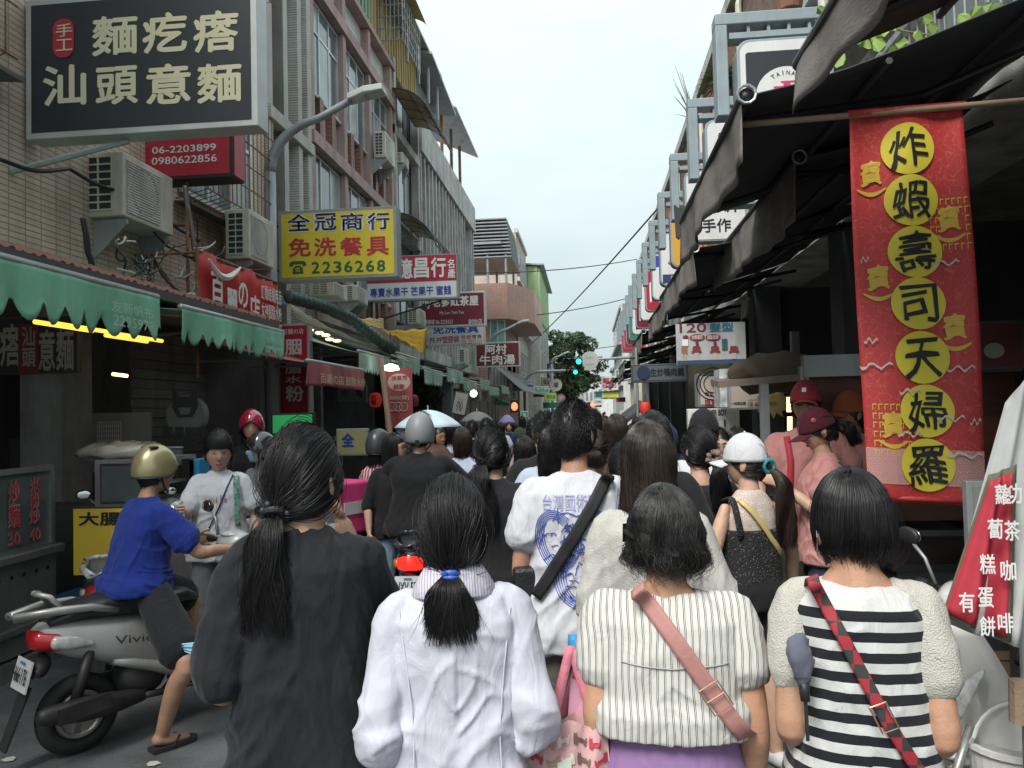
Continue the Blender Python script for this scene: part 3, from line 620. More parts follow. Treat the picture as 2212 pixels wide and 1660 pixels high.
tB('訂婚結婚用品',.68,.66,.98,.88); tB('女神胭脂水粉',.68,.40,.98,.62); tB('琴琴普渡用品',.68,.14,.98,.36); tB('06-2289050',.20,.08,.60,.22)
b=B(); pts=[(XB+.07,ya+(yb-ya)*(.04+.36*t),zb+H*(.93-.14*math.sin(t*3.3)-.12*t+.22*max(0,t-.3))) for t in np.linspace(0,1,14)]
b.tube(pts,[.012+.03*math.sin(math.pi*t) for t in np.linspace(0,1,14)],6).build('swoosh',k_white,r)
bracket(r,[[(XB,ya-.05,zb-.5),(XB,ya-.05,zt+.05)],[(XL,ya,zt),(XB,ya,zt)],[(XB-.02,ya,zt+.02),(XB-.02,yb,zt+.02)],[(XL,yb,zt),(XB,yb,zt)]],.018,'frame',m_rust)
# red vertical cosmetics sign
r,q=sign('shop_sign','narrow upright red sign with white characters behind the red awning',603,698,667,908,11.2,.16,f_red,m_fr,.03,[('百麗の店',(611,711,656,723),k_white,.01),('胭',(616,733,652,768),k_white,.03),('脂',(616,775,652,808),k_white,.03),('水',(616,812,652,828),k_white,.03),('粉',(617,833,657,868),k_white,.03)])
# hanging signs on right: TAINAN row
def boxsign(i,d,label,face,fn):
    top=5.66; X0=1.5; W_=.94; r=thing('hanging_sign_box',label,'sign',(X0+.6,d,top),group='grey framed sign boxes over the right arcade')
    b=B(); b.mm(X0-.12,d,top-.02,XR,d+.22,top+.10).mm(X0-.12,d,top-.95,X0-.0,d+.22,top-.02); b.build('bracket_frame',m_bluegrey,r,bev=.01)
    b=B(); b.mm(X0+.02,d+.02,top-.16,XR,d+.2,top-.10)
    for k in range(6): b.mm(X0+.2+k*.2,d+.03,top-.10,X0+.23+k*.2,d+.19,top-.02)
    b.build('ladder_bar',m_bluegrey,r)
    rrect(X0+.08,top-1.32,X0+.08+W_,top-.20,d+.24,.26,.13,6).build('case',m_bluegrey,r,bev=.008)
    rrect(X0+.11,top-1.29,X0+.05+W_,top-.23,d-.02,.006,.11,6).build('face',face,r)
    O=(X0+.11,d-.028,top-1.29); fn(r,O,W_-.06,1.06); return r
m_bluegrey=M('blue_grey_paint',(.27,.33,.36),.5,metal=.1,dirt=.2)
def tt(r,O,W_,Hh,body,u0,v0,u1,v1,mat,bold=.02): text(body,(O[0]+W_*u0,O[1],O[2]+Hh*v0),(W_*(u1-u0),0,0),(0,0,Hh*(v1-v0)),mat,r,bold)
def pan(r,O,W_,Hh,u0,v0,u1,v1,mat,rnd=0,name='printed_panel'): rrect(O[0]+W_*u0,O[2]+Hh*v0,O[0]+W_*u1,O[2]+Hh*v1,O[1]+.004,.003,rnd,5).build(name,mat,r)
k_pink=col('magenta',(.60,.03,.15))
def f1(r,O,W_,Hh):
    pan(r,O,W_,Hh,.06,.05,.94,.90,f_dark,.03)
    c=(O[0]+W_*.5,O[1]-.004,O[2]+Hh*.46); rad=.30; B().slab([(c[0]+rad*math.cos(t),c[1],c[2]+rad*math.sin(t)) for t in np.linspace(0,6.28,40)[:-1]],(0,.003,0)).build('disc',f_white,r)
    for i,ch in enumerate('TAINAN'):
        a=R(122-i*12.5); x=c[0]+.235*math.cos(a);z=c[2]+.235*math.sin(a); u=np.array([math.sin(a),0,-math.cos(a)])*(.034 if ch!='I' else .009); v=np.array([math.cos(a),0,math.sin(a)])*.042
        text(ch,np.array([x,c[1],z])-u*.5-v*.5,u,v,k_black,r,.01)
    b=B(); bar=lambda x0,z0,x1,z1,sk=.03:b.slab([(c[0]+.7*p_,c[1]-.004,c[2]+.7*q_) for p_,q_ in((x0,z0),(x1,z0),(x1+sk,z1),(x0-sk,z1))],(0,.003,0))
    bar(-.06,.19,.12,.215,.02);bar(-.16,.12,.16,.145,.02);bar(-.22,.045,.28,.07,.03);bar(-.04,-.22,.06,.19,.0);bar(-.30,-.05,-.10,-.02,-.06);bar(.12,-.05,.30,-.02,-.06);bar(-.24,-.14,-.08,-.11,-.05);bar(.1,-.14,.26,-.11,-.05)
    b.build('emblem',k_pink,r)
def f2(r,O,W_,Hh): tt(r,O,W_,Hh,'米',.12,.50,.46,.88,k_black,.05); tt(r,O,W_,Hh,'糕',.54,.50,.88,.88,k_black,.05); tt(r,O,W_,Hh,'四神湯',.12,.12,.88,.40,k_black,.03)
def f3(r,O,W_,Hh):
    for k in range(6): pan(r,O,W_,Hh,.05+.155*k,.84,.15+.155*k,.94,k_blue if k%2==0 else k_red)
    tt(r,O,W_,Hh,'煎餅',.1,.38,.9,.76,k_black,.01); tt(r,O,W_,Hh,'手作',.25,.1,.75,.3,k_black)
f_or=pm('sign_orange',(.62,.33,.05),.4)
def f4(r,O,W_,Hh): tt(r,O,W_,Hh,'豆花',.25,.30,.85,.75,k_red,.04); tt(r,O,W_,Hh,'冰品',.3,.08,.8,.26,k_red,.01)
def f5(r,O,W_,Hh): tt(r,O,W_,Hh,'J',.15,.38,.5,.9,k_red,.06); pan(r,O,W_,Hh,0.02,.02,.98,.2,pm('navy_print',(.02,.05,.13))); tt(r,O,W_,Hh,'油飯',.2,.05,.8,.17,k_white)
def f6(r,O,W_,Hh): pan(r,O,W_,Hh,.02,.72,.98,.98,k_blue,.05); tt(r,O,W_,Hh,'鹹粥',.2,.3,.8,.65,k_black,.02); tt(r,O,W_,Hh,'豆',.3,.77,.7,.94,k_white)
def f7(r,O,W_,Hh): tt(r,O,W_,Hh,'肉圓',.1,.2,.9,.8,k_white,.03)
def f8(r,O,W_,Hh): tt(r,O,W_,Hh,'茶',.2,.2,.8,.8,k_black,.03)
spec=[(f_white,f1,'white sign box with a dark square, round white disc and magenta emblem'),(f_white,f2,'white sign box with heavy black characters, second in the row'),(f_white,f3,'white sign box with red and blue airmail stripes'),(f_or,f4,'orange sign box with dark red characters'),(f_white,f5,'white sign box with a big red letter J and navy foot'),(f_white,f6,'white sign box with a blue top, beyond the letter J box'),(f_red,f7,'red sign box, the nearest of the small red ones'),(f_white,f8,'pale sign box just beyond the first small red one'),(f_mar,f7,'dark red sign box after the pale one'),(f_white,f2,'white sign box followed by a teal one'),(f_teal,f7,'teal sign box far along the right row'),(f_mar,f7,'maroon sign box beyond the teal one'),(f_red,f8,'bright red sign box near the end of the row'),(f_red,f7,'last small red sign box of the right row')]
for i,(fc,fn,lb) in enumerate(spec): boxsign(i,7.85+2.15*i,lb,fc,fn)
# ================================================================ LEFT AWNINGS
m_ga=M('green_canvas',(.215,.52,.37),.8,var=.18,sc=1.5,bump=.15,bs=30,dirt=.25); m_gb=M('grey_green_canvas',(.34,.50,.41),.85,var=.2,sc=1.5,dirt=.45)
m_ra=M('faded_red_canvas',(.42,.12,.12),.85,var=.2,dirt=.35); m_ye=M('orange_tarp',(.62,.36,.04),.7,var=.15,dirt=.3)
def awning(name,label,y0,y1,Xo,Zo,Xi,Zi,val,mat,s=1,scal=.17,group=None,seed=0,deep=.6,vang=0,res=.03,bar=None,arms=True,thick=.006):
    """canopy from wall Xi,Zi down to outer edge Xo,Zo; valance below it. s=+1 left row, -1 right row"""
    rng=np.random.RandomState(seed); r=thing(name,label,'awning',(Xo,(y0+y1)/2,Zo),group=group)
    n=max(6,int((y1-y0)/.25)); m=6; V=[];F=[]
    for i in range(n+1):
        y=y0+(y1-y0)*i/n
        for j in range(m+1):
            t=j/m; V.append((Xo+(Xi-Xo)*t,y,Zo+(Zi-Zo)*t-.05*math.sin(math.pi*t)*(1+.4*math.sin(i*1.7+seed))))
    F=[(i*(m+1)+j,(i+1)*(m+1)+j,(i+1)*(m+1)+j+1,i*(m+1)+j+1) for i in range(n) for j in range(m)]
    o=mkobj('canopy',V,F,mat,r,smooth=True); k=o.modifiers.new('s','SOLIDIFY'); k.thickness=thick
    n=int((y1-y0)/res); m=8; V=[];F=[]; ph=rng.uniform(0,6)
    for i in range(n+1):
        y=y0+(y1-y0)*i/n; sc_=abs(math.sin(math.pi*y/scal)) if scal else 1
        L=val-(deep*val*(1-sc_**.95) if scal else .0)+.01*math.sin(y*2.1+ph)
        for j in range(m+1):
            t=j/m; L_=min(L,val*(.38+.62*t)) if False else (val*(1-deep)*min(t/.6,1)+max(0,t-.6)/.4*(L-val*(1-deep)) if scal else L*t)
            w=.018*t*math.sin(y*17+ph+2*math.sin(y*3))+.03*t*math.sin(y*5.1+ph)
            V.append((Xo+s*(w+.02+math.sin(vang)*L_),y,Zo+.02-L_*math.cos(vang)))
    F=[(i*(m+1)+j,(i+1)*(m+1)+j,(i+1)*(m+1)+j+1,i*(m+1)+j+1) for i in range(n) for j in range(m)]
    o=mkobj('valance',V,F,mat,r,smooth=True); k=o.modifiers.new('s','SOLIDIFY'); k.thickness=.004
    B().tube([(Xo,y0,Zo+.02),(Xo,y1,Zo+.02)],.03,10).build('front_bar',bar or m_galv,r,smooth=True)
    if arms:
        for y in(y0+.4,y1-.4):
            B().tube([(Xo+s*-.02,y,Zo-.02),((Xo+Xi)/2,y+.1,(Zo+Zi)/2-.12),(Xi,y,Zi-.35)],.018,6).build('arm',m_galv,r)
    return r
r=awning('scalloped_awning','near green canvas awning with deep scalloped valance on the left row',2.2,6.13,-3.6,2.79,XL+.05,3.15,.38,m_ga,1,.235,'green scalloped awnings',1,.42)
text('友新帆布',(-3.57,5.42,2.60),(0,.55,0),(0,0,.09),col('faded_white',(.45,.6,.5)),r,.0,off=.03); text('2295979',(-3.57,5.44,2.50),(0,.54,0),(0,0,.08),MATS['print_faded_white'],r,.0,off=.03)
r=awning('scalloped_awning','second green scalloped awning, under the long red banner',6.5,8.8,-3.6,2.76,XL+.05,3.1,.34,m_ga,1,.19,'green scalloped awnings',2,.4)
text('友新帆布',(-3.57,8.2,2.60),(0,.45,0),(0,0,.08),MATS['print_faded_white'],r,.0,off=.03); text('2295979',(-3.57,8.2,2.50),(0,.45,0),(0,0,.07),MATS['print_faded_white'],r,.0,off=.03)
r=awning('red_awning','small faded red awning with peeling print beside the green ones',8.9,11.2,-3.35,2.42,XL+.05,2.85,.30,m_ra,1,0,None,3,.0)
text('百麗の店 胭脂水粉',(-3.3,9.1,2.18),(0,1.9,0),(0,0,.12),k_cream,r,.0,off=.05)
gy=[(11.3,13.1,2.72,.34),(13.4,15.3,2.72,.34),(15.9,18.0,2.7,.36),(18.3,20.6,2.7,.34),(21,23.5,2.66,.34),(23.8,26.2,2.66,.34),(26.5,29.4,2.62,.32),(29.8,32.6,2.62,.32),(33,36.2,2.6,.32)]
lbs=['grey green awning flap right of the wooden pole','grey green awning just past the orange tarp','green awning over the dark plant covered shop','green awning with a short fringed edge, beyond the fringe of the plant shop','faded green awning halfway down the left row','green awning next to the slanted notice board','small green awning before the second street lamp','small green awning beside the second street lamp','last green awning of the left row']
for i,(y0,y1,z,v) in enumerate(gy): awning('green_awning',lbs[i],y0,y1,-3.45+.05*(i%2),z+.12*(i%2),XL+.05,z+.5,v,m_gb,1,.09,'faded green awnings down the left row',10+i,.25,res=.03 if i<3 else .05,arms=i<4)
# roof tile strip over the near awnings
r=thing('tile_coping','strip of small red roof tiles running above the green awnings','roof tiles',(-3.9,6,2.95)); m_rt=M('red_roof_tile',(.20,.085,.07),.7,var=.3,sc=5,dirt=.3)
B().mm(-4.1,3,2.84,-3.72,9.0,2.92).build('board',m_frd,r)
b=B().tube([(0,0,0),(.20,0,-.09)],.045,7); me=None
for k in range(60):
    y=3.05+k*.10
    if me is None: o=b.build('tile',m_rt,r,local=True); me=o.data
    else: o=bpy.data.objects.new('tile',me); COL.objects.link(o); o.parent=r
    o.location=Vector((-4.02,y,3.01+.008*math.sin(k*2.3)))-r.location
# orange tarps
def tarp(name,label,P4,mat,sag=.12,seed=0,cat='tarpaulin'):
    P4=[np.array(p,float) for p in P4]; n=14; V=[]
    for i in range(n+1):
        for j in range(n+1):
            u,v=i/n,j/n; p=(P4[0]*(1-u)+P4[1]*u)*(1-v)+(P4[3]*(1-u)+P4[2]*u)*v
            p=p+np.array([0,0,-sag*math.sin(math.pi*u)*math.sin(math.pi*v)+.015*math.sin(u*19+v*7+seed)+.012*math.sin(v*23-u*5)]); V.append(p)
    F=[(i*(n+1)+j,(i+1)*(n+1)+j,(i+1)*(n+1)+j+1,i*(n+1)+j+1) for i in range(n) for j in range(n)]
    c=sum(P4)/4; o=mkobj(name,V,F,mat,None,smooth=True,org=c); k=o.modifiers.new('s','SOLIDIFY'); k.thickness=.004
    return tag(o,label,cat)
tarp('tarpaulin','bright orange tarp hanging in a triangle over the left awnings',[onY(822,713,12.9),onY(922,712,13.4),onY(915,765,13.3),onY(858,728,13)],m_ye,.05,1)
tarp('tarpaulin','pale yellow tarp edge stretched above the orange one',[onY(735,684,12.2),onY(828,690,14.5),onY(829,712,14.5),onY(760,694,12.4)],M('pale_yellow_tarp',(.55,.40,.14),.7,dirt=.3),.03,2)
tarp('tarpaulin','torn cream tarp under the corrugated hose',[onY(622,652,10.6),onY(700,705,11.4),onY(905,790,14.2),onY(640,690,10.6)] ,M('cream_tarp',(.40,.37,.28),.8,dirt=.5),.05,3)
tarp('tarpaulin','blue plastic sheet edge below the yellow sign',[onY(603,640,10.4),onY(636,648,10.8),onY(640,655,10.8),onY(603,662,10.4)] ,M('blue_tarp',(.12,.22,.36),.6),.02,4)
# corrugated hose
P0=[onY(622,640,10.3),onY(700,662,11.0),onY(760,690,11.8),onY(822,738,12.8),onY(850,756,13.2)]
pts=[];
for i in range(len(P0)-1):
    for t in np.linspace(0,1,26)[:-1]: pts.append(np.array(P0[i])*(1-t)+np.array(P0[i+1])*t)
b=B().tube(pts,[.085+.018*math.sin(i*1.9) for i in range(len(pts))],12)
tag(b.build('corrugated_hose',M('hose_green',(.05,.085,.08),.5,dirt=.3),smooth=True,org=pts[0]),'thick dark green corrugated hose lying over the left awnings','hose')
# ================================================================ cables and clutter on the left wall
m_cab=M('cable_black',(.02,.02,.02),.5); m_cabw=M('cable_white',(.50,.49,.44),.5,dirt=.3)
def cable(name,label,pts,r,mat,seed=0,jit=.03,n=26,cat='cable'):
    rng=np.random.RandomState(seed); pts=[np.array(p,float) for p in pts]; out=[]
    for i in range(len(pts)-1):
        for t in np.linspace(0,1,n)[:-1]: out.append(pts[i]*(1-t)+pts[i+1]*t+np.array([0,0,-.05*math.sin(math.pi*t)]))
    out.append(pts[-1]); out=[p+np.array([math.sin(i*.35+seed),0,math.cos(i*.27+seed*2)])*jit for i,p in enumerate(out)]
    return tag(B().tube(out,r,5).build(name,mat,smooth=True,org=pts[0]),label,cat)
q=[('thin black cable bundle sagging across the tiled wall behind the air conditioner',[(0,345),(150,365),(300,420),(430,520)],m_cab,.02),
('black cable running down from the wall to the red banner',[(330,500),(420,560),(520,640)],m_cab,.014),('white cable loop over the tile coping',[(95,590),(78,560),(120,570),(160,610)],m_cabw,.010),
('tangle of white wires left of the red banner',[(395,650),(380,600),(405,565),(425,600),(400,640)],m_cabw,.012),('grey conduit pipe rising left of the red banner',[(425,560),(400,400)],m_galv,.03),
('black conduit elbow under the air conditioner bracket',[(180,470),(195,560),(210,620)],m_cab,.03),('black wire crossing the clutter above the awnings',[(230,630),(330,560),(400,640)],m_cab,.011)]
for i,(lb,pp,mt,rr) in enumerate(q):
    cable('wall_cable' if 'pipe' not in lb and 'conduit' not in lb else 'conduit',lb,[onX(x,y,XL+.25+.05*i) for x,y in pp],rr,mt,i,.012 if rr<.02 else .004,cat='cable' if rr<.025 else 'pipe')
cable('wrapped_pipe','thick white wrapped air conditioner pipes curving over the green awning',[onX(x,y,XL+.7) for x,y in((260,630),(340,628),(420,640),(450,668),(430,690),(400,682))],.045,m_cabw,3,.01,cat='pipe')
cable('wrapped_pipe','second wrapped pipe behind the thick white one',[onX(x,y,XL+.5) for x,y in((290,650),(360,640),(430,660))],.035,m_cabw,5,.01,cat='pipe')
for i in range(16):
    rng=np.random.RandomState(50+i); x=rng.uniform(250,430); y=rng.uniform(520,650)
    cable('loose_wire','loose thin wires and pipes tangled above the green awnings',[onX(x,y,XL+.3+.03*i),onX(x+rng.uniform(-60,60),y+rng.uniform(-30,40),XL+.3+.03*i),onX(x+rng.uniform(-90,90),y+rng.uniform(-10,50),XL+.35+.03*i)],rng.uniform(.006,.014),m_cab if i%3 else m_cabw,i,.03,16)
    COL.objects[-1]['group']='loose wires above the green awnings'
# overhead cables
for i,(a,b_,sag,lb) in enumerate((((-5,60,6.5),onY(1430,440,22),.25,'long overhead cable rising steeply to the right row'),((-5,34,8.0),(3.2,48,11.0),.2,'upper of the two thin cables crossing the street high up'),((-5,38,6.4),(3.2,50,9.0),.25,'lower of the two thin cables crossing the street'),((-4.5,70,7.2),(3.2,62,6.9),.2,'distant flat cable before the tree'))):
    a=np.array(a,float);b_=np.array(b_,float); pts=[a*(1-t)+b_*t-np.array([0,0,sag*4*t*(1-t)]) for t in np.linspace(0,1,20)]
    tag(B().tube(pts,.028,5).build('overhead_cable',m_cab,org=a),lb,'cable')
# ================================================================ air conditioners
def ac(label,x0,y0,x1,y1,d,L,bracket_=True,two=False):
    a=onY(x0,y1,d);c=onY(x1,y0,d); X0,X1,Z0,Z1=a[0],c[0],a[2],c[2]
    r=thing('air_conditioner',label,'air conditioner',((X0+X1)/2,d+L/2,Z0),group='outdoor air conditioner units')
    B().mm(X0,d,Z0,X1,d+L,Z1).build('case',m_cream,r,bev=.015)
    w=X1-X0;h=Z1-Z0; B().mm(X0+w*.14,d-.004,Z0+h*.1,X0+w*.74,d-.001,Z1-h*.08).build('coil',pm('coil_dark',(.03,.045,.05),.5),r)
    b=B(); b.mm(X0+w*.42,d-.012,Z0+h*.1,X0+w*.46,d-.005,Z1-h*.08)
    for k in range(8): zz=Z0+h*(.1+.82*k/7); b.mm(X0+w*.12,d-.014,zz-.008,X0+w*.76,d-.004,zz+.008)
    for k in(.12,.74): b.mm(X0+w*k,d-.016,Z0+h*.08,X0+w*(k+.03),d-.003,Z1-h*.06)
    b.build('grille',m_cream,r)
    b=B(); n=20
    for k in range(n): zz=Z0+h*.08+h*.84*k/n; b.mm(X1+.002,d+L*.06,zz,X1+.014,d+L*.72,zz+h*.018)
    b.build('louvre',m_white,r)
    B().ring((X1+.004,d+L*.4,Z0+h*.5),(1,0,0),h*.36,.012,24,6).build('fan_ring',m_grey,r)
    if bracket_:
        for y in(d+.06,d+L-.1): B().slab([(XL,y,Z0-.02),(X1,y,Z0-.02),(X1,y,Z0-.07),(XL,y,Z0-.42)],(0,.03,0)).build('bracket',m_galv,r)
    return r
ac('large cream air conditioner on a triangular bracket under the black sign',172,325,265,470,7.3,.95)
ac('white air conditioner with a fan behind the red phone sign bracket',330,400,378,470,9.4,.8)
ac('cream air conditioner with blue-black coil between the street lamp and the red phone sign',487,450,538,560,9.7,.8)
ac('white air conditioner high on the mauve banded building',808,282,832,340,17.6,.9)
ac('small older air conditioner right of the white one, on the narrow building',852,328,870,352,20.2,.7)
ac('air conditioner half hidden under the red and white fruit sign',735,615,770,650,15.0,.8)
ac('grey air conditioner under the yellow sign',668,606,720,640,13.2,.8,False)
ac('air conditioner left of the maroon tea sign',880,665,905,700,19,.8)
ac('air conditioner left of the maroon beef soup sign',992,752,1005,785,27.5,.8)
# ================================================================ street lamps and signals
m_lp=M('lamp_post_grey',(.30,.33,.35),.5,metal=.2,dirt=.35)
def lamp(label,px,py,hx_,hy,d,rad):
    b0=onY(px,py,d); top=onY(hx_,hy,d); X=b0[0]; zt=top[2]; r=thing('street_lamp',label,'street lamp',(X,d,0),group='curved arm street lamps'); L=top[0]-X; L=L if L>0 else 1.5
    zc=zt-L*.62
    B().tube([(X,d,0),(X,d,zc*.6),(X,d,zc)],[rad*1.15,rad*1.05,rad],14).build('pole',m_lp,r,smooth=True)
    B().tube([(X,d,zc*.60),(X,d,zc*.60+.12)],rad*1.35,14).build('collar',m_lp,r)
    pts=[(X+L*.55*(1-math.cos(t))-0,d,zc+ (zt-zc)*.72*math.sin(t)) for t in np.linspace(0,1.35,10)]
    e=pts[-1]; pts.append((X+L*.72,d,e[2]+(zt-e[2])*.75)); B().tube(pts,[rad*(1-.04*i) for i in range(11)],12).build('arm',m_lp,r,smooth=True)
    x0=X+L*.70; z0=pts[-1][2]
    hd=B().slab([(x0,d-.12,z0-.03),(x0+.25,d-.16,z0+.05),(X+L,d-.14,zt),(X+L,d+.14,zt),(x0+.25,d+.16,z0+.05),(x0,d+.12,z0-.03)],(0,0,.09)); h=hd.build('lamp_head',M('lamp_head_white',(.55,.57,.55),.5),r,bev=.01)
    for k in range(3):
        t0=.22+k*.25; xa=x0+(X+L-x0)*t0; za=z0+(zt-z0)*t0+.02; B().bx((xa+.08,d,za-.01),(.16,.2,.02),ry=-math.atan2(zt-z0,X+L-x0)).build('lens',pm('lens',(.45,.46,.42),.3),h)
    return r
lamp('tall grey street lamp with a long arched arm beside the yellow sign',585,560,830,200,10.9,.088)
lamp('second arched street lamp, in front of the maroon beef soup sign',1060,850,1143,694,33,.10)
lamp('third street lamp, left of the traffic lights against the tree',1193,850,1309*.936 if 0 else 1229,762,44,.09)
# arch pole with blue and green signs
d=40; X=onY(1133,850,d)[0]; r=thing('signal_mast','curved grey mast carrying the blue pedestrian sign and green street name sign','signal mast',(X,d,0)); za=onY(1140,803,d)[2]; xe=onY(1222,800,d)[0]
B().tube([(X,d,0),(X,d,za-.8)]+[(X+.8*(1-math.cos(t)),d,za-.8+.8*math.sin(t)) for t in np.linspace(.2,1.57,7)]+[(xe,d,za)],.07,8).build('pole',m_lp,r,smooth=True)
d=39.8; r,q=sign('traffic_sign','blue rectangular sign with two lines of white characters on the mast',1107,822,1154,845,d,.06,f_blu,m_white,.05,[('行人專用時相',(1110,826,1151,833),k_white,.02),('請依燈號行駛',(1110,836,1151,843),k_white,.02)],cat='traffic sign')
r,q=sign('street_name_sign','green street name sign next to the blue sign',1155,834,1186,848,d,.05,f_grn,m_white,.03,[('海平街',(1158,837,1183,842),k_white,.02),('Haiping St.',(1158,843,1180,846),k_white,0)],cat='street sign')
r,q=sign('shop_sign','white sign strip hanging right under the green street name sign',1152,850,1192,858,44,.1,f_white,m_cream,.02,[('手作餐食',(1155,851,1188,857),k_red,.01)])
# traffic light on long arm from the right
m_sig=M('signal_housing',(.015,.02,.018),.5)
def signal(label,x,y,d,w=.0,on=2,colr=(.0,1.,.45)):
    xs=[onY(xx,y,d) for xx in x]; r=thing('traffic_light',label,'traffic light',tuple(xs[1])); R_=(xs[2][0]-xs[0][0])/4
    b=B(); c0,c1=xs[0],xs[2]; b.bx(((c0[0]+c1[0])/2,d+.15,(c0[2]+c1[2])/2),((c1[0]-c0[0])+2.3*R_,.25,2.3*R_)); b.build('housing',m_sig,r,bev=.05)
    for i,c in enumerate(xs):
        V=B(); V.lathe((c[0],d+.03,c[2]),(0,-1,0),[(R_*1.0,0),(R_*1.0,.25),(R_*.93,.25),(R_*.9,.02)],18).build('visor',m_sig,r)
        m_=M('signal_green_lit',(.02,1.,.5),.3,emit=2.2) if (i==on and colr[1]>.5) else M('signal_red_lit',(1,.12,.06),.3,emit=2.0) if i==on else M('signal_lens_dark',(.03,.035,.035),.3)
        B().ball((c[0],d+.0,c[2]),(R_*.8,.05,R_*.8),16,8).build('lens',m_,r,smooth=True)
    return r
signal('upper traffic light with three lamps, green lit, over the crossing',(1223,1236,1250),781,45)
signal('lower smaller traffic light, green lit, just under the upper one',(1222,1233,1243),804,50)
d=45.3; zt=onY(1250,779,d)[2]; Xp=onY(1372,775,d)[0]; r=thing('signal_mast','long horizontal mast arm holding the upper traffic light and the round sign','signal mast',(Xp,d,0))
B().tube([(Xp,d,0),(Xp,d,zt+.3)],.12,10).build('pole',m_lp,r,smooth=True); B().tube([(Xp,d,zt+.1),(onY(1215,779,d)[0],d,zt)],[.09,.05],8).build('arm',m_lp,r,smooth=True)
c=onY(1274,778,d-.2); r=thing('round_traffic_sign','round grey traffic sign seen on the mast arm right of the green lights','traffic sign',tuple(c))
B().lathe(c,(0,1,0),[(.0,0),(.52,0),(.52,.03),(0,.03)],28).build('disc',pm('sign_back',(.36,.38,.36),.5),r); text('禁止進入',(c[0]-.22,c[1]-.01,c[2]+.1),(.44,0,0),(0,0,.14),pm('faint',(.28,.29,.28)),r,.0)
B().mm(c[0]-.25,c[1]-.01,c[2]-.28,c[0]+.25,c[1]-.004,c[2]-.2).build('bar',MATS['faint'],r)
r,q=sign('plate_sign','plain pale rectangular plate under the round sign',1262,794,1288,800,d-.2,.03,pm('plate',(.40,.42,.40)),m_fr,.02,cat='traffic sign')
signal('small distant traffic light glowing red, right of the man\'s head',(1353,1357.5,1362),871,60,colr=(1,0,0)) if 0 else None
signal('tiny distant traffic light lit red above the crowd',(1277,1281,1285),873*1.0-27+27,70,on=1,colr=(1,0,0)) if 0 else None
c=onY(1281,874,68); r=thing('traffic_light','tiny distant traffic light lit red above the crowd','traffic light',tuple(c)); B().bx((c[0]+.1,68.2,c[2]),(1.3,.2,.45)).build('housing',m_sig,r); B().ball((c[0],68.0,c[2]),(.24,.06,.24)).build('lens',M('signal_red_lit',(1,.12,.06),.3,emit=2.0),r)
c=onY(1111,878,26); r=thing('pedestrian_light','small pedestrian light lit orange red on the left','traffic light',tuple(c)); B().bx((c[0],26.2,c[2]),(.3,.2,.42)).build('housing',m_sig,r); B().ball((c[0],26.05,c[2]),(.11,.05,.14)).build('lens',MATS['signal_red_lit'],r)
# round / far small signs left of the tree
def disc_sign(label,x,y,rad,d,face,txt_,tm,name='round_sign',ring=None):
    c=onY(x,y,d); k=abs(onY(x+rad,y,d)[0]-c[0]); r=thing(name,label,'sign',tuple(c)); B().lathe(c,(0,1,0),[(0,0),(k,0),(k,.15),(0,.15)],28).build('disc',face,r)
    B().ring((c[0],d-.01,c[2]),(0,1,0),k*.97,k*.06,28,6).build('rim',ring or m_fr,r)
    if txt_: text(txt_,(c[0]-k*.45,d-.02,c[2]-k*.4),(k*.9,0,0),(0,0,k*.9),tm,r,.02)
    return r
f_sand=pm('sign_sand',(.52,.47,.30),.5)
disc_sign('round sand coloured sign with one blue character, in front of the tree',1201,832,13,42,f_sand,'塚',k_blue)
disc_sign('round sign with pink and brown rings below the sand coloured one',1211,861,11,43,pm('sign_pinkish',(.55,.32,.32),.5),'茶',k_white,ring=pm('ring_brown',(.2,.08,.06)))
disc_sign('small round white sign over the left pavement',1139,909,9,24,pm('sign_greyish',(.45,.48,.46),.5),'店',pm('dim_grey',(.2,.2,.2)))
r,q=sign('shop_sign','sand coloured sign with black brush drawing left of the tree',1169,815,1190,834,46,.15,f_sand,m_black,.03,[('仙',(1173,818,1186,831),k_black,.02)])
r,q=sign('shop_sign','tall black panel with a sand coloured floral drawing',1182,785,1201,818,48,.15,f_dark,m_black,.03,[('花',(1185,793,1198,812),k_cream,.0)])
r,q=sign('shop_sign','lime green sign left of the tree',1176,848,1202,867,40.5,.15,f_lime,m_greenm,.03,[('櫻桃爺',(1180,853,1200,862),k_green,.01)])
r,q=sign('shop_sign','dark green sign board with pale shapes under the lime sign',1173,868,1210,882,42,.15,f_teal,m_greenm,.03)
r,q=sign('shop_sign','upright green sign with a column of white characters above the crowd',1126,888,1141,950,24,.12,f_grn,m_white,.02,[('海\n安\n里\n街\n口',(1129,891,1138,948),k_white,.01)])
# right far signs
r,q=sign('shop_sign','red ramen sign with white characters at the far right',1299,812,1335,843,46,.2,f_red,m_white,.12,[('一番町',(1308,818,1328,824),k_white,.02),('ラーメン',(1303,827,1332,838),k_white,.03)])
r,q=sign('shop_sign','yellow and white sign board under the red ramen sign',1284,844,1338,862,46.2,.2,f_white,m_teal if 0 else f_teal,.06,[('日式家庭料理',(1306,851,1333,857),k_black,.0)])
rectY(1304,847,1335,859,46.19,f_yel,r,'yellow_panel'); rectY(1287,847,1300,858,46.19,f_teal,r,'teal_panel')
r,q=sign('shop_sign','green sign with a white fish shape at the end of the right awnings',1330,798,1349,820,36,.15,f_grn,m_white,.03,[('魚',(1334,802,1345,816),k_white,.0)])
c=onY(1291,868,44); r=thing('oval_sign','oval white shop sign below the yellow and white board','sign',tuple(c)); ellY(1279,860,1304,876,44,f_white,r); textY('古早味餐館',1284,865,1299,871,43.99,k_black,r)
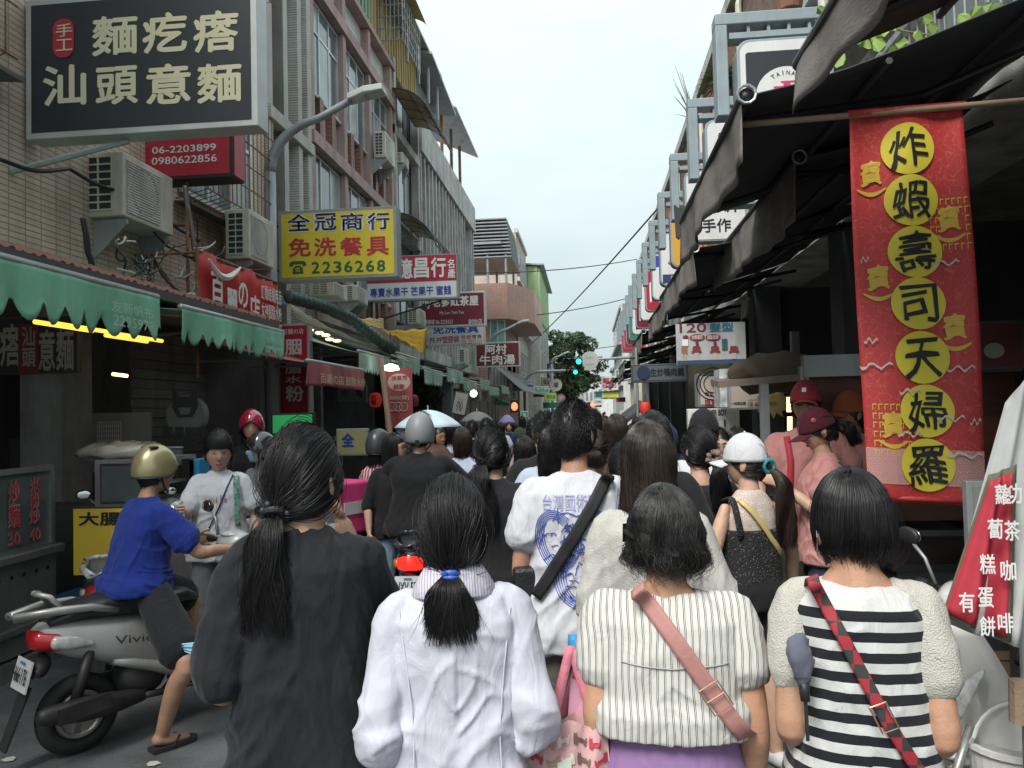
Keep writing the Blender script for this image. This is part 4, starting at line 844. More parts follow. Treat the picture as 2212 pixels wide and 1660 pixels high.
r,q=sign('pink_pennant','pink pennant with dark letters over the far stalls',1330,858,1351,869,33,.02,pm('pennant_pink',(.60,.22,.26)),pm('pennant_pink',(.60,.22,.26)),.0,[('FASHION',(1332,860,1349,867),k_maroon,.01)],cat='banner')
r,q=sign('coffee_sign','sand coloured card with a red heart cup drawing on a post',1340,887,1361,913,19,.04,f_sand,m_cream,.02,[('心',(1345,893,1356,905),k_red,.02)])
# ================================================================ RIGHT AWNINGS
m_ba=M('black_canvas',(.040,.043,.048),.8,var=.25,sc=2,bump=.2,bs=40); m_val=M('skylit_black_canvas',(.20,.187,.175),.85,var=.25,sc=4,bump=.25,bs=40,dirt=.2,stretch=(1,1,3))  # valance colour paints in the sky light on the black canvas's street side
def rawn(label,y0,y1,Xo,Zo,Zi,val,Xi=XR-.02,drop=None,seed=0,flapw=.0):
    r=thing('black_awning',label,'awning',(Xo,(y0+y1)/2,Zo),group='black retractable awnings of the right row'); n=12
    V=[];m=8
    for i in range(n+1):
        y=y0+(y1-y0)*i/n
        for j in range(m+1):
            t=j/m; V.append((Xo+(Xi-Xo)*t,y,Zo+(Zi-Zo)*t-.06*math.sin(math.pi*t)-.015*math.sin(i*2.1+seed+j)))
    F=[(i*(m+1)+j,(i+1)*(m+1)+j,(i+1)*(m+1)+j+1,i*(m+1)+j+1) for i in range(n) for j in range(m)]
    o=mkobj('canopy',V,F,m_ba,r,smooth=True); k=o.modifiers.new('s','SOLIDIFY'); k.thickness=.008
    n=int((y1-y0)/.05); m=6; V=[]
    for i in range(n+1):
        y=y0+(y1-y0)*i/n; L=val*(1+.06*math.sin(y*1.3+seed))
        for j in range(m+1):
            t=j/m; V.append((Xo-.02-.03*t*math.sin(y*4+seed)-.015*t*math.sin(y*13+seed*2),y,Zo+.02-L*t))
    F=[(i*(m+1)+j,(i+1)*(m+1)+j,(i+1)*(m+1)+j+1,i*(m+1)+j+1) for i in range(n) for j in range(m)]
    o=mkobj('valance',V,F,m_val,r,smooth=True); k=o.modifiers.new('s','SOLIDIFY'); k.thickness=.005
    if flapw:
        V=[]
        for i in range(9):
            for j in range(5):
                u,t=i/8,j/4; V.append((Xo-.02+flapw*u,y0-.02-.02*math.sin(u*5),Zo+.03+(Zi-Zo)*(flapw*u)/(Xi-Xo)-val*t))
        F=[(i*5+j,(i+1)*5+j,(i+1)*5+j+1,i*5+j+1) for i in range(8) for j in range(4)]
        o=mkobj('side_flap',V,F,m_val,r,smooth=True); k=o.modifiers.new('s','SOLIDIFY'); k.thickness=.005
    B().tube([(Xo,y0-.03,Zo),(Xo,y1+.03,Zo)],.035,12).build('front_bar',m_black,r,smooth=True)
    B().ring((Xo+.0,y0-.04,Zo+.0),(0,1,0),.045,.008,10,5).build('bar_cap',m_galv,r)
    for k,y in enumerate((y0+.25,y1-.3)):
        B().tube([(Xo+.02,y,Zo-.03),((Xo+Xi)/2+.1,y+(.35 if k==0 else -.35),(Zo+Zi)/2-.14),(Xi,y,Zi-.2)],.022,8).build('arm',m_black,r)
    for t in (.35,.7): x=Xo+(Xi-Xo)*t; B().tube([(x,y0,Zo+(Zi-Zo)*t-.09),(x,y1,Zo+(Zi-Zo)*t-.09)],.018,6).build('cross_bar',m_frd,r)
    return r
rawn('nearest black awning overhead with a long grey flap, top right corner',1.3,3.62,1.02,3.36,4.1,.28)
rawn('big black awning from whose near corner the banner pole starts',3.85,6.35,.81,3.30,3.95,.36)
rawn('black awning hanging lower and deeper behind the red banner pole',5.2,8.6,1.42,3.40,3.85,.42)
rawn('black awning with a broad grey flap left of the dark column',7.5,10.8,1.05,3.30,3.75,.38)
rawn('black awning behind the hairdresser banner',11.0,14.2,1.15,3.35,3.75,.40)
rawn('small black awning beyond the hairdresser banner',14.5,17.6,1.05,3.2,3.7,.36)
rawn('black awning with a bright slit beneath it',18,21.5,1.2,3.15,3.7,.34)
rawn('far black awning by the duck soup sign',22,26,1.05,3.1,3.6,.36)
rawn('last but one black awning down the right row',26.6,31,1.2,3.05,3.6,.34)
rawn('last black awning of the right row, pointing at the green sign',31.5,37,1.0,3.0,3.5,.36)
for k,(lb,P4) in enumerate((('rolled dark tarp lump beside the orange sign box',[onY(1455,445,8.2),onY(1497,440,8.2),onY(1490,520,8.2),onY(1460,515,8.2)]),('pale torn cloth strip hanging over the hairdresser banner',[onY(1602,645,8.3),onY(1620,642,8.3),onY(1612,682,8.3),onY(1600,692,8.3)]))):
    tarp('hanging_cloth',lb,P4,m_ba if k==0 else M('pale_cloth',(.35,.32,.28),.8),.02,k,'cloth')
# ================================================================ RED BANNER
d=4.05; r=thing('food_banner','tall red hanging banner with yellow discs and black brush characters','banner',tuple(onY(1975,1095,d)))
P00=onY(1873,1080,d);P10=onY(2130,1095,d);P01=onY(1835,243,d);P11=onY(2083,220,d)
def bp(u,v): # v down 0..1
    p=(P01*(1-u)+P11*u)*(1-v)+(P00*(1-u)+P10*u)*v; p=p.copy(); p[1]=d+.02*math.sin(v*5+u*2)+.012*math.sin(u*9+v*3); return p
n,m=24,60; V=[bp(i/n,j/m) for i in range(n+1) for j in range(m+1)]; F=[(i*(m+1)+j,i*(m+1)+j+1,(i+1)*(m+1)+j+1,(i+1)*(m+1)+j) for i in range(n) for j in range(m)]
mb=M('banner_cloth_red',(.46,.035,.035),.55,var=.08,sc=3,dirt=.15)
t=mb.node_tree; p_=t.nodes['Principled BSDF']; l_=p_.inputs['Base Color'].links[0].from_socket; tcn=nn(t,'ShaderNodeTexCoord'); w=nn(t,'ShaderNodeTexVoronoi'); w.feature='DISTANCE_TO_EDGE'; w.inputs['Scale'].default_value=16
nz=nn(t,'ShaderNodeTexNoise'); nz.inputs['Scale'].default_value=9; vm_=nn(t,'ShaderNodeVectorMath'); vm_.operation='SCALE'; vm_.inputs['Scale'].default_value=.22; va=nn(t,'ShaderNodeVectorMath'); va.operation='ADD'
t.links.new(tcn.outputs['Object'],nz.inputs['Vector']); t.links.new(nz.outputs['Color'],vm_.inputs[0]); t.links.new(tcn.outputs['Object'],va.inputs[0]); t.links.new(vm_.outputs[0],va.inputs[1]); t.links.new(va.outputs[0],w.inputs['Vector'])
rr=nn(t,'ShaderNodeValToRGB'); rr.color_ramp.elements[0].color=(.75,.75,.75,1); rr.color_ramp.elements[0].position=.012; rr.color_ramp.elements[1].color=(0,0,0,1); rr.color_ramp.elements[1].position=.03
mm=nn(t,'ShaderNodeMix'); mm.data_type='RGBA'; mm.inputs[7].default_value=(.58,.11,.09,1); t.links.new(w.outputs[0],rr.inputs[0]); t.links.new(rr.outputs[0],mm.inputs[0]); t.links.new(l_,mm.inputs[6]); t.links.new(mm.outputs[2],p_.inputs['Base Color'])
o=mkobj('cloth',V,F,mb,r,smooth=True); k_=o.modifiers.new('s','SOLIDIFY'); k_.thickness=.004
def patchB(u0,v0,u1,v1,mat,name,off,k=8,ell=False,fn=None):
    V=[];F=[]
    if ell:
        cu,cv=(u0+u1)/2,(v0+v1)/2; V.append(bp(cu,cv)-np.array([0,off,0]))
        for ring_ in(.5,1.0):
            for q in range(32): a=q*math.pi/16; V.append(bp(cu+(u1-u0)/2*ring_*math.cos(a),cv+(v1-v0)/2*ring_*math.sin(a))-np.array([0,off,0]))
        F=[(0,1+(q+1)%32,1+q) for q in range(32)]+[(1+q,1+(q+1)%32,33+(q+1)%32,33+q) for q in range(32)]
    else:
        for i in range(k+1):
            for j in range(k+1): V.append(bp(u0+(u1-u0)*i/k,v0+(v1-v0)*j/k)-np.array([0,off,0]))
        F=[(i*(k+1)+j,i*(k+1)+j+1,(i+1)*(k+1)+j+1,(i+1)*(k+1)+j) for i in range(k) for j in range(k)]
    return mkobj(name,V,F,mat,r)
k_by=pm('banner_yellow',(.66,.56,.05),.5); k_ink=pm('brush_ink',(.012,.014,.016),.5)
def glyB(ch,u0,v0,u1,v1,mat,bold,off,warp=0,name='lettering'):
    G,Fc=glyphs(ch,bold); V=[]
    for g_ in G:
        u,v=g_[0],1-g_[1]; uu=u+warp*.05*math.sin(v*7+u*3); vv=v+warp*.04*math.sin(u*6+1)-warp*.05*(u-.5)
        V.append(bp(u0+(u1-u0)*uu,v0+(v1-v0)*vv)-np.array([0,off+g_[2],0]))
    return mkobj(name,V,Fc,mat,r)
# wave pattern panel
mw=M('wave_print',(.50,.36,.33),.6); t=mw.node_tree; p_=t.nodes['Principled BSDF']; tcn=nn(t,'ShaderNodeTexCoord'); s_=nn(t,'ShaderNodeSeparateXYZ'); t.links.new(tcn.outputs['Object'],s_.inputs[0])
def mth(op,a,b=None,c=None):
    n_=nn(t,'ShaderNodeMath'); n_.operation=op
    for i,x in enumerate((a,b,c)):
        if x is None: continue
        if hasattr(x,'links'): t.links.new(x,n_.inputs[i])
        else: n_.inputs[i].default_value=x
    return n_.outputs[0]
Zs=mth('MULTIPLY',s_.outputs['Z'],42.); row=mth('FLOOR',Zs); off_=mth('MULTIPLY',mth('MODULO',mth('ABSOLUTE',row),2.),.5); fx=mth('SUBTRACT',mth('FRACT',mth('ADD',mth('MULTIPLY',s_.outputs['X'],21.),off_)),.5); fz=mth('FRACT',Zs)
rad_=mth('SQRT',mth('ADD',mth('MULTIPLY',mth('MULTIPLY',fx,2.),mth('MULTIPLY',fx,2.)),mth('MULTIPLY',fz,fz))); st=mth('GREATER_THAN',mth('SINE',mth('MULTIPLY',rad_,20.)),.1)
mm=nn(t,'ShaderNodeMix'); mm.data_type='RGBA'; mm.inputs[6].default_value=(.44,.07,.07,1); mm.inputs[7].default_value=(.56,.46,.42,1); t.links.new(st,mm.inputs[0]); t.links.new(mm.outputs[2],p_.inputs['Base Color'])
patchB(0,.865,1,.955,mw,'wave_pattern',.004)
cent=[(1963,322),(1970,435),(1977,548),(1982,660),(1989,776),(1999,890),(2002,1005)]
def uv(x,y):
    v=(y-232)/(1087-232); xl=1835+(1873-1835)*v; xr_=2083+(2130-2083)*v; return (x-xl)/(xr_-xl),v
m_gd=pm('banner_gold',(.60,.40,.05),.5)
for (x,y,fl) in ((1886,380,0),(2052,490,1),(1900,612,0),(2060,722,0),(1925,932,1)):
    u,v=uv(x,y)
    if fl:
        for i in range(7):
            for j in range(6):
                uu,vv=u-.16+i*.048,v-.065+j*.023
                if uu<.0 or uu>.97 or (abs(uu-u)<.08 and abs(vv-v)<.035): continue
                patchB(uu,vv,uu+.034,vv+.0035,m_gd,'gold_lattice',.004,1); patchB(uu,vv+.003,uu+.008,vv+.016,m_gd,'gold_lattice',.0045,1)
    glyB('寶',u-.10,v-.045,u+.09,v+.018,m_gd,.03,.007,1,'gold_emblem'); 
    V=[bp(u-.13+.25*a,v+.030+.012*math.sin(a*3.1)+w_)-np.array([0,.007,0]) for a in np.linspace(0,1,9) for w_ in(-.005,.006*math.sin(a*3.14))]
    mkobj('gold_stroke',V,[(2*i,2*i+1,2*i+3,2*i+2) for i in range(8)],m_gd,r)
for (x,y),ch in zip(cent,'炸蝦壽司天婦羅'):
    u,v=uv(x,y); patchB(u-.235,v-.066,u+.235,v+.066,k_by,'yellow_disc',.010,ell=True)
    glyB(ch,u-.165,v-.050,u+.165,v+.050,k_ink,.012,.014,1)
rng=np.random.RandomState(3)
for (x,y,L) in ((2040,575,60),(1890,795,70),(2070,800,60),(2080,980,80),(1870,560,20),(1880,740,30),(1960,850,50),(2050,905,60),(1960,940,60),(2100,910,25)):
    V=[];nn_=14
    for i in range(nn_+1):
        u,v=uv(x+L*(i/nn_-.5),y+5*math.sin(i*.9)+rng.uniform(-2,2)); h=.002+.002*rng.rand() if 0<i<nn_ else 0
        V+= [bp(min(u,1),v-h)-np.array([0,.017,0]),bp(min(u,1),v+h)-np.array([0,.017,0])]
    mkobj('crease',V,[(2*i,2*i+1,2*i+3,2*i+2) for i in range(nn_)],pm('worn_white',(.55,.48,.44),.7),r)
B().tube([bp(-.02,.005),bp(1.02,.005)],.022,8).build('top_hem',mb,r,smooth=True); B().tube([bp(0,.99),bp(1,.99)],.014,8).build('bottom_hem',mb,r,smooth=True)
a=onY(1598,270,4.05); b_=onY(2240,215,4.05)
tag(B().tube([a,(a+b_)/2+np.array([0,0,.0]),b_],.017,8).build('bamboo_pole',M('bamboo',(.33,.25,.17),.6,dirt=.3),smooth=True,org=a),'thin bamboo pole across the right awnings carrying the red banner','pole')
# ================================================================ RIGHT STALLS
d=8.0; r,q=sign('hairdresser_banner','white hairdresser banner with 120 and drawn red chairs hanging under the awnings',1462,695,1609,789,d,.03,M('banner_white',(.40,.42,.42),.6,dirt=.3),pm('navy',(.03,.07,.14)),.0,[('120',(1468,699,1526,719),k_maroon,.02),('髮型',(1532,698,1585,718),pm('teal_print',(.03,.15,.2)),.04)],cat='banner')
dd=d-.008; m_pr=pm('chair_red',(.22,.03,.04)); m_nv=pm('navy',(.03,.07,.14)); m_skinp=pm('skin_print',(.45,.36,.3))
rectY(1463,775,1608,788,dd,m_nv,r,'navy_foot')
for x0 in(1490,1524): ellY(x0,712+9,x0+32,712+24,dd,m_pr,r,'red_oval'); 
textY('女春電剪',1494,724,1518,733,dd-.004,k_white,r); textY('護髮染燙',1528,724,1552,733,dd-.004,k_white,r)
for x0 in(1496,1536,1577):
    rectY(x0,747,x0+17,761,dd,m_pr,r,'drawn_chair',rnd=.02); rectY(x0-3,758,x0+20,761,dd-.003,m_pr,r,'drawn_chair'); rectY(x0+4,762,x0+13,778,dd,m_skinp,r,'drawn_stool')
for x0 in(1502,1541): ellY(x0,737,x0+7,746,dd,k_maroon,r,'drawn_head')
ellY(1475,724,1487,733,dd,k_maroon,r,'drawn_head'); rectY(1474,733,1486,748,dd,k_white,r,'drawn_person'); rectY(1472,747,1484,764,dd,pm('brown_print',(.3,.12,.08)),r,'drawn_skirt'); rectY(1473,764,1476,780,dd-.004,m_skinp,r,'drawn_leg'); rectY(1479,764,1482,780,dd-.004,m_skinp,r,'drawn_leg')
rectY(1560,732,1571,756,dd,pm('dkteal',(.04,.1,.1)),r,'drawn_person')
r,q=sign('shop_sign','dark wall sign for fried duck soup under the far right awnings',1364,784,1486,827,11.5,.1,pm('slate',(.09,.11,.13)),m_frd,.03,[('生炒鴨肉羹',(1405,796,1478,814),k_black,.03)]); ellY(1376,790,1404,820,11.49,k_blue if 0 else pm('dknavy',(.02,.03,.07)),r)
r,q=sign('light_box_sign','upright light box sign with a red swirl drawing and skewer price',1508,806,1554,880,8.8,.25,M('warm_face',(.50,.45,.38),.5,emit=.12),m_galv,.03,[('每支',(1523,846,1541,856),k_black,.02),('旗魚',(1522,862,1549,877),k_red,.03)])
for k in range(3): B().ring(onY(1540,829,8.79),(0,1,0),.10+.04*k,.006,24,4).build('swirl',k_black,r)
ellY(1537,824,1552,838,8.78,k_red,r)
r,q=sign('stall_sign','wide cream stall sign with brush characters and prices 150 100 50',1576,802,1692,886,7.6,.12,pm('sign_parch',(.46,.40,.34)),m_galv,.02,[('虎午初',(1580,812,1640,826),k_black,.03),('一試成主顧',(1580,868,1611,875),k_black,.02),('大份 中份 小份',(1616,862,1652,867),k_black,0),('150 100 50',(1616,869,1652,878),k_black,.02)])
c=onY(1670,872,7.59); pts=[]
for k in range(24): a=k*math.pi/12; q_=.15 if k%2==0 else .09; pts.append((c[0]+q_*1.2*math.cos(a),7.59,c[2]+q_*math.sin(a)))
B().slab(pts,(0,-.003,0)).build('starburst',pm('burst_brown',(.25,.18,.08)),r); textY('現炸',1662,867,1678,876,7.58,k_black,r)
B().mm(*onY(1556,880,7.75),*(onY(1574,798,7.9)+np.array([0,.2,0]))).build('sign_end',M('peeling_white',(.42,.44,.43),.7,var=.6,sc=14),r)
r,q=sign('stall_sign','white stall sign board lettered FISHER BOY above the crowd',1488,881,1597,960,7.0,.10,pm('fisher_white',(.50,.52,.53)),m_white,.03,[('FiSHER BOY',(1521,885,1570,899),k_black,.04),('TAINAN TEMPURA',(1533,903,1562,906),pm('mid_grey',(.3,.3,.32)),0)])
rectY(1564,906,1567,922,6.99,k_black,r,'drawn_stroke')
# stall cart with roof, posts, board
d=5.9; r=thing('food_stall','market stall frame with wooden board back, metal beam and a slanting roof board','market stall',tuple(onY(1700,1100,d)))
a=onY(1552,838,d);b_=onY(1735,822,d); B().slab([a,b_,b_+np.array([0,1.0,.03]),a+np.array([.1,1.0,.05])],(0,0,.05)).build('roof_board',M('worn_wood',(.24,.20,.16),.8,bump=.3,dirt=.4),r)
a=onY(1733,795,d);b_=onY(1852,785,d); B().mm(a[0],d-.05,a[2]-.07,3.1,d+.03,a[2]+.09).build('beam',m_galv,r)
m_wood=M('brown_board',(.13,.055,.035),.6,var=.25,stretch=(1,1,6),sc=2,dirt=.3)
a=onY(1740,1010,d); B().mm(a[0],d+.05,.9,3.1,d+.08,onY(1740,815,d)[2]).build('back_board',m_wood,r)
for x in(1650,1737): a=onY(x,850,d); B().mm(a[0]-.03,d-.03,.1,a[0]+.03,d+.03,onY(x,792 if x>1700 else 830,d)[2]).build('post',m_galv,r)
for x in(1720,): a=onY(x,850,d+.9); B().mm(a[0]-.03,d+.85,.1,a[0]+.03,d+.93,2.4).build('post',m_frd,r)
a=onY(1600,1000,d); B().mm(a[0],d+.1,.75,2.75,d+1.0,.82).build('counter',m_steel,r); B().mm(a[0]+.05,d+.15,.1,2.7,d+.95,.75).build('cabinet',m_frd,r)
c=onY(1690,812,6.3); V=[];n=16
r=thing('burlap_bundle','brown burlap bundle lying on the stall roof','bundle',tuple(c)); 
b=B().ball((c[0],6.4,c[2]+.03),(.42,.3,.15),20,12); V=np.array(b.V); V+= (vn(V*9,3)[:,None]-.5)*np.array([.08,.08,.10]); b.V=[tuple(v) for v in V]; b.build('sack',M('burlap',(.13,.10,.07),.95,bump=.5,bs=120),r,smooth=True)
tl=M('tube_light_lit',(1.,.78,.32),.3,emit=1.6); tlw=M('bulb_lit',(1,.97,.9),.3,emit=2.5)
tag(B().tube([onY(1707,858,6.6),onY(1707,890,6.6)],.03,8).build('tube_light',tl,org=onY(1707,858,6.6)),'lit upright tube light behind the pink shirted man','lamp')
tag(B().tube([onY(1706,900,6.6),onY(1706,930,6.6)],.02,8).build('tube_light',tl,org=onY(1706,900,6.6)),'lower lit tube light segment next to the stall post','lamp')
# red lantern far right, tent awning
def lantern(label,x,y,rx_,d,mat,txt_=None,em=0):
    c=onY(x,y,d); k=abs(onY(x+rx_,y,d)[0]-c[0]); r=thing('paper_lantern',label,'lantern',tuple(c)); b=B(); prof=[(k*.35,-k*1.2)]+[(k*(.55+.45*math.cos(t))*(1+.03*(i%2)),k*1.1*math.sin(t)) for i,t in enumerate(np.linspace(-1.45,1.45,19))]+[(k*.35,k*1.2)]
    b.lathe(c,(0,0,1),prof,22).build('shade',mat,r,smooth=True); B().lathe(c,(0,0,1),[(k*.4,k*1.15),(k*.4,k*1.3)],14).build('cap',m_black,r); B().lathe(c,(0,0,1),[(k*.4,-k*1.3),(k*.4,-k*1.15)],14).build('base',m_black,r)
    if txt_: text(txt_,(c[0]-k*.4,c[1]-k*1.06,c[2]-k*.8),(k*.8,0,0),(0,0,k*1.6),k_black,r,.03)
    B().tube([(c[0],c[1],c[2]+k*1.3),(c[0],c[1],c[2]+k*2.5)],.008,5).build('cord',m_black,r)
    return r
m_lan=M('lantern_red_lit',(.50,.03,.02),.6,emit=.10)
lantern('red lantern glowing above the crowd by the right arcade',1394,882,12,13,m_lan)
lantern('red lantern left of the hanging mirrored banner',811,864,13,13.2,m_lan,'拉\n麺')
lantern('dark red lantern right of the hanging mirrored banner',893,866,11,13.6,M('lantern_dark',(.2,.03,.03),.6),'拉\n麺')
rt=thing('striped_canopy','small canopy with white edges above the far right stalls','canopy',tuple(onY(1375,925,16)))
for k in range(4):
    a=onY(1352,940-k*9,16);b_=onY(1398,905-k*9,16); B().slab([a,b_,b_+np.array([0,2.5,.1]),a+np.array([0,2.5,.1])],(0,0,.06)).build('canopy_board',m_white if k%2==0 else m_ba,rt)
a=onY(1378,900,15.8); 
B().tube([(a[0],15.8,0),(a[0],15.8,3)],.03,6).build('post',m_galv,rt)
# olive backdrop board in arcade
tag(B().mm(1.9,15.0,1.2,2.7,15.05,2.6).build('olive_board',M('olive_board_paint',(.10,.10,.06),.8,var=.4),org=(2.3,15,1.9)),'dull olive notice board inside the right arcade','board')
# shelving / counters inside the right arcade
def counter(label,x0,y0,x1,y1,h,mat,top,items=6,seed=0):
    rng=np.random.RandomState(seed); r=thing('shop_counter',label,'counter',((x0+x1)/2,(y0+y1)/2,0)); B().mm(x0,y0,.1,x1,y1,h).build('cabinet',mat,r); B().mm(x0-.03,y0-.03,h,x1+.03,y1+.03,h+.04).build('top',top,r); return r
counter('dark draped table behind the red banner',1.75,4.7,2.7,5.6,.80,m_frd,m_black)
counter('shadowed stall counter right of the red banner',2.3,3.9,3.6,4.6,.95,m_frd,m_black)
counter('steel counter under the FISHER BOY sign',1.0+.35,7.2,2.6,8.2,.95,m_steel,m_steel)
counter('dark counter farther inside the right arcade',1.7,10.2,2.7,12.8,.95,m_frd,m_steel)
r,q=sign('poster_board','dark red poster board with a pale bowl photo, right of the red banner',2118,690,2212,800,5.6,.04,pm('poster_maroon',(.10,.025,.03)),m_frd,.02); ellY(2125,740,2168,775,5.59,pm('bowl_pale',(.30,.29,.22)),r,'printed_bowl')
r,q=sign('framed_board','grey metal framed board leaning beside the white and red tent cloth',2096,1038,2150,1260,3.35,.04,pm('board_grey',(.25,.26,.26)),m_galv,.025)
# tent cloth with red print
d=2.75
def cloth4(name,label,P4,mat,parent=None,n=16,amp=.02,seed=0,off=0,folds=3,cat=None):
    P4=[np.array(p,float) for p in P4]; V=[]
    for i in range(n+1):
        for j in range(n+1):
            u,v=i/n,j/n; p=(P4[0]*(1-u)+P4[1]*u)*(1-v)+(P4[3]*(1-u)+P4[2]*u)*v
            V.append(p+np.array([0,amp*math.sin(u*6.28*folds+seed)*(.4+v)-off,0]))
    F=[(i*(n+1)+j,i*(n+1)+j+1,(i+1)*(n+1)+j+1,(i+1)*(n+1)+j) for i in range(n) for j in range(n)]
    o=mkobj(name,V,F,mat,parent,smooth=True,org=P4[0] if parent is None else None); k=o.modifiers.new('s','SOLIDIFY'); k.thickness=.003
    return o
r=thing('folded_parasol','folded white parasol cloth with a red panel of white characters hanging from its pole','parasol',tuple(onY(2205,1300,2.8)))
cloth4('cloth','',[onY(2176,870,d),onY(2290,700,d),onY(2215,1400,d),onY(2052,1352,d)],M('white_parasol_cloth',(.52,.53,.52),.8,dirt=.25),r,18,.03,1,0,2)
E4=[onY(2143,1038,d-.055),onY(2194,1016,d-.055),onY(2190,1381,d-.055),onY(2048,1328,d-.055)]
cloth4('olive_trim','',[onY(2139,1026,d-.048),onY(2199,1003,d-.048),onY(2195,1391,d-.048),onY(2042,1334,d-.048)],M('olive_trim',(.12,.13,.08),.8),r,18,.02,1,0,2)
cloth4('red_panel','',E4,M('tent_red',(.42,.03,.05),.7,dirt=.15),r,18,.02,1,0,2)
for ch,x,y in (('蘿',2166,1068),('蔔',2150,1142),('糕',2133,1218),('蛋',2129,1290),('餅',2133,1352),('奶',2186,1068) if 0 else ('功',2190,1066),('茶',2170,1150) if 0 else ('茶',2186,1146),('咖',2178,1232),('啡',2166,1350) if 0 else ('啡',2172,1345),('有',2088,1300)):
    textY(ch,x-17,y-22,x+17,y+22,d-.10,k_white,r,.02)
B().tube([(onY(2207,1380,2.85)[0],2.85,0),(onY(2206,1000,2.85)[0],2.85,onY(2206,1000,2.85)[2])],.022,10).build('pole',m_galv,r,smooth=True); B().tube([onY(2203,1470,2.82),onY(2204,1560,2.82)],.034,10).build('tape_wrap',M('tape_brown',(.25,.18,.12),.7,bump=.4),r)
# bucket
c=onY(2185,1600,3.1); cz=c[2]; r=thing('plastic_bucket','white plastic bucket filled with concrete at the foot of the parasol pole','bucket',(c[0],3.1,0)); B().lathe((c[0],3.1,0),(0,0,1),[(.115,0),(.15,cz-.02),(.162,cz-.02),(.162,cz),(.145,cz),(.14,cz-.04)],28).build('body',m_white,r,smooth=False)
B().lathe((c[0],3.1,cz-.06),(0,0,1),[(0.001,.03),(.06,.04),(.14,.02)],20).build('concrete_fill',m_conc,r); B().tube([(c[0]-.16,3.1,cz-.03)]+[(c[0]-.16*math.cos(t),3.1-.05,cz+.16*math.sin(t)) for t in np.linspace(.2,2.9,12)]+[(c[0]+.16,3.1,cz-.03)],.007,6).build('handle',m_white,r)
# ================================================================ LEFT STALLS
Xc=-4.05; r=thing('food_cart','stainless steel food cart with a glass menu board listing soups and noodles','food cart',(Xc-.4,4.7,0))
B().mm(Xc-.85,3.4,.14,Xc,5.5,.80).build('body',m_steel,r,bev=.01); B().mm(Xc-.9,3.35,.80,Xc+.05,5.53,.86).build('counter_top',m_steel,r,bev=.008)
B().mm(Xc-.02,3.4,.30,Xc+.03,5.52,.34).build('rail',m_steel,r); B().mm(Xc-.88,3.42,.0,Xc+.035,5.55,.12).build('plinth',m_steel,r)
b=B()
for k in range(16): b.lathe((Xc+.002,3.6+k*.12,.70),(1,0,0),[(.016,0),(.016,.004)],8)
b.build('vent_hole',m_black,r)
B().mm(Xc-.02,3.4,.87,Xc+.0,5.42,1.44).build('menu_glass',M('smoky_glass',(.10,.12,.115),.15,var=.3,spec=.6),r)
b=B(); b.mm(Xc-.03,3.38,1.42,Xc+.02,5.45,1.46).mm(Xc-.03,5.42,.86,Xc+.02,5.46,1.42).mm(Xc-.03,3.38,.86,Xc+.018,5.42,.885); b.build('menu_frame',m_steel,r)
m_mr=pm('menu_red',(.45,.04,.05)); m_mk=pm('menu_black',(.05,.06,.06)); k_wo=pm('menu_white',(.5,.5,.48))
for i,(ch,pr,mt) in enumerate((('魯肉飯','25',m_mr),('豬腸湯','35',m_mr),('豬血湯','35',m_mk),('豬血湯','45',m_mr),('鍋米粉','30',m_mk),('炒麵','30',m_mr),('米粉炒','40',m_mr))):
    y=3.98+i*.205; 
    for (m_,bd,of) in((k_wo,.05,.006),(mt,.02,.010)):
        text('\n'.join(ch),(Xc,y,1.04),(0,.115,0),(0,0,.34),m_,r,bd,off=of); text(pr,(Xc,y,.92),(0,.12,0),(0,0,.09),m_,r,bd,off=of)
# shop interior sign
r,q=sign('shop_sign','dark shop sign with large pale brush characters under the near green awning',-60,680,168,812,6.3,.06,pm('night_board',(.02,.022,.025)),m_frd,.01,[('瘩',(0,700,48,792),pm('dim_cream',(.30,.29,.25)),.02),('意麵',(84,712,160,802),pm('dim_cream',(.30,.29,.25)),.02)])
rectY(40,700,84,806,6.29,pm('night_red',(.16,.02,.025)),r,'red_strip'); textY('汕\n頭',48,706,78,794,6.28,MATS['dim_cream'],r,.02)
for i,(a,b_,lb) in enumerate(((( 75,695),(200,722),'lit yellow tube lamp, leftmost under the near green awning'),((110,697),(232,723),'lit yellow tube lamp behind the leftmost one'),((228,724),(318,747),'lit yellow tube lamp farther along under the green awning'),((258,722),(350,745),'lit yellow tube lamp nearest the awning end'))):
    X=-3.85-.12*(i%2); p=onX(*a,X);q2=onX(*b_,X); q2[2]=p[2]
    tag(B().tube([p,q2],.017,8).build('tube_light',M('tube_light_amber',(1.,.56,.07),.3,emit=.85),org=p),lb,'lamp')
p=onY(243,808,7.5);q2=onY(275,812,7.5); tag(B().tube([p,q2],.018,8).build('tube_light',tl,org=p),'short lit tube lamp deep inside the dark left shop','lamp')
# LED bulbs under awning
for i,(x,y) in enumerate(((668,713),(690,719),(704,724),(712,733),(728,736))):
    c=onY(x,y,11.6+.2*i); tag(B().ball(c,(.07,.07,.025),12,6).build('ceiling_bulb',tl,org=c),'small lit round lamps under the awning behind the cosmetics sign','lamp','round lamps under the awning')
c=onY(844,799,11.9); r=thing('pendant_lamp','bright white pendant lamp beside the wooden pole','lamp',tuple(c)); B().lathe(c,(0,0,1),[(.02,.10),(.12,.06),(.14,.0),(.02,-.02)],16).build('shade',tlw,r,smooth=True); B().tube([c,c+np.array([0,0,.6])],.008,5).build('cord',m_black,r)
c=onY(1023,850,19); tag(B().ball(c,.09).build('bulb',tlw,org=c,smooth=True),'small bright bulb above the plant covered shop front','lamp')
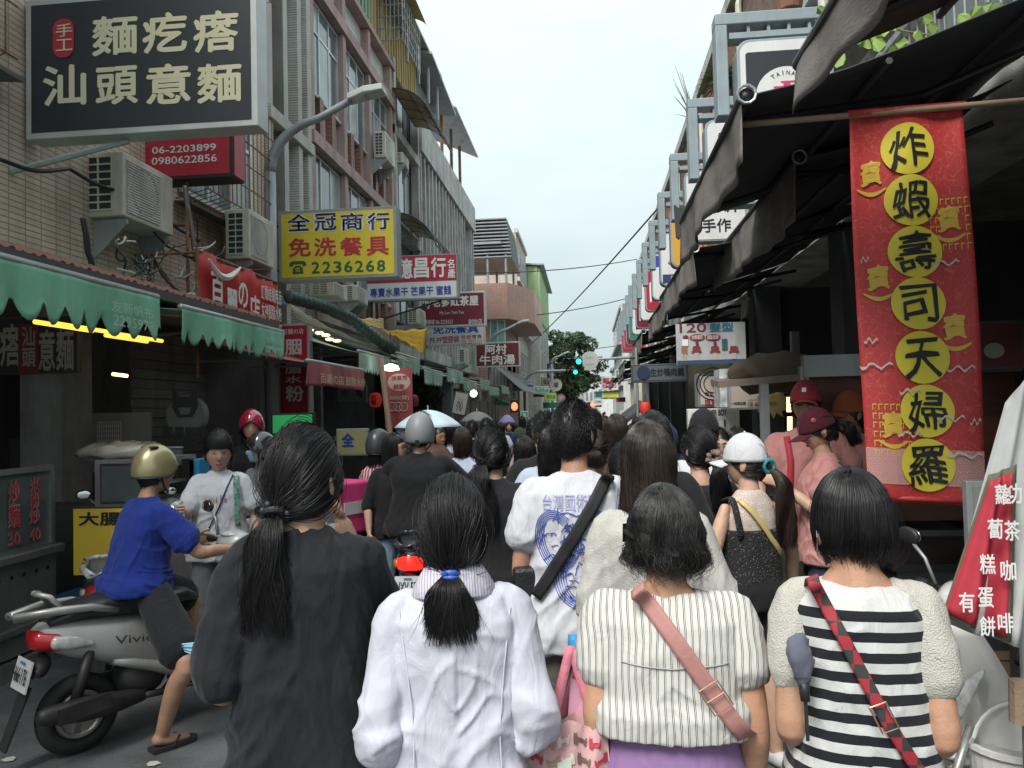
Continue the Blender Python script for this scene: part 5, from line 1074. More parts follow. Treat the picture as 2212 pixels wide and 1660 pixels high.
# wooden pole, banner with mirrored print
a=onY(822,772,11.8);b_=onY(850,1000,11.4); tag(B().tube([a,b_],.045,8).build('wooden_pole',M('pole_wood',(.30,.20,.14),.8,bump=.4),org=a),'slanting wooden pole holding the left awnings','pole')
d=12.2; r,q=sign('hanging_banner','red hanging banner with a pale disc and back to front characters','' if 0 else 832,795,890,925,d,.01,pm('faded_red_cloth',(.30,.06,.06),.8,dirt=.2),pm('faded_red_cloth'),.0,cat='banner')
ellY(838,806,886,845,d,pm('faded_cream',(.40,.33,.28)),r)
for tx,bx in (('芒果乾',(845,812,880,822)),('蜜餞',(850,830,873,841)),('(買)500',(842,855,884,866))): textY(tx,*bx,d-.008,pm('faded_cream',(.40,.33,.28)) if '5' in tx else pm('faded_red_cloth'),r,.03,mirror=True)
for k in range(3): B().ring(onY(848+k*12,879,d-.01),(0,1,0),.07,.008,18,5).build('printed_ring',MATS['faded_cream'],r)
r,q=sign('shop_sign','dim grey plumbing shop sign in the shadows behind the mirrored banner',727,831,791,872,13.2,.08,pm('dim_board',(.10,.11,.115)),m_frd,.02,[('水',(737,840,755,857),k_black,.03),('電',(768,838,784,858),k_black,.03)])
r,q=sign('light_board','bright green board with a dark frame behind the ponytailed woman',586,891,678,940,8.2,.06,pm('green_lit',(.03,.42,.12),emit=.15),m_black,.02,[('LINE',(608,920,660,936),k_black,.02)])
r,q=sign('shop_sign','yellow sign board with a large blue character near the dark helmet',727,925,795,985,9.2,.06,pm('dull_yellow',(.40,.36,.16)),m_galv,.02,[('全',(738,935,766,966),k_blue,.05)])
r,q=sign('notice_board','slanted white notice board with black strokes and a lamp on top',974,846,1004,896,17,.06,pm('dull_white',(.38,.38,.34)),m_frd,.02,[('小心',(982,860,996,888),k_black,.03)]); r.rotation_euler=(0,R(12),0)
c=onY(411,897,7.6); k=abs(onY(452,897,7.6)[0]-c[0]); r=thing('round_light_box','round grey shop light box with a simple animal head above two lines of characters','sign',tuple(c)); B().lathe(c,(0,-1,0),[(0,0),(k,0),(k,.1),(0,.1)],36).build('disc',pm('dim_disc',(.16,.165,.155)),r); mi=pm('disc_ink',(.03,.035,.035)); y=c[1]-.105
b=B(); z=c[2]+.04; pts=[(c[0]-.14,y,z+.05),(c[0]-.13,y,z+.24),(c[0]-.05,y,z+.15),(c[0]+.05,y,z+.15),(c[0]+.13,y,z+.24),(c[0]+.14,y,z+.05),(c[0]+.08,y,z-.06),(c[0]-.08,y,z-.06)]; b.slab(pts,(0,-.003,0)).build('animal_head',mi,r); B().slab([(c[0]-.07,y-.004,z+.04),(c[0]+.07,y-.004,z+.04),(c[0]+.04,y-.004,z-.03),(c[0]-.04,y-.004,z-.03)],(0,-.003,0)).build('muzzle',MATS['dim_disc'],r)
text('貳墨咖啡',(c[0]-.24,y,c[2]-.22),(.48,0,0),(0,0,.11),mi,r,.05); text('伍條港茶舖',(c[0]-.14,y,c[2]-.31),(.28,0,0),(0,0,.05),mi,r,.03)
# steel cabinet stall with tray in plastic
d=5.5; a=onY(205,1090,d);b_=onY(330,1000,d); r=thing('steel_cabinet','dark steel glass cabinet on the left stall, behind the silver scooter','cabinet',((a[0]+b_[0])/2,d+.3,0)); zt=b_[2]
B().mm(a[0],d,.1,b_[0]+.3,d+.7,a[2]).build('base',m_steel,r)
b=B(); X0,X1=a[0],b_[0]
for x in(X0,X1-.04): 
    for y in(d,d+.6): b.mm(x,y,a[2],x+.04,y+.04,zt)
b.mm(X0,d,zt,X1,d+.64,zt+.03); b.build('frame',m_steel,r); B().mm(X0+.05,d+.01,a[2]+.02,X1-.05,d+.02,zt-.02).build('glass',M('smoky_glass'),r)
B().mm(X0+.06,d+.1,a[2]+.12,X1-.06,d+.6,a[2]+.14).build('shelf',m_steel,r)
c=onY(262,990,d+.3); b=B().ball((c[0],d+.3,zt+.08),(.34,.28,.08),24,12); V=np.array(b.V); V+=(vn(V*14,1)[:,None]-.5)*.05; b.V=[tuple(v) for v in V]; tag(b.build('covered_tray',M('clouded_plastic',(.33,.30,.26),.2,var=.5,sc=5,bump=.6,bs=14,coat=.6),org=(c[0],d+.3,zt),smooth=True),'tray wrapped in clear plastic on top of the steel cabinet','tray')
for i,x in enumerate((334,352,368)): c=onY(x,985,6.3); tag(B().lathe((c[0],6.3,c[2]-.08),(0,0,1),[(.09,0),(.10,.14),(.11,.15),(.09,.16)],18).build('steel_pot',m_steel,org=(c[0],6.3,c[2]-.08)),['steel pot left of two others on the left counter','middle steel pot on the left counter','steel pot nearest the blue box'][i],'pot','steel pots on the left counter')
a=onY(408,1062,6.1);b_=onY(430,992,6.1); tag(B().mm(a[0],6.1,a[2],b_[0],6.4,b_[2]).build('blue_box',pm('box_blue',(.02,.22,.42)),org=a,bev=.005),'bright blue box standing beside the steel pots','box')
tag(B().mm(-6.2,6.32,.1,-4.4,6.9,1.02).build('back_counter',m_frd,org=(-5.3,6.6,.1),bev=.01),'dark counter under the steel pots','counter')
r,q=sign('price_board','yellow price board with blue and black characters behind the scooters',157,1095,270,1245,5.15,.04,pm('board_yellow',(.62,.42,.04),dirt=.2),m_black,.01,[('大腸',(170,1106,262,1136),k_black,.03),('湯',(178,1205,206,1240),k_blue,.03)])
# shelves and hidden bits inside the left arcade
rng=np.random.RandomState(9)
r=thing('wire_rack','white wire rack catching light deep in the left shop','rack',tuple(onY(235,935,8.0))); b=B(); a=onY(211,962,8);b_=onY(261,911,8)
for k in range(12): x=a[0]+(b_[0]-a[0])*k/11; b.tube([(x,8,a[2]),(x,8,b_[2])],.006,4)
for k in range(6): z=a[2]+(b_[2]-a[2])*k/5; b.tube([(a[0],8,z),(b_[0],8,z)],.006,4)
b.build('wire',m_white,r); B().mm(a[0]-.2,8.05,a[2]-.3,b_[0]+.3,8.1,b_[2]+.1).build('back_panel',pm('pale_panel',(.3,.3,.28)),r)
for i,(x,y,dx,dz,dy,c_,lb) in enumerate(((-7.4,5.0,.8,1.9,.5,(.09,.05,.05),'dark red brown fridge inside the left shop'),(-8.2,7.6,1.2,2.2,.5,(.10,.10,.11),'grey shelf unit at the back of the left shop'),(-6.6,8.6,.7,1.5,.6,(.06,.06,.065),'black cupboard under the round light box'),(-5.9,10.2,.5,1.1,.5,(.16,.14,.12),'cardboard coloured crate stack near the green board'),(-6.4,13.0,.9,1.6,.6,(.12,.13,.13),'grey cabinet in the plumbing shop'))):
    r=thing('shop_cabinet',lb,'cabinet',(x,y,.1)); B().mm(x-dx/2,y,.1,x+dx/2,y+dy,.1+dz).build('body',M('cab%d'%i,c_,.6,dirt=.3),r,bev=.01)
    for k in range(3): B().mm(x-dx/2+.04,y-.02,.2+dz*k/3,x+dx/2-.04,y-.001,.1+dz*(k+1)/3-.03).build('door',M('cabd%d'%i,tuple(v*1.3 for v in c_),.5),r)
# dark plant wall
r=thing('plant_shop_front','dark shop front covered with leaves and faint characters','shop front',(-4.4,19.2,.1)); B().mm(-5.4,19.2,.1,-3.7,19.3,2.9).build('board',M('dark_green_board',(.03,.045,.035),.8,var=.5,sc=5),r); text('手作飲食',(-5.0,19.19,2.2),(1.1,0,0),(0,0,.3),pm('dim_sage',(.10,.13,.11)),r)
B().mm(-3.72,19.2,.1,-3.45,19.5,2.7).build('column',M('blue_grey_col',(.10,.12,.14),.6,dirt=.3),r)
V=[];n=1500; q_=rng.uniform(size=(n,3))*np.array([1.7,.1,1.4])+np.array([-5.4,19.1,1.5]); t1=rng.normal(size=(n,3))*.05; t2=rng.normal(size=(n,3))*.03; V=np.stack([q_-t1,q_+t2,q_+t1,q_-t2],1).reshape(-1,3); o=mkobj('leaves',V,np.arange(4*n).reshape(-1,4),leaf_mat('dark_leaves',(.03,.05,.03)),r)
# far left grey tent, green parasols etc
tarp('grey_canopy','long grey shop canopy sloping down to the crossing on the left',[(-4.3,33.5,3.9),(-4.0,46,3.9),(-2.0,46,2.5),(-2.8,33.5,2.6)] ,M('grey_canvas',(.17,.17,.17),.8,dirt=.3),.05,5,'canopy')
tarp('green_canopy','small bright green canopy behind the purple parasol',[onY(1070,858,22),onY(1103,873,22),onY(1100,876,22.8),onY(1070,874,22.8)],M('bright_green_cloth',(.05,.40,.20),.7),.03,6,'canopy')
rg=thing('market_frontage','pale shop frontage with dark doors under the last green awnings','shop front',(-4.2,30,.1)); B().mm(-4.9,26,.1,-4.2,37,2.6).build('wall',m_lt,rg)
for k in range(4): B().mm(-4.2,27+k*2.4,.15,-4.17,28.2+k*2.4,2.2).build('door',m_frd,rg)
# ---- umbrellas
def umbrella(label,x0,x1,ytop,yb,d,mat,cat='umbrella',fold=8,pole=True,gx=.0):
    a=onY(x0,yb,d);b_=onY(x1,yb,d); c=(a+b_)/2; zt=onY((x0+x1)/2,ytop,d)[2]; Rr=(b_[0]-a[0])/2; h=zt-c[2]; r=thing('open_umbrella',label,cat,(c[0],d,c[2]-1.0)); V=[];F=[]; n=fold*6; m=8
    for j in range(m+1):
        t=j/m
        for i in range(n):
            th=2*math.pi*i/n; s_=abs(math.sin(th*fold/2)); rr=Rr*t*(1-.06*(1-abs(math.cos(th*fold/2)))*t); z=zt-h*(t**1.8)+.03*h*s_*t*-1
            V.append((c[0]+rr*math.cos(th),d+rr*math.sin(th),z))
    F=[(j*n+i,j*n+(i+1)%n,(j+1)*n+(i+1)%n,(j+1)*n+i) for j in range(m) for i in range(n)]
    o=mkobj('canopy',V,F,mat,r,smooth=True); k=o.modifiers.new('s','SOLIDIFY'); k.thickness=.004
    for i in range(fold): th=2*math.pi*i/fold; B().tube([(c[0],d,zt-.04),(c[0]+Rr*.55*math.cos(th),d+Rr*.55*math.sin(th),zt-h*.40),(c[0]+Rr*.98*math.cos(th),d+Rr*.98*math.sin(th),c[2]-.01)],.006,4).build('rib',m_galv,r)
    B().tube([(c[0],d,zt+.05),(c[0],d,c[2]-.75)],.009,6).build('shaft',m_galv,r)
    return r
umbrella('open pale blue umbrella held above the crowd on the left',853,998,886,922,7.6,M('umbrella_blue',(.55,.68,.74),.5))
umbrella('open grey umbrella behind the pale blue one',994,1068,889,910,11,M('umbrella_grey',(.13,.13,.135),.6))
umbrella('purple parasol at the far left stalls',1076,1115,896,914,20,M('parasol_purple',(.26,.20,.42),.7),'parasol')

# hanging plastic bags and bottles around the left stalls
for i in range(9):
    c=np.array([-4.62+.05*(i%2),3.75+i*.19,.862]); tag(B().lathe(c,(0,0,1),[(.032,0),(.034,.13),(.014,.19),(.014,.22)],12).build('sauce_bottle',pm('bottle_%d'%(i%3),((.30,.05,.03),(.06,.04,.03),(.45,.40,.25))[i%3],.25),org=c,smooth=True),('red','dark brown','cream coloured')[i%3]+' sauce bottle in the row on the steel food cart','bottle','sauce bottles on the food cart')
c=onZ(520,1640,.004); 
for i,(x,y) in enumerate(((30,1560),(330,1650),(20,1640),(1640,1560))):
    c=onZ(x,y,.006); a=i*1.3; tag(B().slab([(c[0]+.03*math.cos(a+t)*(1+.4*(k%2)),c[1]+.03*math.sin(a+t),.007) for k,t in enumerate(np.linspace(0,5.2,6))],(0,0,.002)).build('paper_scrap',M('scrap_paper',(.5,.48,.42),.8),org=c),'pale paper scrap on the asphalt '+('left of the silver scooter','beside the flip flop','behind the scooter rear wheel','between the two striped tops')[i],'litter')
# ================================================================ PEOPLE
from mathutils.bvhtree import BVHTree
def fastmesh(name,V,F):
    V=np.asarray(V,np.float32); F=np.asarray(F,np.int32); me=bpy.data.meshes.new(name); k=F.shape[1]
    me.vertices.add(len(V)); me.vertices.foreach_set('co',V.ravel()); me.loops.add(F.size); me.loops.foreach_set('vertex_index',F.ravel())
    me.polygons.add(len(F)); me.polygons.foreach_set('loop_start',np.arange(0,F.size,k,dtype=np.int32)); me.update(calc_edges=True); me.validate(); me.shade_smooth(); return me
def limb(pts,rad,n=14,cap=True):
    """closed tapering tube; rad entries r or (a,b); rounded ends"""
    pts=[np.array(p,float) for p in pts]; rad=[(r,r) if not hasattr(r,'__len__') else r for r in rad]
    # catmull resample
    def cr(A,t,i):
        a=A[max(i-1,0)];b=A[i];c=A[min(i+1,len(A)-1)];d_=A[min(i+2,len(A)-1)]
        return .5*((2*b)+(c-a)*t+(2*a-5*b+4*c-d_)*t*t+(3*b-a-3*c+d_)*t**3)
    RA=[np.array(r,float) for r in rad]; P=[];Q=[]
    for i in range(len(pts)-1):
        for t in np.linspace(0,1,5)[:-1]: P.append(cr(pts,t,i)); Q.append(cr(RA,t,i))
    P.append(pts[-1]);Q.append(RA[-1])
    if cap:
        t0=P[1]-P[0];t0/=np.linalg.norm(t0);t1=P[-1]-P[-2];t1/=np.linalg.norm(t1); r0=Q[0].min();r1=Q[-1].min()
        P=[P[0]-t0*r0*.75,P[0]-t0*r0*.5]+P+[P[-1]+t1*r1*.5,P[-1]+t1*r1*.75]; Q=[Q[0]*.3,Q[0]*.75]+Q+[Q[-1]*.75,Q[-1]*.3]
    b=B(); V=[];k=len(P);a=None
    for i,p in enumerate(P):
        t=P[min(i+1,k-1)]-P[max(i-1,0)]; t/=max(np.linalg.norm(t),1e-9)
        if a is None:
            u=np.array([1.,0,0]); 
            if abs(t[0])>.8: u=np.array([0,1.,0])
            a=u-t*np.dot(u,t)
        else: a=a-t*np.dot(a,t)
        a/=np.linalg.norm(a); bb=np.cross(t,a)
        for j in range(n): th=2*math.pi*j/n; V.append(p+a*Q[i][0]*math.cos(th)+bb*Q[i][1]*math.sin(th))
    return V,[(i*n+j,i*n+(j+1)%n,(i+1)*n+(j+1)%n,(i+1)*n+j) for i in range(k-1) for j in range(n)]+[tuple(range(n))[::-1],tuple(range((k-1)*n,k*n))]
def torso(rings,n=28,ex=2.4):
    """rings (z,rx,ry,cy,cx)"""
    V=[];R_=[]
    for i in range(len(rings)-1):
        for t in np.linspace(0,1,4)[:-1]: R_.append(np.array(rings[i])*(1-t)+np.array(rings[i+1])*t)
    R_.append(np.array(rings[-1])); V=[]
    for (z,rx_,ry,cy,cx) in R_:
        for j in range(n):
            th=2*math.pi*j/n; c,s=math.cos(th),math.sin(th); V.append((cx+rx_*np.sign(c)*abs(c)**(2/ex),cy+ry*np.sign(s)*abs(s)**(2/ex),z))
    k=len(R_); return V,[(i*n+j,i*n+(j+1)%n,(i+1)*n+(j+1)%n,(i+1)*n+j) for i in range(k-1) for j in range(n)]+[tuple(range(n))[::-1],tuple(range((k-1)*n,k*n))]
def remesh(parts,vox,smooth=2,sm=.6):
    b=B()
    for V,F in parts: b.add(V,F)
    me=bpy.data.meshes.new('tmp'); me.from_pydata(b.V,[],b.F); o=bpy.data.objects.new('tmp',me); COL.objects.link(o)
    m=o.modifiers.new('r','REMESH'); m.mode='VOXEL'; m.voxel_size=vox; m.use_smooth_shade=True
    if smooth: k=o.modifiers.new('s','SMOOTH'); k.iterations=smooth; k.factor=sm
    dg=bpy.context.evaluated_depsgraph_get(); r=bpy.data.meshes.new_from_object(o.evaluated_get(dg)); bpy.data.objects.remove(o); bpy.data.meshes.remove(me)
    V=np.empty(len(r.vertices)*3); r.vertices.foreach_get('co',V); V=V.reshape(-1,3); N_=np.empty(len(V)*3); r.vertices.foreach_get('normal',N_); N_=N_.reshape(-1,3)
    F=np.empty(len(r.loops),np.int32); r.loops.foreach_get('vertex_index',F); F=F.reshape(-1,4); bpy.data.meshes.remove(r); return V,N_,F
def wrinkle(V,N_,amp,seed,fr=1.0,low=None):
    W=V*6*fr; wx=(vn(W,seed)-.5)*1.6; wz=(vn(W+7,seed+1)-.5)*1.6; f=.55*(vn(V*5.,seed+5)-.5); X,Y,Z=V[:,0],V[:,1],V[:,2]; sg=np.sign(X+.001)
    for k,(al,fa,fb,w) in enumerate(((.75,17,4.,.9),(-.35,20,5.,.7),(1.35,15,4.5,.55),(.3,34,9,.35))):
        u=abs(X)*math.cos(al)*1+Z*math.sin(al)+.3*Y; v=-abs(X)*math.sin(al)+Z*math.cos(al); n_=vn(np.stack([u*fa*fr+wx*1.3,v*fb*fr+wz,Y*5+sg*3],1),seed+11*k); rg=np.clip(1-np.abs(2*n_-1)*1.9,0,1)**1.6
        mk=np.clip(vn(V*3.1+k*5,seed+30+k)*2.2-.5,0,1); f=f+w*rg*mk
    if low is not None: f=f*(.6+.7*np.clip((low-Z)/.45,0,1))
    return V+N_*(amp*(f-.35))[:,None]
HA=np.array([.077,.097,.120])
def head_pt(x,y,z):
    r=HA*np.array([x,y,z]); X,Y,Z=r
    if z<0: X*=1-.30*(-z)**1.7; 
    if z<-.15 and y<0: Y*=1-.55*min(1,((-z-.15)/.7))
    if y>0:
        e=math.exp; g=e(-(x/.16)**2)*(e(-((z+.10)/.16)**2)*.012+e(-((z+.24)/.09)**2)*.013)
        g-=.009*e(-((abs(x)-.36)/.17)**2)*e(-((z-.05)/.11)**2); g+=.004*e(-((z-.22)/.08)**2)
        g+=e(-(x/.26)**2)*(.006*e(-((z+.50)/.07)**2)-.004*e(-((z+.62)/.05)**2)+.010*e(-((z+.84)/.13)**2)); g+=.004*e(-((abs(x)-.5)/.2)**2)*e(-((z+.25)/.2)**2)
        Y=Y*(1-.06*max(0,-z))+g; 
        if z<-.3: Y+=.012*min(1,(-z-.3)/.4)
    return (X,Y,Z)
def head_mesh(n=36,m=28,ears=True):
    V=[];F=[]
    for i in range(m+1):
        ph=math.pi*i/m
        for j in range(n): th=2*math.pi*j/n; V.append(head_pt(math.sin(ph)*math.cos(th),math.sin(ph)*math.sin(th),math.cos(ph)))
    F=[(i*n+j,(i+1)*n+j,(i+1)*n+(j+1)%n,i*n+(j+1)%n) for i in range(m) for j in range(n)]
    b=B().add(V,F)
    if ears:
        for s in(-1,1):
            k=len(b.V); b.ball((0,0,0),(.010,.019,.032),12,8); 
            for q in range(k,len(b.V)): x,y,z=b.V[q]; b.V[q]=(s*(.0755+.25*abs(y)*(1 if y<0 else -.2))+x,-.008+y-.15*z,-.012+z)
    return b.V,b.F
SKIN={}
def skin(n,c):
    if n in MATS: return MATS[n]
    m=M(n,c,.52,var=.16,sc=11,bump=.15,bs=140); p=m.node_tree.nodes['Principled BSDF']; p.inputs['Subsurface Weight'].default_value=.12; p.inputs['Subsurface Radius'].default_value=(.02,.008,.004); p.inputs['Subsurface Scale'].default_value=.3; return m
sk1=skin('skin_light',(.50,.31,.22)); sk2=skin('skin_tan',(.42,.235,.15)); sk3=skin('skin_brown',(.33,.17,.105))
def hairmat(n,c,rough=.38,var=.5):
    return M(n,c,rough,var=var,sc=14,spec=.42,stretch=(1,1,.25))
h_blk=hairmat('hair_black',(.010,.0095,.0105)); h_brn=hairmat('hair_dark_brown',(.028,.018,.013)); h_gry=hairmat('hair_greying',(.026,.025,.025),var=.9); h_lbr=hairmat('hair_brown',(.06,.03,.018))
def cloth(n,c,rough=.9,bump=.12,bs=350,var=.06,sheen=.08,dirt=0):
    if n in MATS: return MATS[n]
    m=M(n,c,rough,var=var,sc=2.5,bump=bump,bs=bs,sheen=sheen,spec=.25,dirt=dirt); t=m.node_tree; p=t.nodes['Principled BSDF']; tcn=nn(t,'ShaderNodeTexCoord'); mp_=nn(t,'ShaderNodeMapping'); mp_.inputs['Rotation'].default_value=(0,.6,0); mp_.inputs['Scale'].default_value=(1.6,1,.7)
    n1=nn(t,'ShaderNodeTexNoise'); n1.inputs['Scale'].default_value=11; n1.inputs['Detail'].default_value=3; n1.inputs['Distortion'].default_value=1.2; n1.inputs['Roughness'].default_value=.45; b=nn(t,'ShaderNodeBump'); b.inputs['Strength'].default_value=.5; b.inputs['Distance'].default_value=.017
    t.links.new(tcn.outputs['Object'],mp_.inputs[0]); t.links.new(mp_.outputs[0],n1.inputs['Vector']); t.links.new(n1.outputs[0],b.inputs['Height']); t.links.new(p.inputs['Normal'].links[0].from_socket,b.inputs['Normal']); t.links.new(b.outputs[0],p.inputs['Normal']); return m
# ---- hair
def hline(az):     # az: 0 front .. pi back ; lowest z of the hairline (unit)
    t=az/math.pi; return .52-1.05*min(1,t/.55)**1.3-.22*max(0,(t-.55)/.45)
def tubes(Pn,r0,r1=None,sides=3):
    """Pn (N,K,3) strand points"""
    N_,K,_=Pn.shape; T=np.gradient(Pn,axis=1); T/=np.linalg.norm(T,axis=2,keepdims=True)+1e-9
    up=np.array([.31,.87,.38]); a=np.cross(T,up); a/=np.linalg.norm(a,axis=2,keepdims=True)+1e-9; b=np.cross(T,a)
    rr=np.linspace(1,.35,K)[None,:,None]*r0 if r1 is None else r0
    V=np.stack([Pn+rr*(a*math.cos(q)+b*math.sin(q)) for q in np.arange(sides)*2*math.pi/sides],2)
    base=(np.arange(N_)[:,None,None]*K+np.arange(K-1)[None,:,None])*sides; j=np.arange(sides)[None,None,:]; j2=(j+1)%sides
    F=np.stack([base+j,base+j2,base+sides+j2,base+sides+j],3).reshape(-1,4); return V.reshape(-1,3),F
def slerp(a,b,t):
    om=np.arccos(np.clip(np.sum(a*b,-1),-1,1))[...,None]; so_=np.sin(om)+1e-6; return (np.sin((1-t)*om)*a+np.sin(t*om)*b)/so_
def scalp_dirs(rng,n,ymin=None):
    out=[]
    while len(out)<n:
        v=rng.normal(size=(n,3)); v/=np.linalg.norm(v,axis=1)[:,None]; az=np.arccos(np.clip(v[:,1]/np.maximum(np.hypot(v[:,0],v[:,1]),1e-6),-1,1))
        hl=np.array([hline(q) for q in az]); out+=list(v[v[:,2]>hl])
    return np.array(out[:n])
def cap_mesh(k=1.06,n=36,m=22,zoff=0,hl=None,drop=0):
    V=[];F=[]; hl=hl or hline
    for i in range(m+1):
        for j in range(n):
            th=2*math.pi*j/n; az=math.acos(math.sin(th)); z0=hl(az)-drop; ph=math.acos(max(-1,min(1,z0)))*i/m; x,y,z=math.sin(ph)*math.cos(th),math.sin(ph)*math.sin(th),math.cos(ph)
            V.append((HA[0]*k*x,HA[1]*k*y,HA[2]*k*z))
    F=[(i*n+j,(i+1)*n+j,(i+1)*n+(j+1)%n,i*n+(j+1)%n) for i in range(m) for j in range(n)]
    i=len(V); V.append((0,0,0)); F2=[]; return np.array(V[:i]),np.array(F)
def hair_pony(rng,n=2400,L=.36,tie=(0,-.80,-.42),w=.05,side=.0,r=.0009,K=9,wav=.008,back=.05,puff=1.10,fl=.0,rough=.006,flare=1.0):
    T=np.array(tie,float); T/=np.linalg.norm(T); S=scalp_dirs(rng,n); t=np.linspace(0,1,K)[None,:,None]
    D=slerp(S[:,None,:].repeat(K,1),np.broadcast_to(T,(n,K,3)),t); rad=puff+rng.normal(size=(n,1,1))*.012+.06*np.sin(t*math.pi)*rng.uniform(.6,1.2,(n,1,1))*.6
    end=T*HA*1.16; P=D*HA*rad; bl=np.clip((t-.8)/.2,0,1); rw=rng.normal(size=(n,1,3))*.008; P=P*(1-bl)+(end+rw)*bl
    K2=K+3; u=np.linspace(0,1,K2)[None,:,None]; le=rng.uniform(.62,1,(n,1,1))*L; ang=rng.uniform(0,6.28,(n,1,1)); rr=rng.uniform(0,1,(n,1,1))**.5*w
    prof=(.22+.78*np.sin(np.clip(u*1.25,0,1)*math.pi/2))*(1+(flare-1)*u)
    X=end[0]+side*u+rr*np.cos(ang)*prof+wav*np.sin(u*9+ang*2)*u; Y=end[1]-back*np.sin(np.clip(u*2.2,0,1)*1.57)+rr*.6*np.sin(ang)*prof; Z=end[2]-le*u**1.15+.01*np.sin(u*3)
    Q=np.concatenate([np.broadcast_to(X,(n,K2,1)),np.broadcast_to(Y,(n,K2,1)),np.broadcast_to(Z,(n,K2,1))],2)[:,1:]
    P=P+(vn((P*28).reshape(-1,3),5).reshape(n,K,1)-.5)*.007*P/np.linalg.norm(P,axis=2,keepdims=True); fa=(rng.rand(n,1,1)<.04)*rng.normal(size=(n,1,3))*.012; P=P+fa*np.sin(t*math.pi); Q=Q+((rng.rand(n,1,1)<.06)*rng.normal(size=(n,1,3))*.016)*(np.linspace(0,1,Q.shape[1])[None,:,None]**1.5)
    A,FA=tubes(P,r,1); Bv,FB=tubes(Q,r*1.1); C_,FC_=cap_mesh(1.055); 
    V=np.concatenate([A,Bv,C_]); F=np.concatenate([FA,FB+len(A),FC_+len(A)+len(Bv)]); return V,F,end
def hair_down(rng,n=2400,zend=-.30,spread=1.0,curl=0,wav=.0,wf_=60,r=.0009,K=16,face=1.05,end=.75,part=.0,puff=1.12,var=.03,mess=.0,clump=.006,thmax=1.75,core=True,back=.0):
    """hair falling from the crown; azimuth limited to keep the face free"""
    phi=rng.uniform(-(math.pi-face),math.pi-face,(n,1)); lay=rng.uniform(.0,1,(n,1))
    def path(phi,lay,K,ze,mess=0,tt0=.06):
        u=np.linspace(0,1,K)[None,:]; f=.50; th=np.clip(u/f,0,1)*(thmax-tt0)+tt0; fall=np.clip((u-f)/(1-f),0,1)
        x=np.sin(th)*np.sin(phi); y=-np.sin(th)*np.cos(phi); z=np.cos(th); sc_=puff+.10*(lay-.5)
        X=x*HA[0]*sc_+part*(1-u); Y=y*HA[1]*sc_; Z=z*HA[2]*sc_
        zt=math.cos(thmax)*HA[2]*sc_; Z=np.where(fall>0,zt+(ze-zt)*fall,Z)
        s_=1+(spread-1)*fall-curl*fall**2.5; Y=Y+back*fall
        X=X*s_;Y=Y*s_
        if wav: ph=phi*3+lay*4; X=X+wav*np.sin(wf_*Z+ph)*np.clip(u*1.6-.3,0,1); Y=Y+wav*np.cos(wf_*Z*.9+ph)*np.clip(u*1.6-.3,0,1)
        return np.stack([X+0*u,Y+0*u,Z+0*u],2)
    ze=zend+rng.normal(size=(n,1))*var; P=path(phi,lay,K,ze,tt0=.05+0*phi[0,0])
    if mess: P=P+ (np.cumsum(rng.normal(size=P.shape),1)*mess)*np.linspace(0,1,K)[None,:,None]
    uu=np.linspace(0,1,K)[None,:,None]; q_=(P*np.array([24,24,13])).reshape(-1,3); P=P+np.stack([vn(q_,3)-.5,vn(q_+9,4)-.5,(vn(q_+5,6)-.5)*.4],1).reshape(P.shape)*clump*2*(.25+uu); fa=(rng.rand(n,1,1)<.03)*rng.normal(size=(n,1,3))*.018; P=P+fa*uu**1.3
    A,FA=tubes(P,r); V,F=A,FA
    if core:
        ng=40; ph=np.linspace(-(math.pi-face),math.pi-face,ng)[:,None]; G=path(ph,np.full((ng,1),.0)-.12,K,np.full((ng,1),zend+.02)); Gv=G.reshape(-1,3); i=np.arange(ng-1)[:,None]*K+np.arange(K-1)[None,:]; FG=np.stack([i,i+K,i+K+1,i+1],2).reshape(-1,4)
        C_,FC_=cap_mesh(1.05,n=32,m=14,hl=lambda a:.55-.4*min(1,a/1.7)); V=np.concatenate([V,Gv,C_]); F=np.concatenate([F,FG+len(A),FC_+len(A)+len(Gv)])
    return V,F,None
def hair_short(rng,n=2200,L=.028,r=.0009,K=4,mess=.4,puff=1.05,top=1.5):
    S=scalp_dirs(rng,n); dn=np.array([0,-.25,-1.])-S*np.sum(np.array([0,-.25,-1.])*S,1)[:,None]; P0=S*HA*puff; l=L*rng.uniform(.6,1.1,(n,1))*(1+(top-1)*np.clip(S[:,2:3],0,1))
    D=S*.55+dn*.8+rng.normal(size=(n,3))*mess; D/=np.linalg.norm(D,axis=1)[:,None]; t=np.linspace(0,1,K)[None,:,None]; P=P0[:,None,:]+D[:,None,:]*l[:,None,:]*t-S[:,None,:]*(l[:,None,:]*.25*t**2)
    A,FA=tubes(P,r*1.2); C_,FC_=cap_mesh(puff+.02,n=40,m=24); nz=(vn(C_*60,3)-.5)*.012; C_=C_*(1+nz[:,None]*3); return np.concatenate([A,C_]),np.concatenate([FA,FC_+len(A)]),None
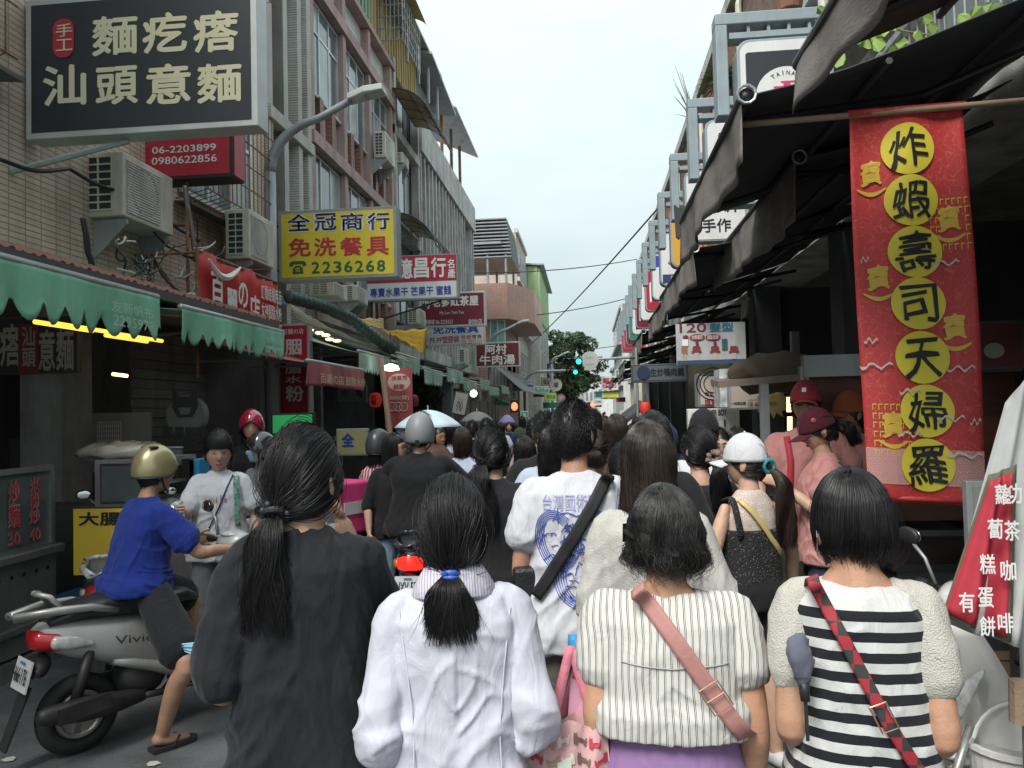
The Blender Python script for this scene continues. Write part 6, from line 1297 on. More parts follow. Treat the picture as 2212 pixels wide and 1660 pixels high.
# ---- hands
def hand(wr,dr,side=1,curl=.5,s=1.0,spreadf=.35,palmn=None):
    """wrist point, direction; returns pieces"""
    dr=np.array(dr,float);dr/=np.linalg.norm(dr); nrm=np.array(palmn if palmn is not None else (side*-1.,0,0),float); nrm-=dr*np.dot(nrm,dr); nrm/=np.linalg.norm(nrm)+1e-9; lat=np.cross(dr,nrm)*side*-1; wr=np.array(wr,float); out=[]
    out.append(limb([wr-dr*.03,wr+dr*.02,wr+dr*.055*s,wr+dr*.088*s],[(.024*s,.019*s),(.027*s,.016*s),(.038*s,.014*s),(.037*s,.011*s)] if abs(nrm[0])<.7 else [(.019*s,.024*s),(.016*s,.027*s),(.014*s,.038*s),(.011*s,.037*s)],10))
    for i,(o_,L) in enumerate(((-.028,.062),(-.0095,.074),(.0095,.069),(.027,.054))):
        p=wr+dr*.085*s+lat*o_*s; ds=[p]; cu=0; dd=dr+lat*o_*spreadf*8*.3; dd/=np.linalg.norm(dd)
        for k in range(3):
            cu+=curl*(.55+.25*k); d2=dd*math.cos(cu)+nrm*math.sin(cu); p=p+d2*L*s*(.42 if k==0 else .30); ds.append(p)
        out.append(limb([ds[0]-dr*.012]+ds,[.0085*s,.009*s,.0082*s,.0074*s,.0062*s],8))
    p=wr+dr*.025*s-lat*.028*s; d2=(dr*.75-lat*.6+nrm*.35); d2/=np.linalg.norm(d2); q=p+d2*.042*s; d3=d2*.7+dr*.5+nrm*.3; d3/=np.linalg.norm(d3); out.append(limb([p-d2*.01,q,q+d3*.03*s],[.013*s,.0105*s,.008*s],8))
    return out
ARMS={'hang':((.235,-.02,1.07),(.255,.07,.84)),'front':((.235,-.07,1.06),(.13,.17,1.03)),'phone':((.20,.06,1.08),(.07,.26,1.22)),'hip':((.30,-.06,1.06),(.20,.02,.88)),'fold':((.22,-.05,1.08),(.02,.17,1.10)),'bars':((.27,.12,1.13),(.25,.36,1.06)),'up':((.24,.16,1.22),(.10,.24,1.42))}
class Fig: pass
def person(label,x,y,d,rz=0,H=None,wf=1,bf=1,vox=.012,skinm=None,arms=('hang','hang'),shirt=None,pants=None,hair=None,hairm=None,face=False,turn=0,tilt=0,group=None,seated=False,legs=None,shoes=None,wr=.006,seed=0,male=False,world=None,neckw=1.0,lean=0,name='person',bare=False,hairseed=None,handc=.6,skirt=None,headk=1.0,nod=0,sink=0):
    f=Fig(); 
    if world is not None: X,Yw,Hh=world
    else: t_=onY(x,y,d); X,Yw,Hh=t_[0],d,t_[2]
    if H: Hh=H
    s=Hh/1.65; f.s=s; rng=np.random.RandomState(seed+11); root=thing(name,label,'person',(X,Yw,0),R(rz),group); root['pose']='seated' if seated else 'standing'; f.root=root; f.M=Matrix.Translation((X,Yw,0))@Matrix.Rotation(R(rz),4,'Z'); del root['pose']
    skm=skinm or sk1; shw=(.180 if male else .158)*wf; dz=float(seated) if seated else 0
    f.dz=dz
    hip=.90+dz; 
    def A(side,key):
        e,w=(ARMS[key] if isinstance(key,str) else key); sx=side*(shw/.158); return np.array([shw*side*.93,-.012,1.312+dz]),np.array([e[0]*sx*(1 if isinstance(key,str) else .158/shw),e[1],e[2]+dz]),np.array([w[0]*sx*(1 if isinstance(key,str) else .158/shw),w[1],w[2]+dz])
    # lean: shear forward with height above the hip
    def post(V):
        V=np.array(V,float); 
        if lean: V[:,1]+=np.clip(V[:,2]-hip,0,None)*lean
        return V*s
    L_=A(-1,arms[0]);R__=A(1,arms[1]); near=vox<.0125
    # legs
    lg=[]
    if seated: lg=legs or [((-.09,.02,hip-.02),(-.16,.42,hip+.02),(-.20,.38,.10)),((.09,.02,hip-.02),(.16,.42,hip+.02),(.20,.38,.10))]
    else: lg=legs or [((-.085,0,.86),(-.092,.02,.47),(-.10,-.02,.07)),((.085,0,.86),(.092,.02,.47),(.10,-.02,.07))]
    # skin
    parts=[torso([(hip-.05,.13,.09,0,0),(1.05+dz,.11,.08,0,0),(1.25+dz,.13,.085,0,0),(1.32+dz,.11,.05,-.01,0),(1.38+dz,.06,.05,-.01,0)]),
           limb([(0,-.02,1.33+dz),(0,-.008,1.40+dz),(0,.005,1.475+dz)],[(.062*neckw,.058*neckw),(.052*neckw,.053*neckw),(.05*neckw,.052*neckw)])]
    for a in(L_,R__):
        parts.append(limb([a[0],(a[0]+a[1])/2,a[1],(a[1]*.6+a[2]*.4),a[2]],[.026,.040*wf**.7,.036*wf**.5,.036*wf**.4,.024],12))
    for (h_,k_,a_) in lg:
        parts.append(limb([h_,(np.array(h_)+np.array(k_))/2,k_,np.array(k_)*.65+np.array(a_)*.35+np.array([0,-.012,0]),a_],[.082*wf,.070*wf,.052,.052,.036],12))
        a_=np.array(a_); parts.append(limb([a_+(0,-.03,-.02),a_+(0,.05,-.04),a_+(0,.14,-.052)],[(.034,.03),(.042,.028),(.036,.016)],10))
    V,N_,F=remesh([(v,f_) for v,f_ in parts],vox*.8 if near else vox,2); V=post(V); Fs=[F]; Vs=[V]; cnt=len(V)
    hp=[]
    for sd,a in((-1,L_),(1,R__)):
        if vox<.02: hp+=hand(a[2],(a[2]-a[1])+np.array([0,0,-.02]),sd,handc,1.0)
    hc=np.array([0,.012+lean*.6,1.528+dz-sink]); HM=Matrix.Translation(Vector(hc))@Matrix.Rotation(R(turn),4,'Z')@Matrix.Rotation(R(nod),4,'X')@Matrix.Rotation(R(tilt),4,'Y')@Matrix.Scale(headk,4); HM_=np.array(HM); f.HM=HM_; f.hc=hc
    def toH(P): P=np.asarray(P,float); return (P@HM_[:3,:3].T+HM_[:3,3])*s
    f.toH=toH
    hv,hf=head_mesh(40 if near or face else 24,30 if near or face else 18); b=B()
    for q in hp: b.add(post(q[0]),q[1])
    b.add(toH(hv),hf)
    # build skin mesh: remesh quads + appended pieces
    me=bpy.data.meshes.new('body'); allV=np.concatenate([V,np.array(b.V)]); allF=[tuple(q) for q in F.tolist()]+[tuple(i+cnt for i in q) for q in b.F]
    me.from_pydata(allV.tolist(),[],allF); me.shade_smooth(); me.materials.append(skm); o=bpy.data.objects.new('body',me); COL.objects.link(o); o.parent=root; f.body=o
    # shirt
    sh=dict(mat=None,hem=.80,hw=.0,loose=.012,sl=.5,sr=.062,lo=1.0,amp=wr); sh.update(shirt or {})
    if sh['mat'] is not None:
        l=sh['loose']; hz=sh['hem']+dz; H0=.175*wf+sh['hw']+l; rings=[(hz,H0,.122*wf*bf+l+sh['hw']*.6,.0,0),(hz+.06,H0,.124*wf*bf+l+sh['hw']*.5,0,0)]
        if hz<.90+dz: rings+=[(.98+dz,.152*wf+l+sh['hw']*.5,.112*wf*bf+l,0,0)]
        rings+=[(1.12+dz,.150*wf+l*1.2,.110*wf*bf+l,0,0),(1.22+dz,shw*.97+l*.8,.112*wf+l,-.002,0),(1.30+dz,shw*1.0+l*.4,.098*wf**.5+l*.5,-.012,0),(1.350+dz-sh.get('neck',0)*.2,shw*.80,.070,-.016,0),(1.378+dz-sh.get('neck',0)*.7,shw*.52+sh.get('neck',0)*.5,.060,-.014,0),(1.400+dz-sh.get('neck',0)*1.2+sh.get('collar',0),.060+sh.get('neck',0),.056,-.012,0)]
        ps=[torso(rings)]; 
        for a in(L_,R__):
            if sh['sl']<=0: continue
            S0,E,W_=a; P=[S0-np.array([np.sign(S0[0])*.05,0,-.018]),S0]; q=sh['sl']
            if q<=1: P+=[S0*(1-q*.5)+E*q*.5,S0*(1-q)+E*q]; rr=[.036+l*.2,.047*wf**.5+l*.35,(.056*wf**.5+sh['sr'])/2+l*.4,sh['sr']+l*.3]
            else: t_=q-1; P+=[(S0+E)/2,E,E*(1-t_)+W_*t_]; rr=[.036+l*.2,.047*wf**.5+l*.35,.047*wf**.5+l*.5,.043+l*.5,sh['sr']*.75+l*.3]
            ps.append(limb(P,rr,14,False if 0 else True))
        if not sh.get('sepsl'):
            V,N_,F=remesh(ps,vox*.75 if near else vox,3); V=wrinkle(V,N_,sh['amp'],seed,low=1.25+dz); V=post(V); me=fastmesh('shirt',V,F); me.materials.append(sh['mat']); o=bpy.data.objects.new(sh.get('name','shirt'),me); COL.objects.link(o); o.parent=root; f.shirt=o; f.sv=V; f.sf=F
        else:
            V,N_,F=remesh(ps[:1],vox*.75,3); V=wrinkle(V,N_,sh['amp'],seed,low=1.25+dz); V=post(V); me=fastmesh('shirt',V,F); me.materials.append(sh['mat']); o=bpy.data.objects.new('shirt',me); COL.objects.link(o); o.parent=root; f.shirt=o; f.sv=V; f.sf=F
            for k in(1,2):
                V2,N2,F2=remesh([ps[k]],vox*.8,2); V2=post(wrinkle(V2,N2,sh['amp'],seed+k)); me=fastmesh('sleeve',V2,F2); me.materials.append(sh['sepsl']); o=bpy.data.objects.new('sleeve',me); COL.objects.link(o); o.parent=root; F_=F
    if pants:
        pm_,end_,lo=pants; ps=[torso([(hip-.10,.150*wf,.115*wf*bf,0,0),(hip+.0,.172*wf,.122*wf*bf,-.005,0),(hip+.10,.150*wf,.108*wf*bf,0,0),(hip+.13,.145*wf,.10*wf*bf,0,0)])]
        for (h_,k_,a_) in lg:
            h_,k_,a_=[np.array(q,float) for q in(h_,k_,a_)]; P=[h_+(0,0,.03),h_,(h_+k_)/2]; rr=[.09*wf,.092*wf,.080*wf+lo]
            if end_<1: P+=[h_*(1-end_)+k_*end_]; rr+=[.074*wf+lo*1.3]
            else: t_=end_-1; P+=[k_,k_*(1-t_)+a_*t_]; rr+=[.064*wf**.5+lo,.050+lo]
            ps.append(limb(P,rr,14))
        V,N_,F=remesh(ps,vox*1.15,2); V=post(wrinkle(V,N_,.006,seed+9)); me=fastmesh('trousers',V,F); me.materials.append(pm_); o=bpy.data.objects.new('shorts' if end_<=1.05 else 'trousers',me); COL.objects.link(o); o.parent=root; f.pants=o; f.pv=V;f.pf=F
    if skirt:
        sm_,z1=skirt; V,N_,F=remesh([torso([(z1,.20*wf,.15*wf,0,0),(hip,.18*wf,.13*wf,0,0),(hip+.12,.15*wf,.11*wf,0,0)])],vox,2); V=post(wrinkle(V,N_,.008,seed+9)); me=fastmesh('skirt',V,F); me.materials.append(sm_); o=bpy.data.objects.new('skirt',me); COL.objects.link(o); o.parent=root
    if shoes:
        for (h_,k_,a_) in lg:
            a_=np.array(a_,float); V,N_,F=remesh([limb([a_+(0,-.045,-.03),a_+(0,.04,-.035),a_+(0,.15,-.045)],[(.044,.042),(.048,.042),(.042,.026)],12)],.012,1); me=fastmesh('shoe',post(V),F); me.materials.append(shoes); o=bpy.data.objects.new('shoe',me); COL.objects.link(o); o.parent=root
    if hair:
        kind,kw=hair; r2=np.random.RandomState((hairseed or seed)+5); V,F,e=kind(r2,**kw); f.tie=toH(e) if e is not None else None
        me=fastmesh('hair',toH(V),F); me.materials.append(hairm or h_blk); o=bpy.data.objects.new('hair',me); COL.objects.link(o); o.parent=root; f.hair=o
    if face: face_parts(f,face if isinstance(face,dict) else {})
    return f
m_eyew=pm('eye_white',(.62,.60,.58),.25); m_iris=pm('iris_dark',(.012,.008,.006),.15); m_lip=pm('lips',(.36,.11,.10),.4)
def face_parts(f,k):
    root=f.root; toH=f.toH
    def pt(x,z,o=0): y=math.sqrt(max(0,1-x*x-z*z)); p=np.array(head_pt(x,y,z)); return p+np.array([0,o,0])
    if not k.get('glasses_only'):
        for s in(-1,1):
            c=pt(s*.38,.05); V=B().ball((0,0,0),(.0145,.006,.0058 if not k.get('down') else .0035),14,8); P=np.array(V.V)+c+np.array([0,.0005,0]); e=mkobj('eye',toH(P),V.F,m_eyew,root,True,True)
            V=B().ball((0,0,0),(.0058,.003,.0052 if not k.get('down') else .003),12,8); P=np.array(V.V)+c+np.array([0,.0052,-.0005]); mkobj('iris',toH(P),V.F,m_iris,e,True,True)
            ln=[pt(s*(.38+.22*t),.05+.055*(1-t*t)-.01,.004) for t in np.linspace(-1,1,9)]; b=B().tube([toH(q) for q in ln],.0015*f.s,5); b.build('eyelash',m_iris,root,True)
            ln=[pt(s*(.36+.27*t),.245+.03*(1-t*t)-.03*t*t*(t>0),.003) for t in np.linspace(-1,1,9)]; B().tube([toH(q) for q in ln],[.0012*f.s]+[.0026*f.s]*6+[.0018*f.s,.001*f.s],5).build('eyebrow',h_blk,root,True)
        for dz_,w_ in((-.485,.0045),(-.545,.0055)):
            ln=[pt(t*.27,dz_-.012*(t*t)*(-1 if dz_<-.5 else 1),.001) for t in np.linspace(-1,1,9)]; B().tube([toH(q) for q in ln],[.001*f.s]+[w_*f.s*(1-.35*abs(q)) for q in np.linspace(-1,1,9)[1:-1]]+[.001*f.s],6).build('lip',m_lip,root,True,True)
        for s in(-1,1): V=B().ball((0,0,0),(.0028,.003,.002),8,6); mkobj('nostril',toH(np.array(V.V)+pt(s*.075,-.335,.0)),V.F,m_iris,root,True,True)
    if k.get('glasses'):
        gm=k['glasses'] if not isinstance(k['glasses'],bool) else m_black
        for s in(-1,1):
            c=pt(s*.37,.03,.016); ring_=[c+np.array([.022*math.cos(t),0,.017*math.sin(t)]) for t in np.linspace(0,6.28,17)]; B().tube([toH(q) for q in ring_],.0018*f.s,5,False).build('spectacle_rim',gm,root,True)
            B().tube([toH(c+np.array([s*.022,0,.006])),toH(np.array([s*.080,.02,.012])),toH(np.array([s*.083,-.02,0.0]))],.0016*f.s,5).build('spectacle_arm',gm,root,True)
        B().tube([toH(pt(-.08,.05,.02)),toH(pt(.08,.05,.02))],.0016*f.s,5).build('spectacle_bridge',gm,root,True)
    if k.get('mask'):
        V=[];F=[];n=10
        for i in range(n+1):
            for j in range(n+1):
                x=-.72+1.44*i/n; z=-.92+.92*j/n; q=pt(x*.8,max(z,-.8) ,.010+.010*math.sin(math.pi*i/n)); q=q*np.array([1.12,1.0,1.0]); V.append(q)
        F=[(i*(n+1)+j,(i+1)*(n+1)+j,(i+1)*(n+1)+j+1,i*(n+1)+j+1) for i in range(n) for j in range(n)]; o=mkobj('face_mask',toH(V),F,k['mask'],root,True,True); q=o.modifiers.new('s','SOLIDIFY'); q.thickness=.003
        for s in(-1,1): B().tube([toH(pt(s*.55,-.1,.01)),toH(np.array([s*.084,-.01,.012])),toH(pt(s*.5,-.6,.01))],.0014*f.s,5).build('mask_loop',k['mask'],root,True)
def bvh(f,which='shirt'):
    if which=='shirt': return BVHTree.FromPolygons([Vector(v) for v in f.sv],f.sf.tolist())
    return BVHTree.FromPolygons([Vector(v) for v in f.pv],f.pf.tolist())
def on_back(f,tr,P2,off=.004,front=False):
    """(x,z) pairs thrown onto the cloth from behind (or the front)"""
    out=[]; last=-.12*f.s
    for (x,z) in P2:
        h=tr.ray_cast(Vector((x,2. if front else -2.,z)),Vector((0,-1. if front else 1.,0)))
        y=h[0].y if h[0] is not None else last; last=y; out.append((x,y+(off if front else -off),z))
    return out
def print_on(f,tr,P2,F,mat,name,off=.004,front=False,parent=None): return mkobj(name,on_back(f,tr,P2,off,front),F,mat,parent or f.root,True)
def text_on(f,tr,s_,x0,z0,x1,z1,mat,bold=0,off=.004,front=False,name='lettering',skew=0):
    G,F=glyphs(s_,bold); P=[((x0+(x1-x0)*(g_[0] if not front else 1-g_[0]))+skew*(g_[1]-.5),z0+(z1-z0)*g_[1]) for g_ in G]; return print_on(f,tr,P,F,mat,name,off,front)
def ribbon_on(f,tr,pts,w,mat,name,off=.006,n=30,k=4,front=False,parent=None,world=True,th=.002):
    """strap following (x,z) polyline on the cloth; returned in the person's local space"""
    pts=[np.array(p,float) for p in pts]; L=[0]
    for i in range(len(pts)-1): L.append(L[-1]+np.linalg.norm(pts[i+1]-pts[i]))
    C_=[]; 
    for t in np.linspace(0,L[-1],n+1):
        i=min(max(0,np.searchsorted(L,t)-1),len(pts)-2); u=(t-L[i])/(L[i+1]-L[i]); C_.append(pts[i]*(1-u)+pts[i+1]*u)
    P2=[]
    for i in range(n+1):
        tg=C_[min(i+1,n)]-C_[max(i-1,0)]; tg/=np.linalg.norm(tg); nr=np.array([-tg[1],tg[0]])
        for j in range(k+1): P2.append(tuple(C_[i]+nr*w*(j/k-.5)))
    V=on_back(f,tr,P2,off,front); V=np.array(V); 
    for _ in range(3): 
        Y=V[:,1].reshape(n+1,k+1); Y[1:-1]=(Y[:-2]+Y[1:-1]+Y[2:])/3; Y[:]=Y.min(1,keepdims=True)*.6+Y*.4 if not front else Y.max(1,keepdims=True)*.6+Y*.4; V[:,1]=Y.ravel()
    V[:,1]+= off*.6 if front else -off*.6
    F=[(i*(k+1)+j,i*(k+1)+j+1,(i+1)*(k+1)+j+1,(i+1)*(k+1)+j) for i in range(n) for j in range(k)]
    if parent is None: return V,F
    if w>.009 and pts[0][1]>1.3*f.s:
        g_=-1 if front else 1; r0=V[:k+1]; V=np.concatenate([r0+np.array([0,g_*.10,-.03]),r0+np.array([0,g_*.055,.004]),r0+np.array([0,g_*.02,.010]),V]); n+=3; F=[(i*(k+1)+j,i*(k+1)+j+1,(i+1)*(k+1)+j+1,(i+1)*(k+1)+j) for i in range(n) for j in range(k)]
    o=mkobj(name,V,F,mat,parent,True,True); q=o.modifiers.new('s','SOLIDIFY'); q.thickness=th; return o
def carried(f,name,label,cat):
    """empty sharing the person's placement, for a carried thing built in the person's local space"""
    r=thing(name,label,cat,f.root.location,f.root.rotation_euler.z); return r
# ---- helmets, caps
def helmet(f,mat,name='helmet',visor=None,open_=True,k=1.42,back=-.45,trim=None,parent=None,brim=None,z=.012):
    n,m=36,18; V=[]
    def hl(az): t=az/math.pi; return .30-.75*min(1,t/.45)**1.2 if open_ else .1
    for i in range(m+1):
        for j in range(n):
            th=2*math.pi*j/n; az=math.acos(math.sin(th)); z0=max(hl(az),back); ph=math.acos(z0)*i/m; V.append((HA[0]*k*math.sin(ph)*math.cos(th),HA[1]*k*.97*math.sin(ph)*math.sin(th)-.004,HA[2]*k*.92*math.cos(ph)+z))
    F=[(i*n+j,(i+1)*n+j,(i+1)*n+(j+1)%n,i*n+(j+1)%n) for i in range(m) for j in range(n)]
    o=mkobj(name,f.toH(V),F,mat,parent or f.root,True,True); q=o.modifiers.new('s','SOLIDIFY'); q.thickness=.012; q.offset=-1
    B().tube([f.toH(V[m*n+j]) for j in list(range(n))+[0]],.004*f.s,6,False).build('rim_trim',trim or m_black,o,True)
    for s in(-1,1): B().tube([f.toH((s*.085,.0,-.02)),f.toH((s*.075,.02,-.08)),f.toH((s*.03,.06,-.125))],.006,5).build('chin_strap',m_black,o,True)
    return o
def capx(f,mat,name='cap',k=1.13,brimrot=0,logo=None):
    n,m=32,14; V=[]
    for i in range(m+1):
        for j in range(n):
            th=2*math.pi*j/n; ph=(1.60)*i/m; V.append((HA[0]*k*1.03*math.sin(ph)*math.cos(th),HA[1]*k*math.sin(ph)*math.sin(th),HA[2]*k*math.cos(ph)+.012))
    V=np.array(V); V[:,2]+=.10*V[:,1]*(V[:,1]>0)*0; F=[(i*n+j,(i+1)*n+j,(i+1)*n+(j+1)%n,i*n+(j+1)%n) for i in range(m) for j in range(n)]
    o=mkobj(name,f.toH(V),F,mat,f.root,True,True); q=o.modifiers.new('s','SOLIDIFY'); q.thickness=.004
    V=[];a=8
    for i in range(a+1):
        for j in range(5):
            t=-1+2*i/a; ang=math.pi/2-t*.95; r1=1.0; L=.075*j/4*(1-.55*t*t)+.0; x=HA[0]*k*1.0*math.cos(ang)*(1+.0*j); y=HA[1]*k*math.sin(ang); V.append((x*(1+.05*j/4),y+L,.012-.016*j/4-.020*t*t))
    F=[(i*5+j,i*5+j+1,(i+1)*5+j+1,(i+1)*5+j) for i in range(a) for j in range(4)]; p=mkobj('brim',f.toH(V),F,mat,o,True,True); q=p.modifiers.new('s','SOLIDIFY'); q.thickness=.004
    B().ball(tuple(f.toH((0,0,HA[2]*k+.014))),.006,8,6).build('button',mat,o,True); return o
# ---------------------------------------------------------------- special cloths
def stripes_v(name,base,line,period,w,axis='X',double=True):
    m=cloth(name,base,bump=.15,bs=500); t=m.node_tree; p=t.nodes['Principled BSDF']; l_=p.inputs['Base Color'].links[0].from_socket; tcn=nn(t,'ShaderNodeTexCoord'); s_=nn(t,'ShaderNodeSeparateXYZ'); t.links.new(tcn.outputs['Object'],s_.inputs[0])
    nz=nn(t,'ShaderNodeTexNoise'); nz.inputs['Scale'].default_value=6; t.links.new(tcn.outputs['Object'],nz.inputs['Vector'])
    def mt(op,a,b=None):
        q=nn(t,'ShaderNodeMath'); q.operation=op
        for i,x in enumerate((a,b)):
            if x is None: continue
            if hasattr(x,'links'): t.links.new(x,q.inputs[i])
            else: q.inputs[i].default_value=x
        return q.outputs[0]
    c=mt('ADD',s_.outputs[axis],mt('MULTIPLY',mt('SUBTRACT',nz.outputs[0],.5),.018)); fr=mt('FRACT',mt('MULTIPLY',c,1/period)); a=mt('LESS_THAN',fr,w)
    if double: b=mt('LESS_THAN',mt('ABSOLUTE',mt('SUBTRACT',fr,w*2.6)),w*.4); a=mt('MAXIMUM',a,b)
    mm=nn(t,'ShaderNodeMix'); mm.data_type='RGBA'; mm.inputs[7].default_value=tuple(line)+(1,); t.links.new(a,mm.inputs[0]); t.links.new(l_,mm.inputs[6]); t.links.new(mm.outputs[2],p.inputs['Base Color']); return m
def stripes_h(name,period,z0,s):
    m=cloth(name,(.52,.52,.51),bump=.3,bs=600); t=m.node_tree; p=t.nodes['Principled BSDF']; l_=p.inputs['Base Color'].links[0].from_socket; tcn=nn(t,'ShaderNodeTexCoord'); s_=nn(t,'ShaderNodeSeparateXYZ'); t.links.new(tcn.outputs['Object'],s_.inputs[0])
    def mt(op,a,b=None):
        q=nn(t,'ShaderNodeMath'); q.operation=op
        for i,x in enumerate((a,b)):
            if x is None: continue
            if hasattr(x,'links'): t.links.new(x,q.inputs[i])
            else: q.inputs[i].default_value=x
        return q.outputs[0]
    z=s_.outputs['Z']; fr=mt('FRACT',mt('MULTIPLY',mt('SUBTRACT',z0,z),1/period)); a=mt('MULTIPLY',mt('LESS_THAN',fr,.50),mt('LESS_THAN',z,z0))
    mm=nn(t,'ShaderNodeMix'); mm.data_type='RGBA'; mm.inputs[7].default_value=(.012,.013,.017,1); t.links.new(a,mm.inputs[0]); t.links.new(l_,mm.inputs[6]); t.links.new(mm.outputs[2],p.inputs['Base Color']); return m
c_white=cloth('cloth_white',(.52,.53,.57)); c_coat=cloth('cloth_white_coat',(.47,.47,.535),rough=.75,sheen=.05); c_blk=cloth('cloth_black',(.016,.016,.018)); c_char=cloth('cloth_charcoal',(.013,.014,.018),var=.12)
c_navy=cloth('cloth_navy',(.02,.03,.075)); c_blue=cloth('cloth_royal_blue',(.012,.03,.20)); c_pink=cloth('cloth_salmon',(.50,.235,.215)); c_ltb=cloth('cloth_light_blue',(.42,.47,.58)); c_den=cloth('denim',(.10,.17,.27),var=.25,bump=.3); c_dend=cloth('dark_denim',(.035,.055,.10),var=.25)
c_kha=cloth('cloth_khaki',(.125,.115,.095)); c_pur=cloth('cloth_mauve',(.235,.14,.29)); c_grey=cloth('cloth_grey',(.17,.17,.18)); c_oliv=cloth('cloth_olive',(.07,.075,.05)); c_bei=cloth('cloth_beige',(.42,.37,.30)); c_brn=cloth('cloth_brown',(.13,.075,.055)); c_slate=cloth('cloth_slate_blue',(.09,.115,.19))
c_lace=cloth('cloth_offwhite',(.45,.44,.41),bump=.5,bs=260); k_sho=pm('shoe_white',(.55,.55,.54),.6); k_shb=pm('shoe_black',(.02,.02,.02),.6)
def seam(f,tr,pts,mat,w=.004,n=24,off=.003,name='seam'): return ribbon_on(f,tr,pts,w,mat,name,off,n,2,parent=f.root)
# 1 woman in charcoal tee
f1p=person('tall woman with a long black ponytail seen from behind in an oversized charcoal T-shirt',652,896,1.90,13,sink=.028,skinm=sk1,vox=.009,wf=.93,turn=-24,tilt=0,arms=(((-.215 if 0 else .215),-.04,1.04),'up') if 0 else (((.180,-.05,1.05),(.15,.16,.96)),((.165,.12,1.12),(.07,.22,1.36))),
 shirt=dict(mat=c_char,hem=.60,hw=.022,loose=.013,sl=.92,sr=.066,amp=.014,neck=.012),pants=(stripes_v('trousers_pinstripe',(.10,.10,.13),(.35,.35,.4),.012,.3,'X',False),1.8,.02),
 hair=(hair_pony,dict(n=4200,L=.27,w=.060,tie=(-.15,-.84,-.50),wav=.014,back=.03,K=10,flare=.9,side=-.01,puff=1.08)),seed=3)
e=f1p.tie; 
for i in range(9):
    a=i*.7; c=e+np.array([.030*math.cos(a),-.012+.006*(i%3),.022*math.sin(a)+.004*(i%2)]); mkobj('hair_tie_bead',(np.array(B().ball((0,0,0),.010,8,6).V)+c),B().ball((0,0,0),.010,8,6).F,m_black,f1p.hair,True,True)
B().ring(e,(0,.5,1),.026,.009,20,8).build('hair_tie',m_black,f1p.hair,True)
# 2 woman in white coat
f2p=person('woman in a white coat seen from behind, low ponytail tied with a blue band',976,1026,1.90,10,sink=.01,skinm=sk1,vox=.009,wf=.98,turn=-8,arms=(((.190,-.07,1.03),(.12,.17,1.0)),((.190,-.07,1.03),(.12,.17,1.0))),
 shirt=dict(mat=c_coat,hem=.55,hw=.02,loose=.014,sl=1.95,sr=.055,amp=.017,neck=.006,name='coat'),pants=(c_dend,1.9,.01),hair=(hair_pony,dict(n=4200,L=.165,w=.046,tie=(.04,-.72,-.72),wav=.006,back=.035,K=10,flare=1.5,puff=1.12,side=.0)),seed=5)
tr=bvh(f2p); s=f2p.s; kse=pm('coat_seam',(.50,.50,.57),.8)
for sg in(-1,1): seam(f2p,tr,[(sg*.135*s,1.33*s),(sg*.115*s,1.2*s),(sg*.10*s,1.05*s),(sg*.105*s,.9*s),(sg*.12*s,.6*s)],kse,.003,off=.0015)
# collar
cv=[];n=24
for i in range(n+1):
    a=math.pi*(1.02+.96*i/n) if 0 else math.pi+math.pi*i/n; 
    for k,(r_,z_,) in enumerate(((.060,1.425),(.066,1.440),(.082,1.412),(.104,1.372),(.100,1.366))): cv.append((math.cos(a)*r_*1.02*s,(-.012+math.sin(a)*r_*.86)*s,(z_+.012*math.sin(a*1)*0-.012*abs(math.cos(a)))*s))
F=[(i*5+j,(i+1)*5+j,(i+1)*5+j+1,i*5+j+1) for i in range(n) for j in range(4)]; o=mkobj('collar',cv,F,stripes_v('collar_seersucker',(.55,.53,.60),(.36,.33,.42),.007,.4,'X',False),f2p.root,True,True); q=o.modifiers.new('s','SOLIDIFY'); q.thickness=.004
B().ring(f2p.tie+np.array([0,-.008,-.002]),(0,.35,1),.017,.007,20,8).ring(f2p.tie+np.array([0,-.012,-.013]),(0,.35,1),.017,.006,20,8).build('hair_band',pm('band_blue',(.04,.10,.42)),f2p.hair,True)
def masked(f,sg=-1,mat=None):
    mat=mat or pm('mask_pale',(.55,.60,.66),.7); V=[];n=8
    for i in range(n+1):
        for j in range(n+1):
            x=-.75+1.5*i/n; z=-.85+.85*j/n; y=math.sqrt(max(.05,1-x*x-(z*.8)**2)); q=np.array(head_pt(x*.9,y,max(z,-.9)))*np.array([1.15,1.08,1.0])+np.array([0,.010,0]); V.append(q)
    F=[(i*(n+1)+j,(i+1)*(n+1)+j,(i+1)*(n+1)+j+1,i*(n+1)+j+1) for i in range(n) for j in range(n)]; o=mkobj('face_mask',f.toH(V),F,mat,f.root,True,True); q=o.modifiers.new('s','SOLIDIFY'); q.thickness=.003
    for s_ in(-1,1): B().tube([f.toH((s_*.064,.055,-.02)),f.toH((s_*.086,-.005,.018)),f.toH((s_*.088,-.018,-.02)),f.toH((s_*.07,.04,-.075))],.0013*f.s,5).build('mask_loop',mat,root_(f),True)
def root_(f): return f.root
masked(f2p)
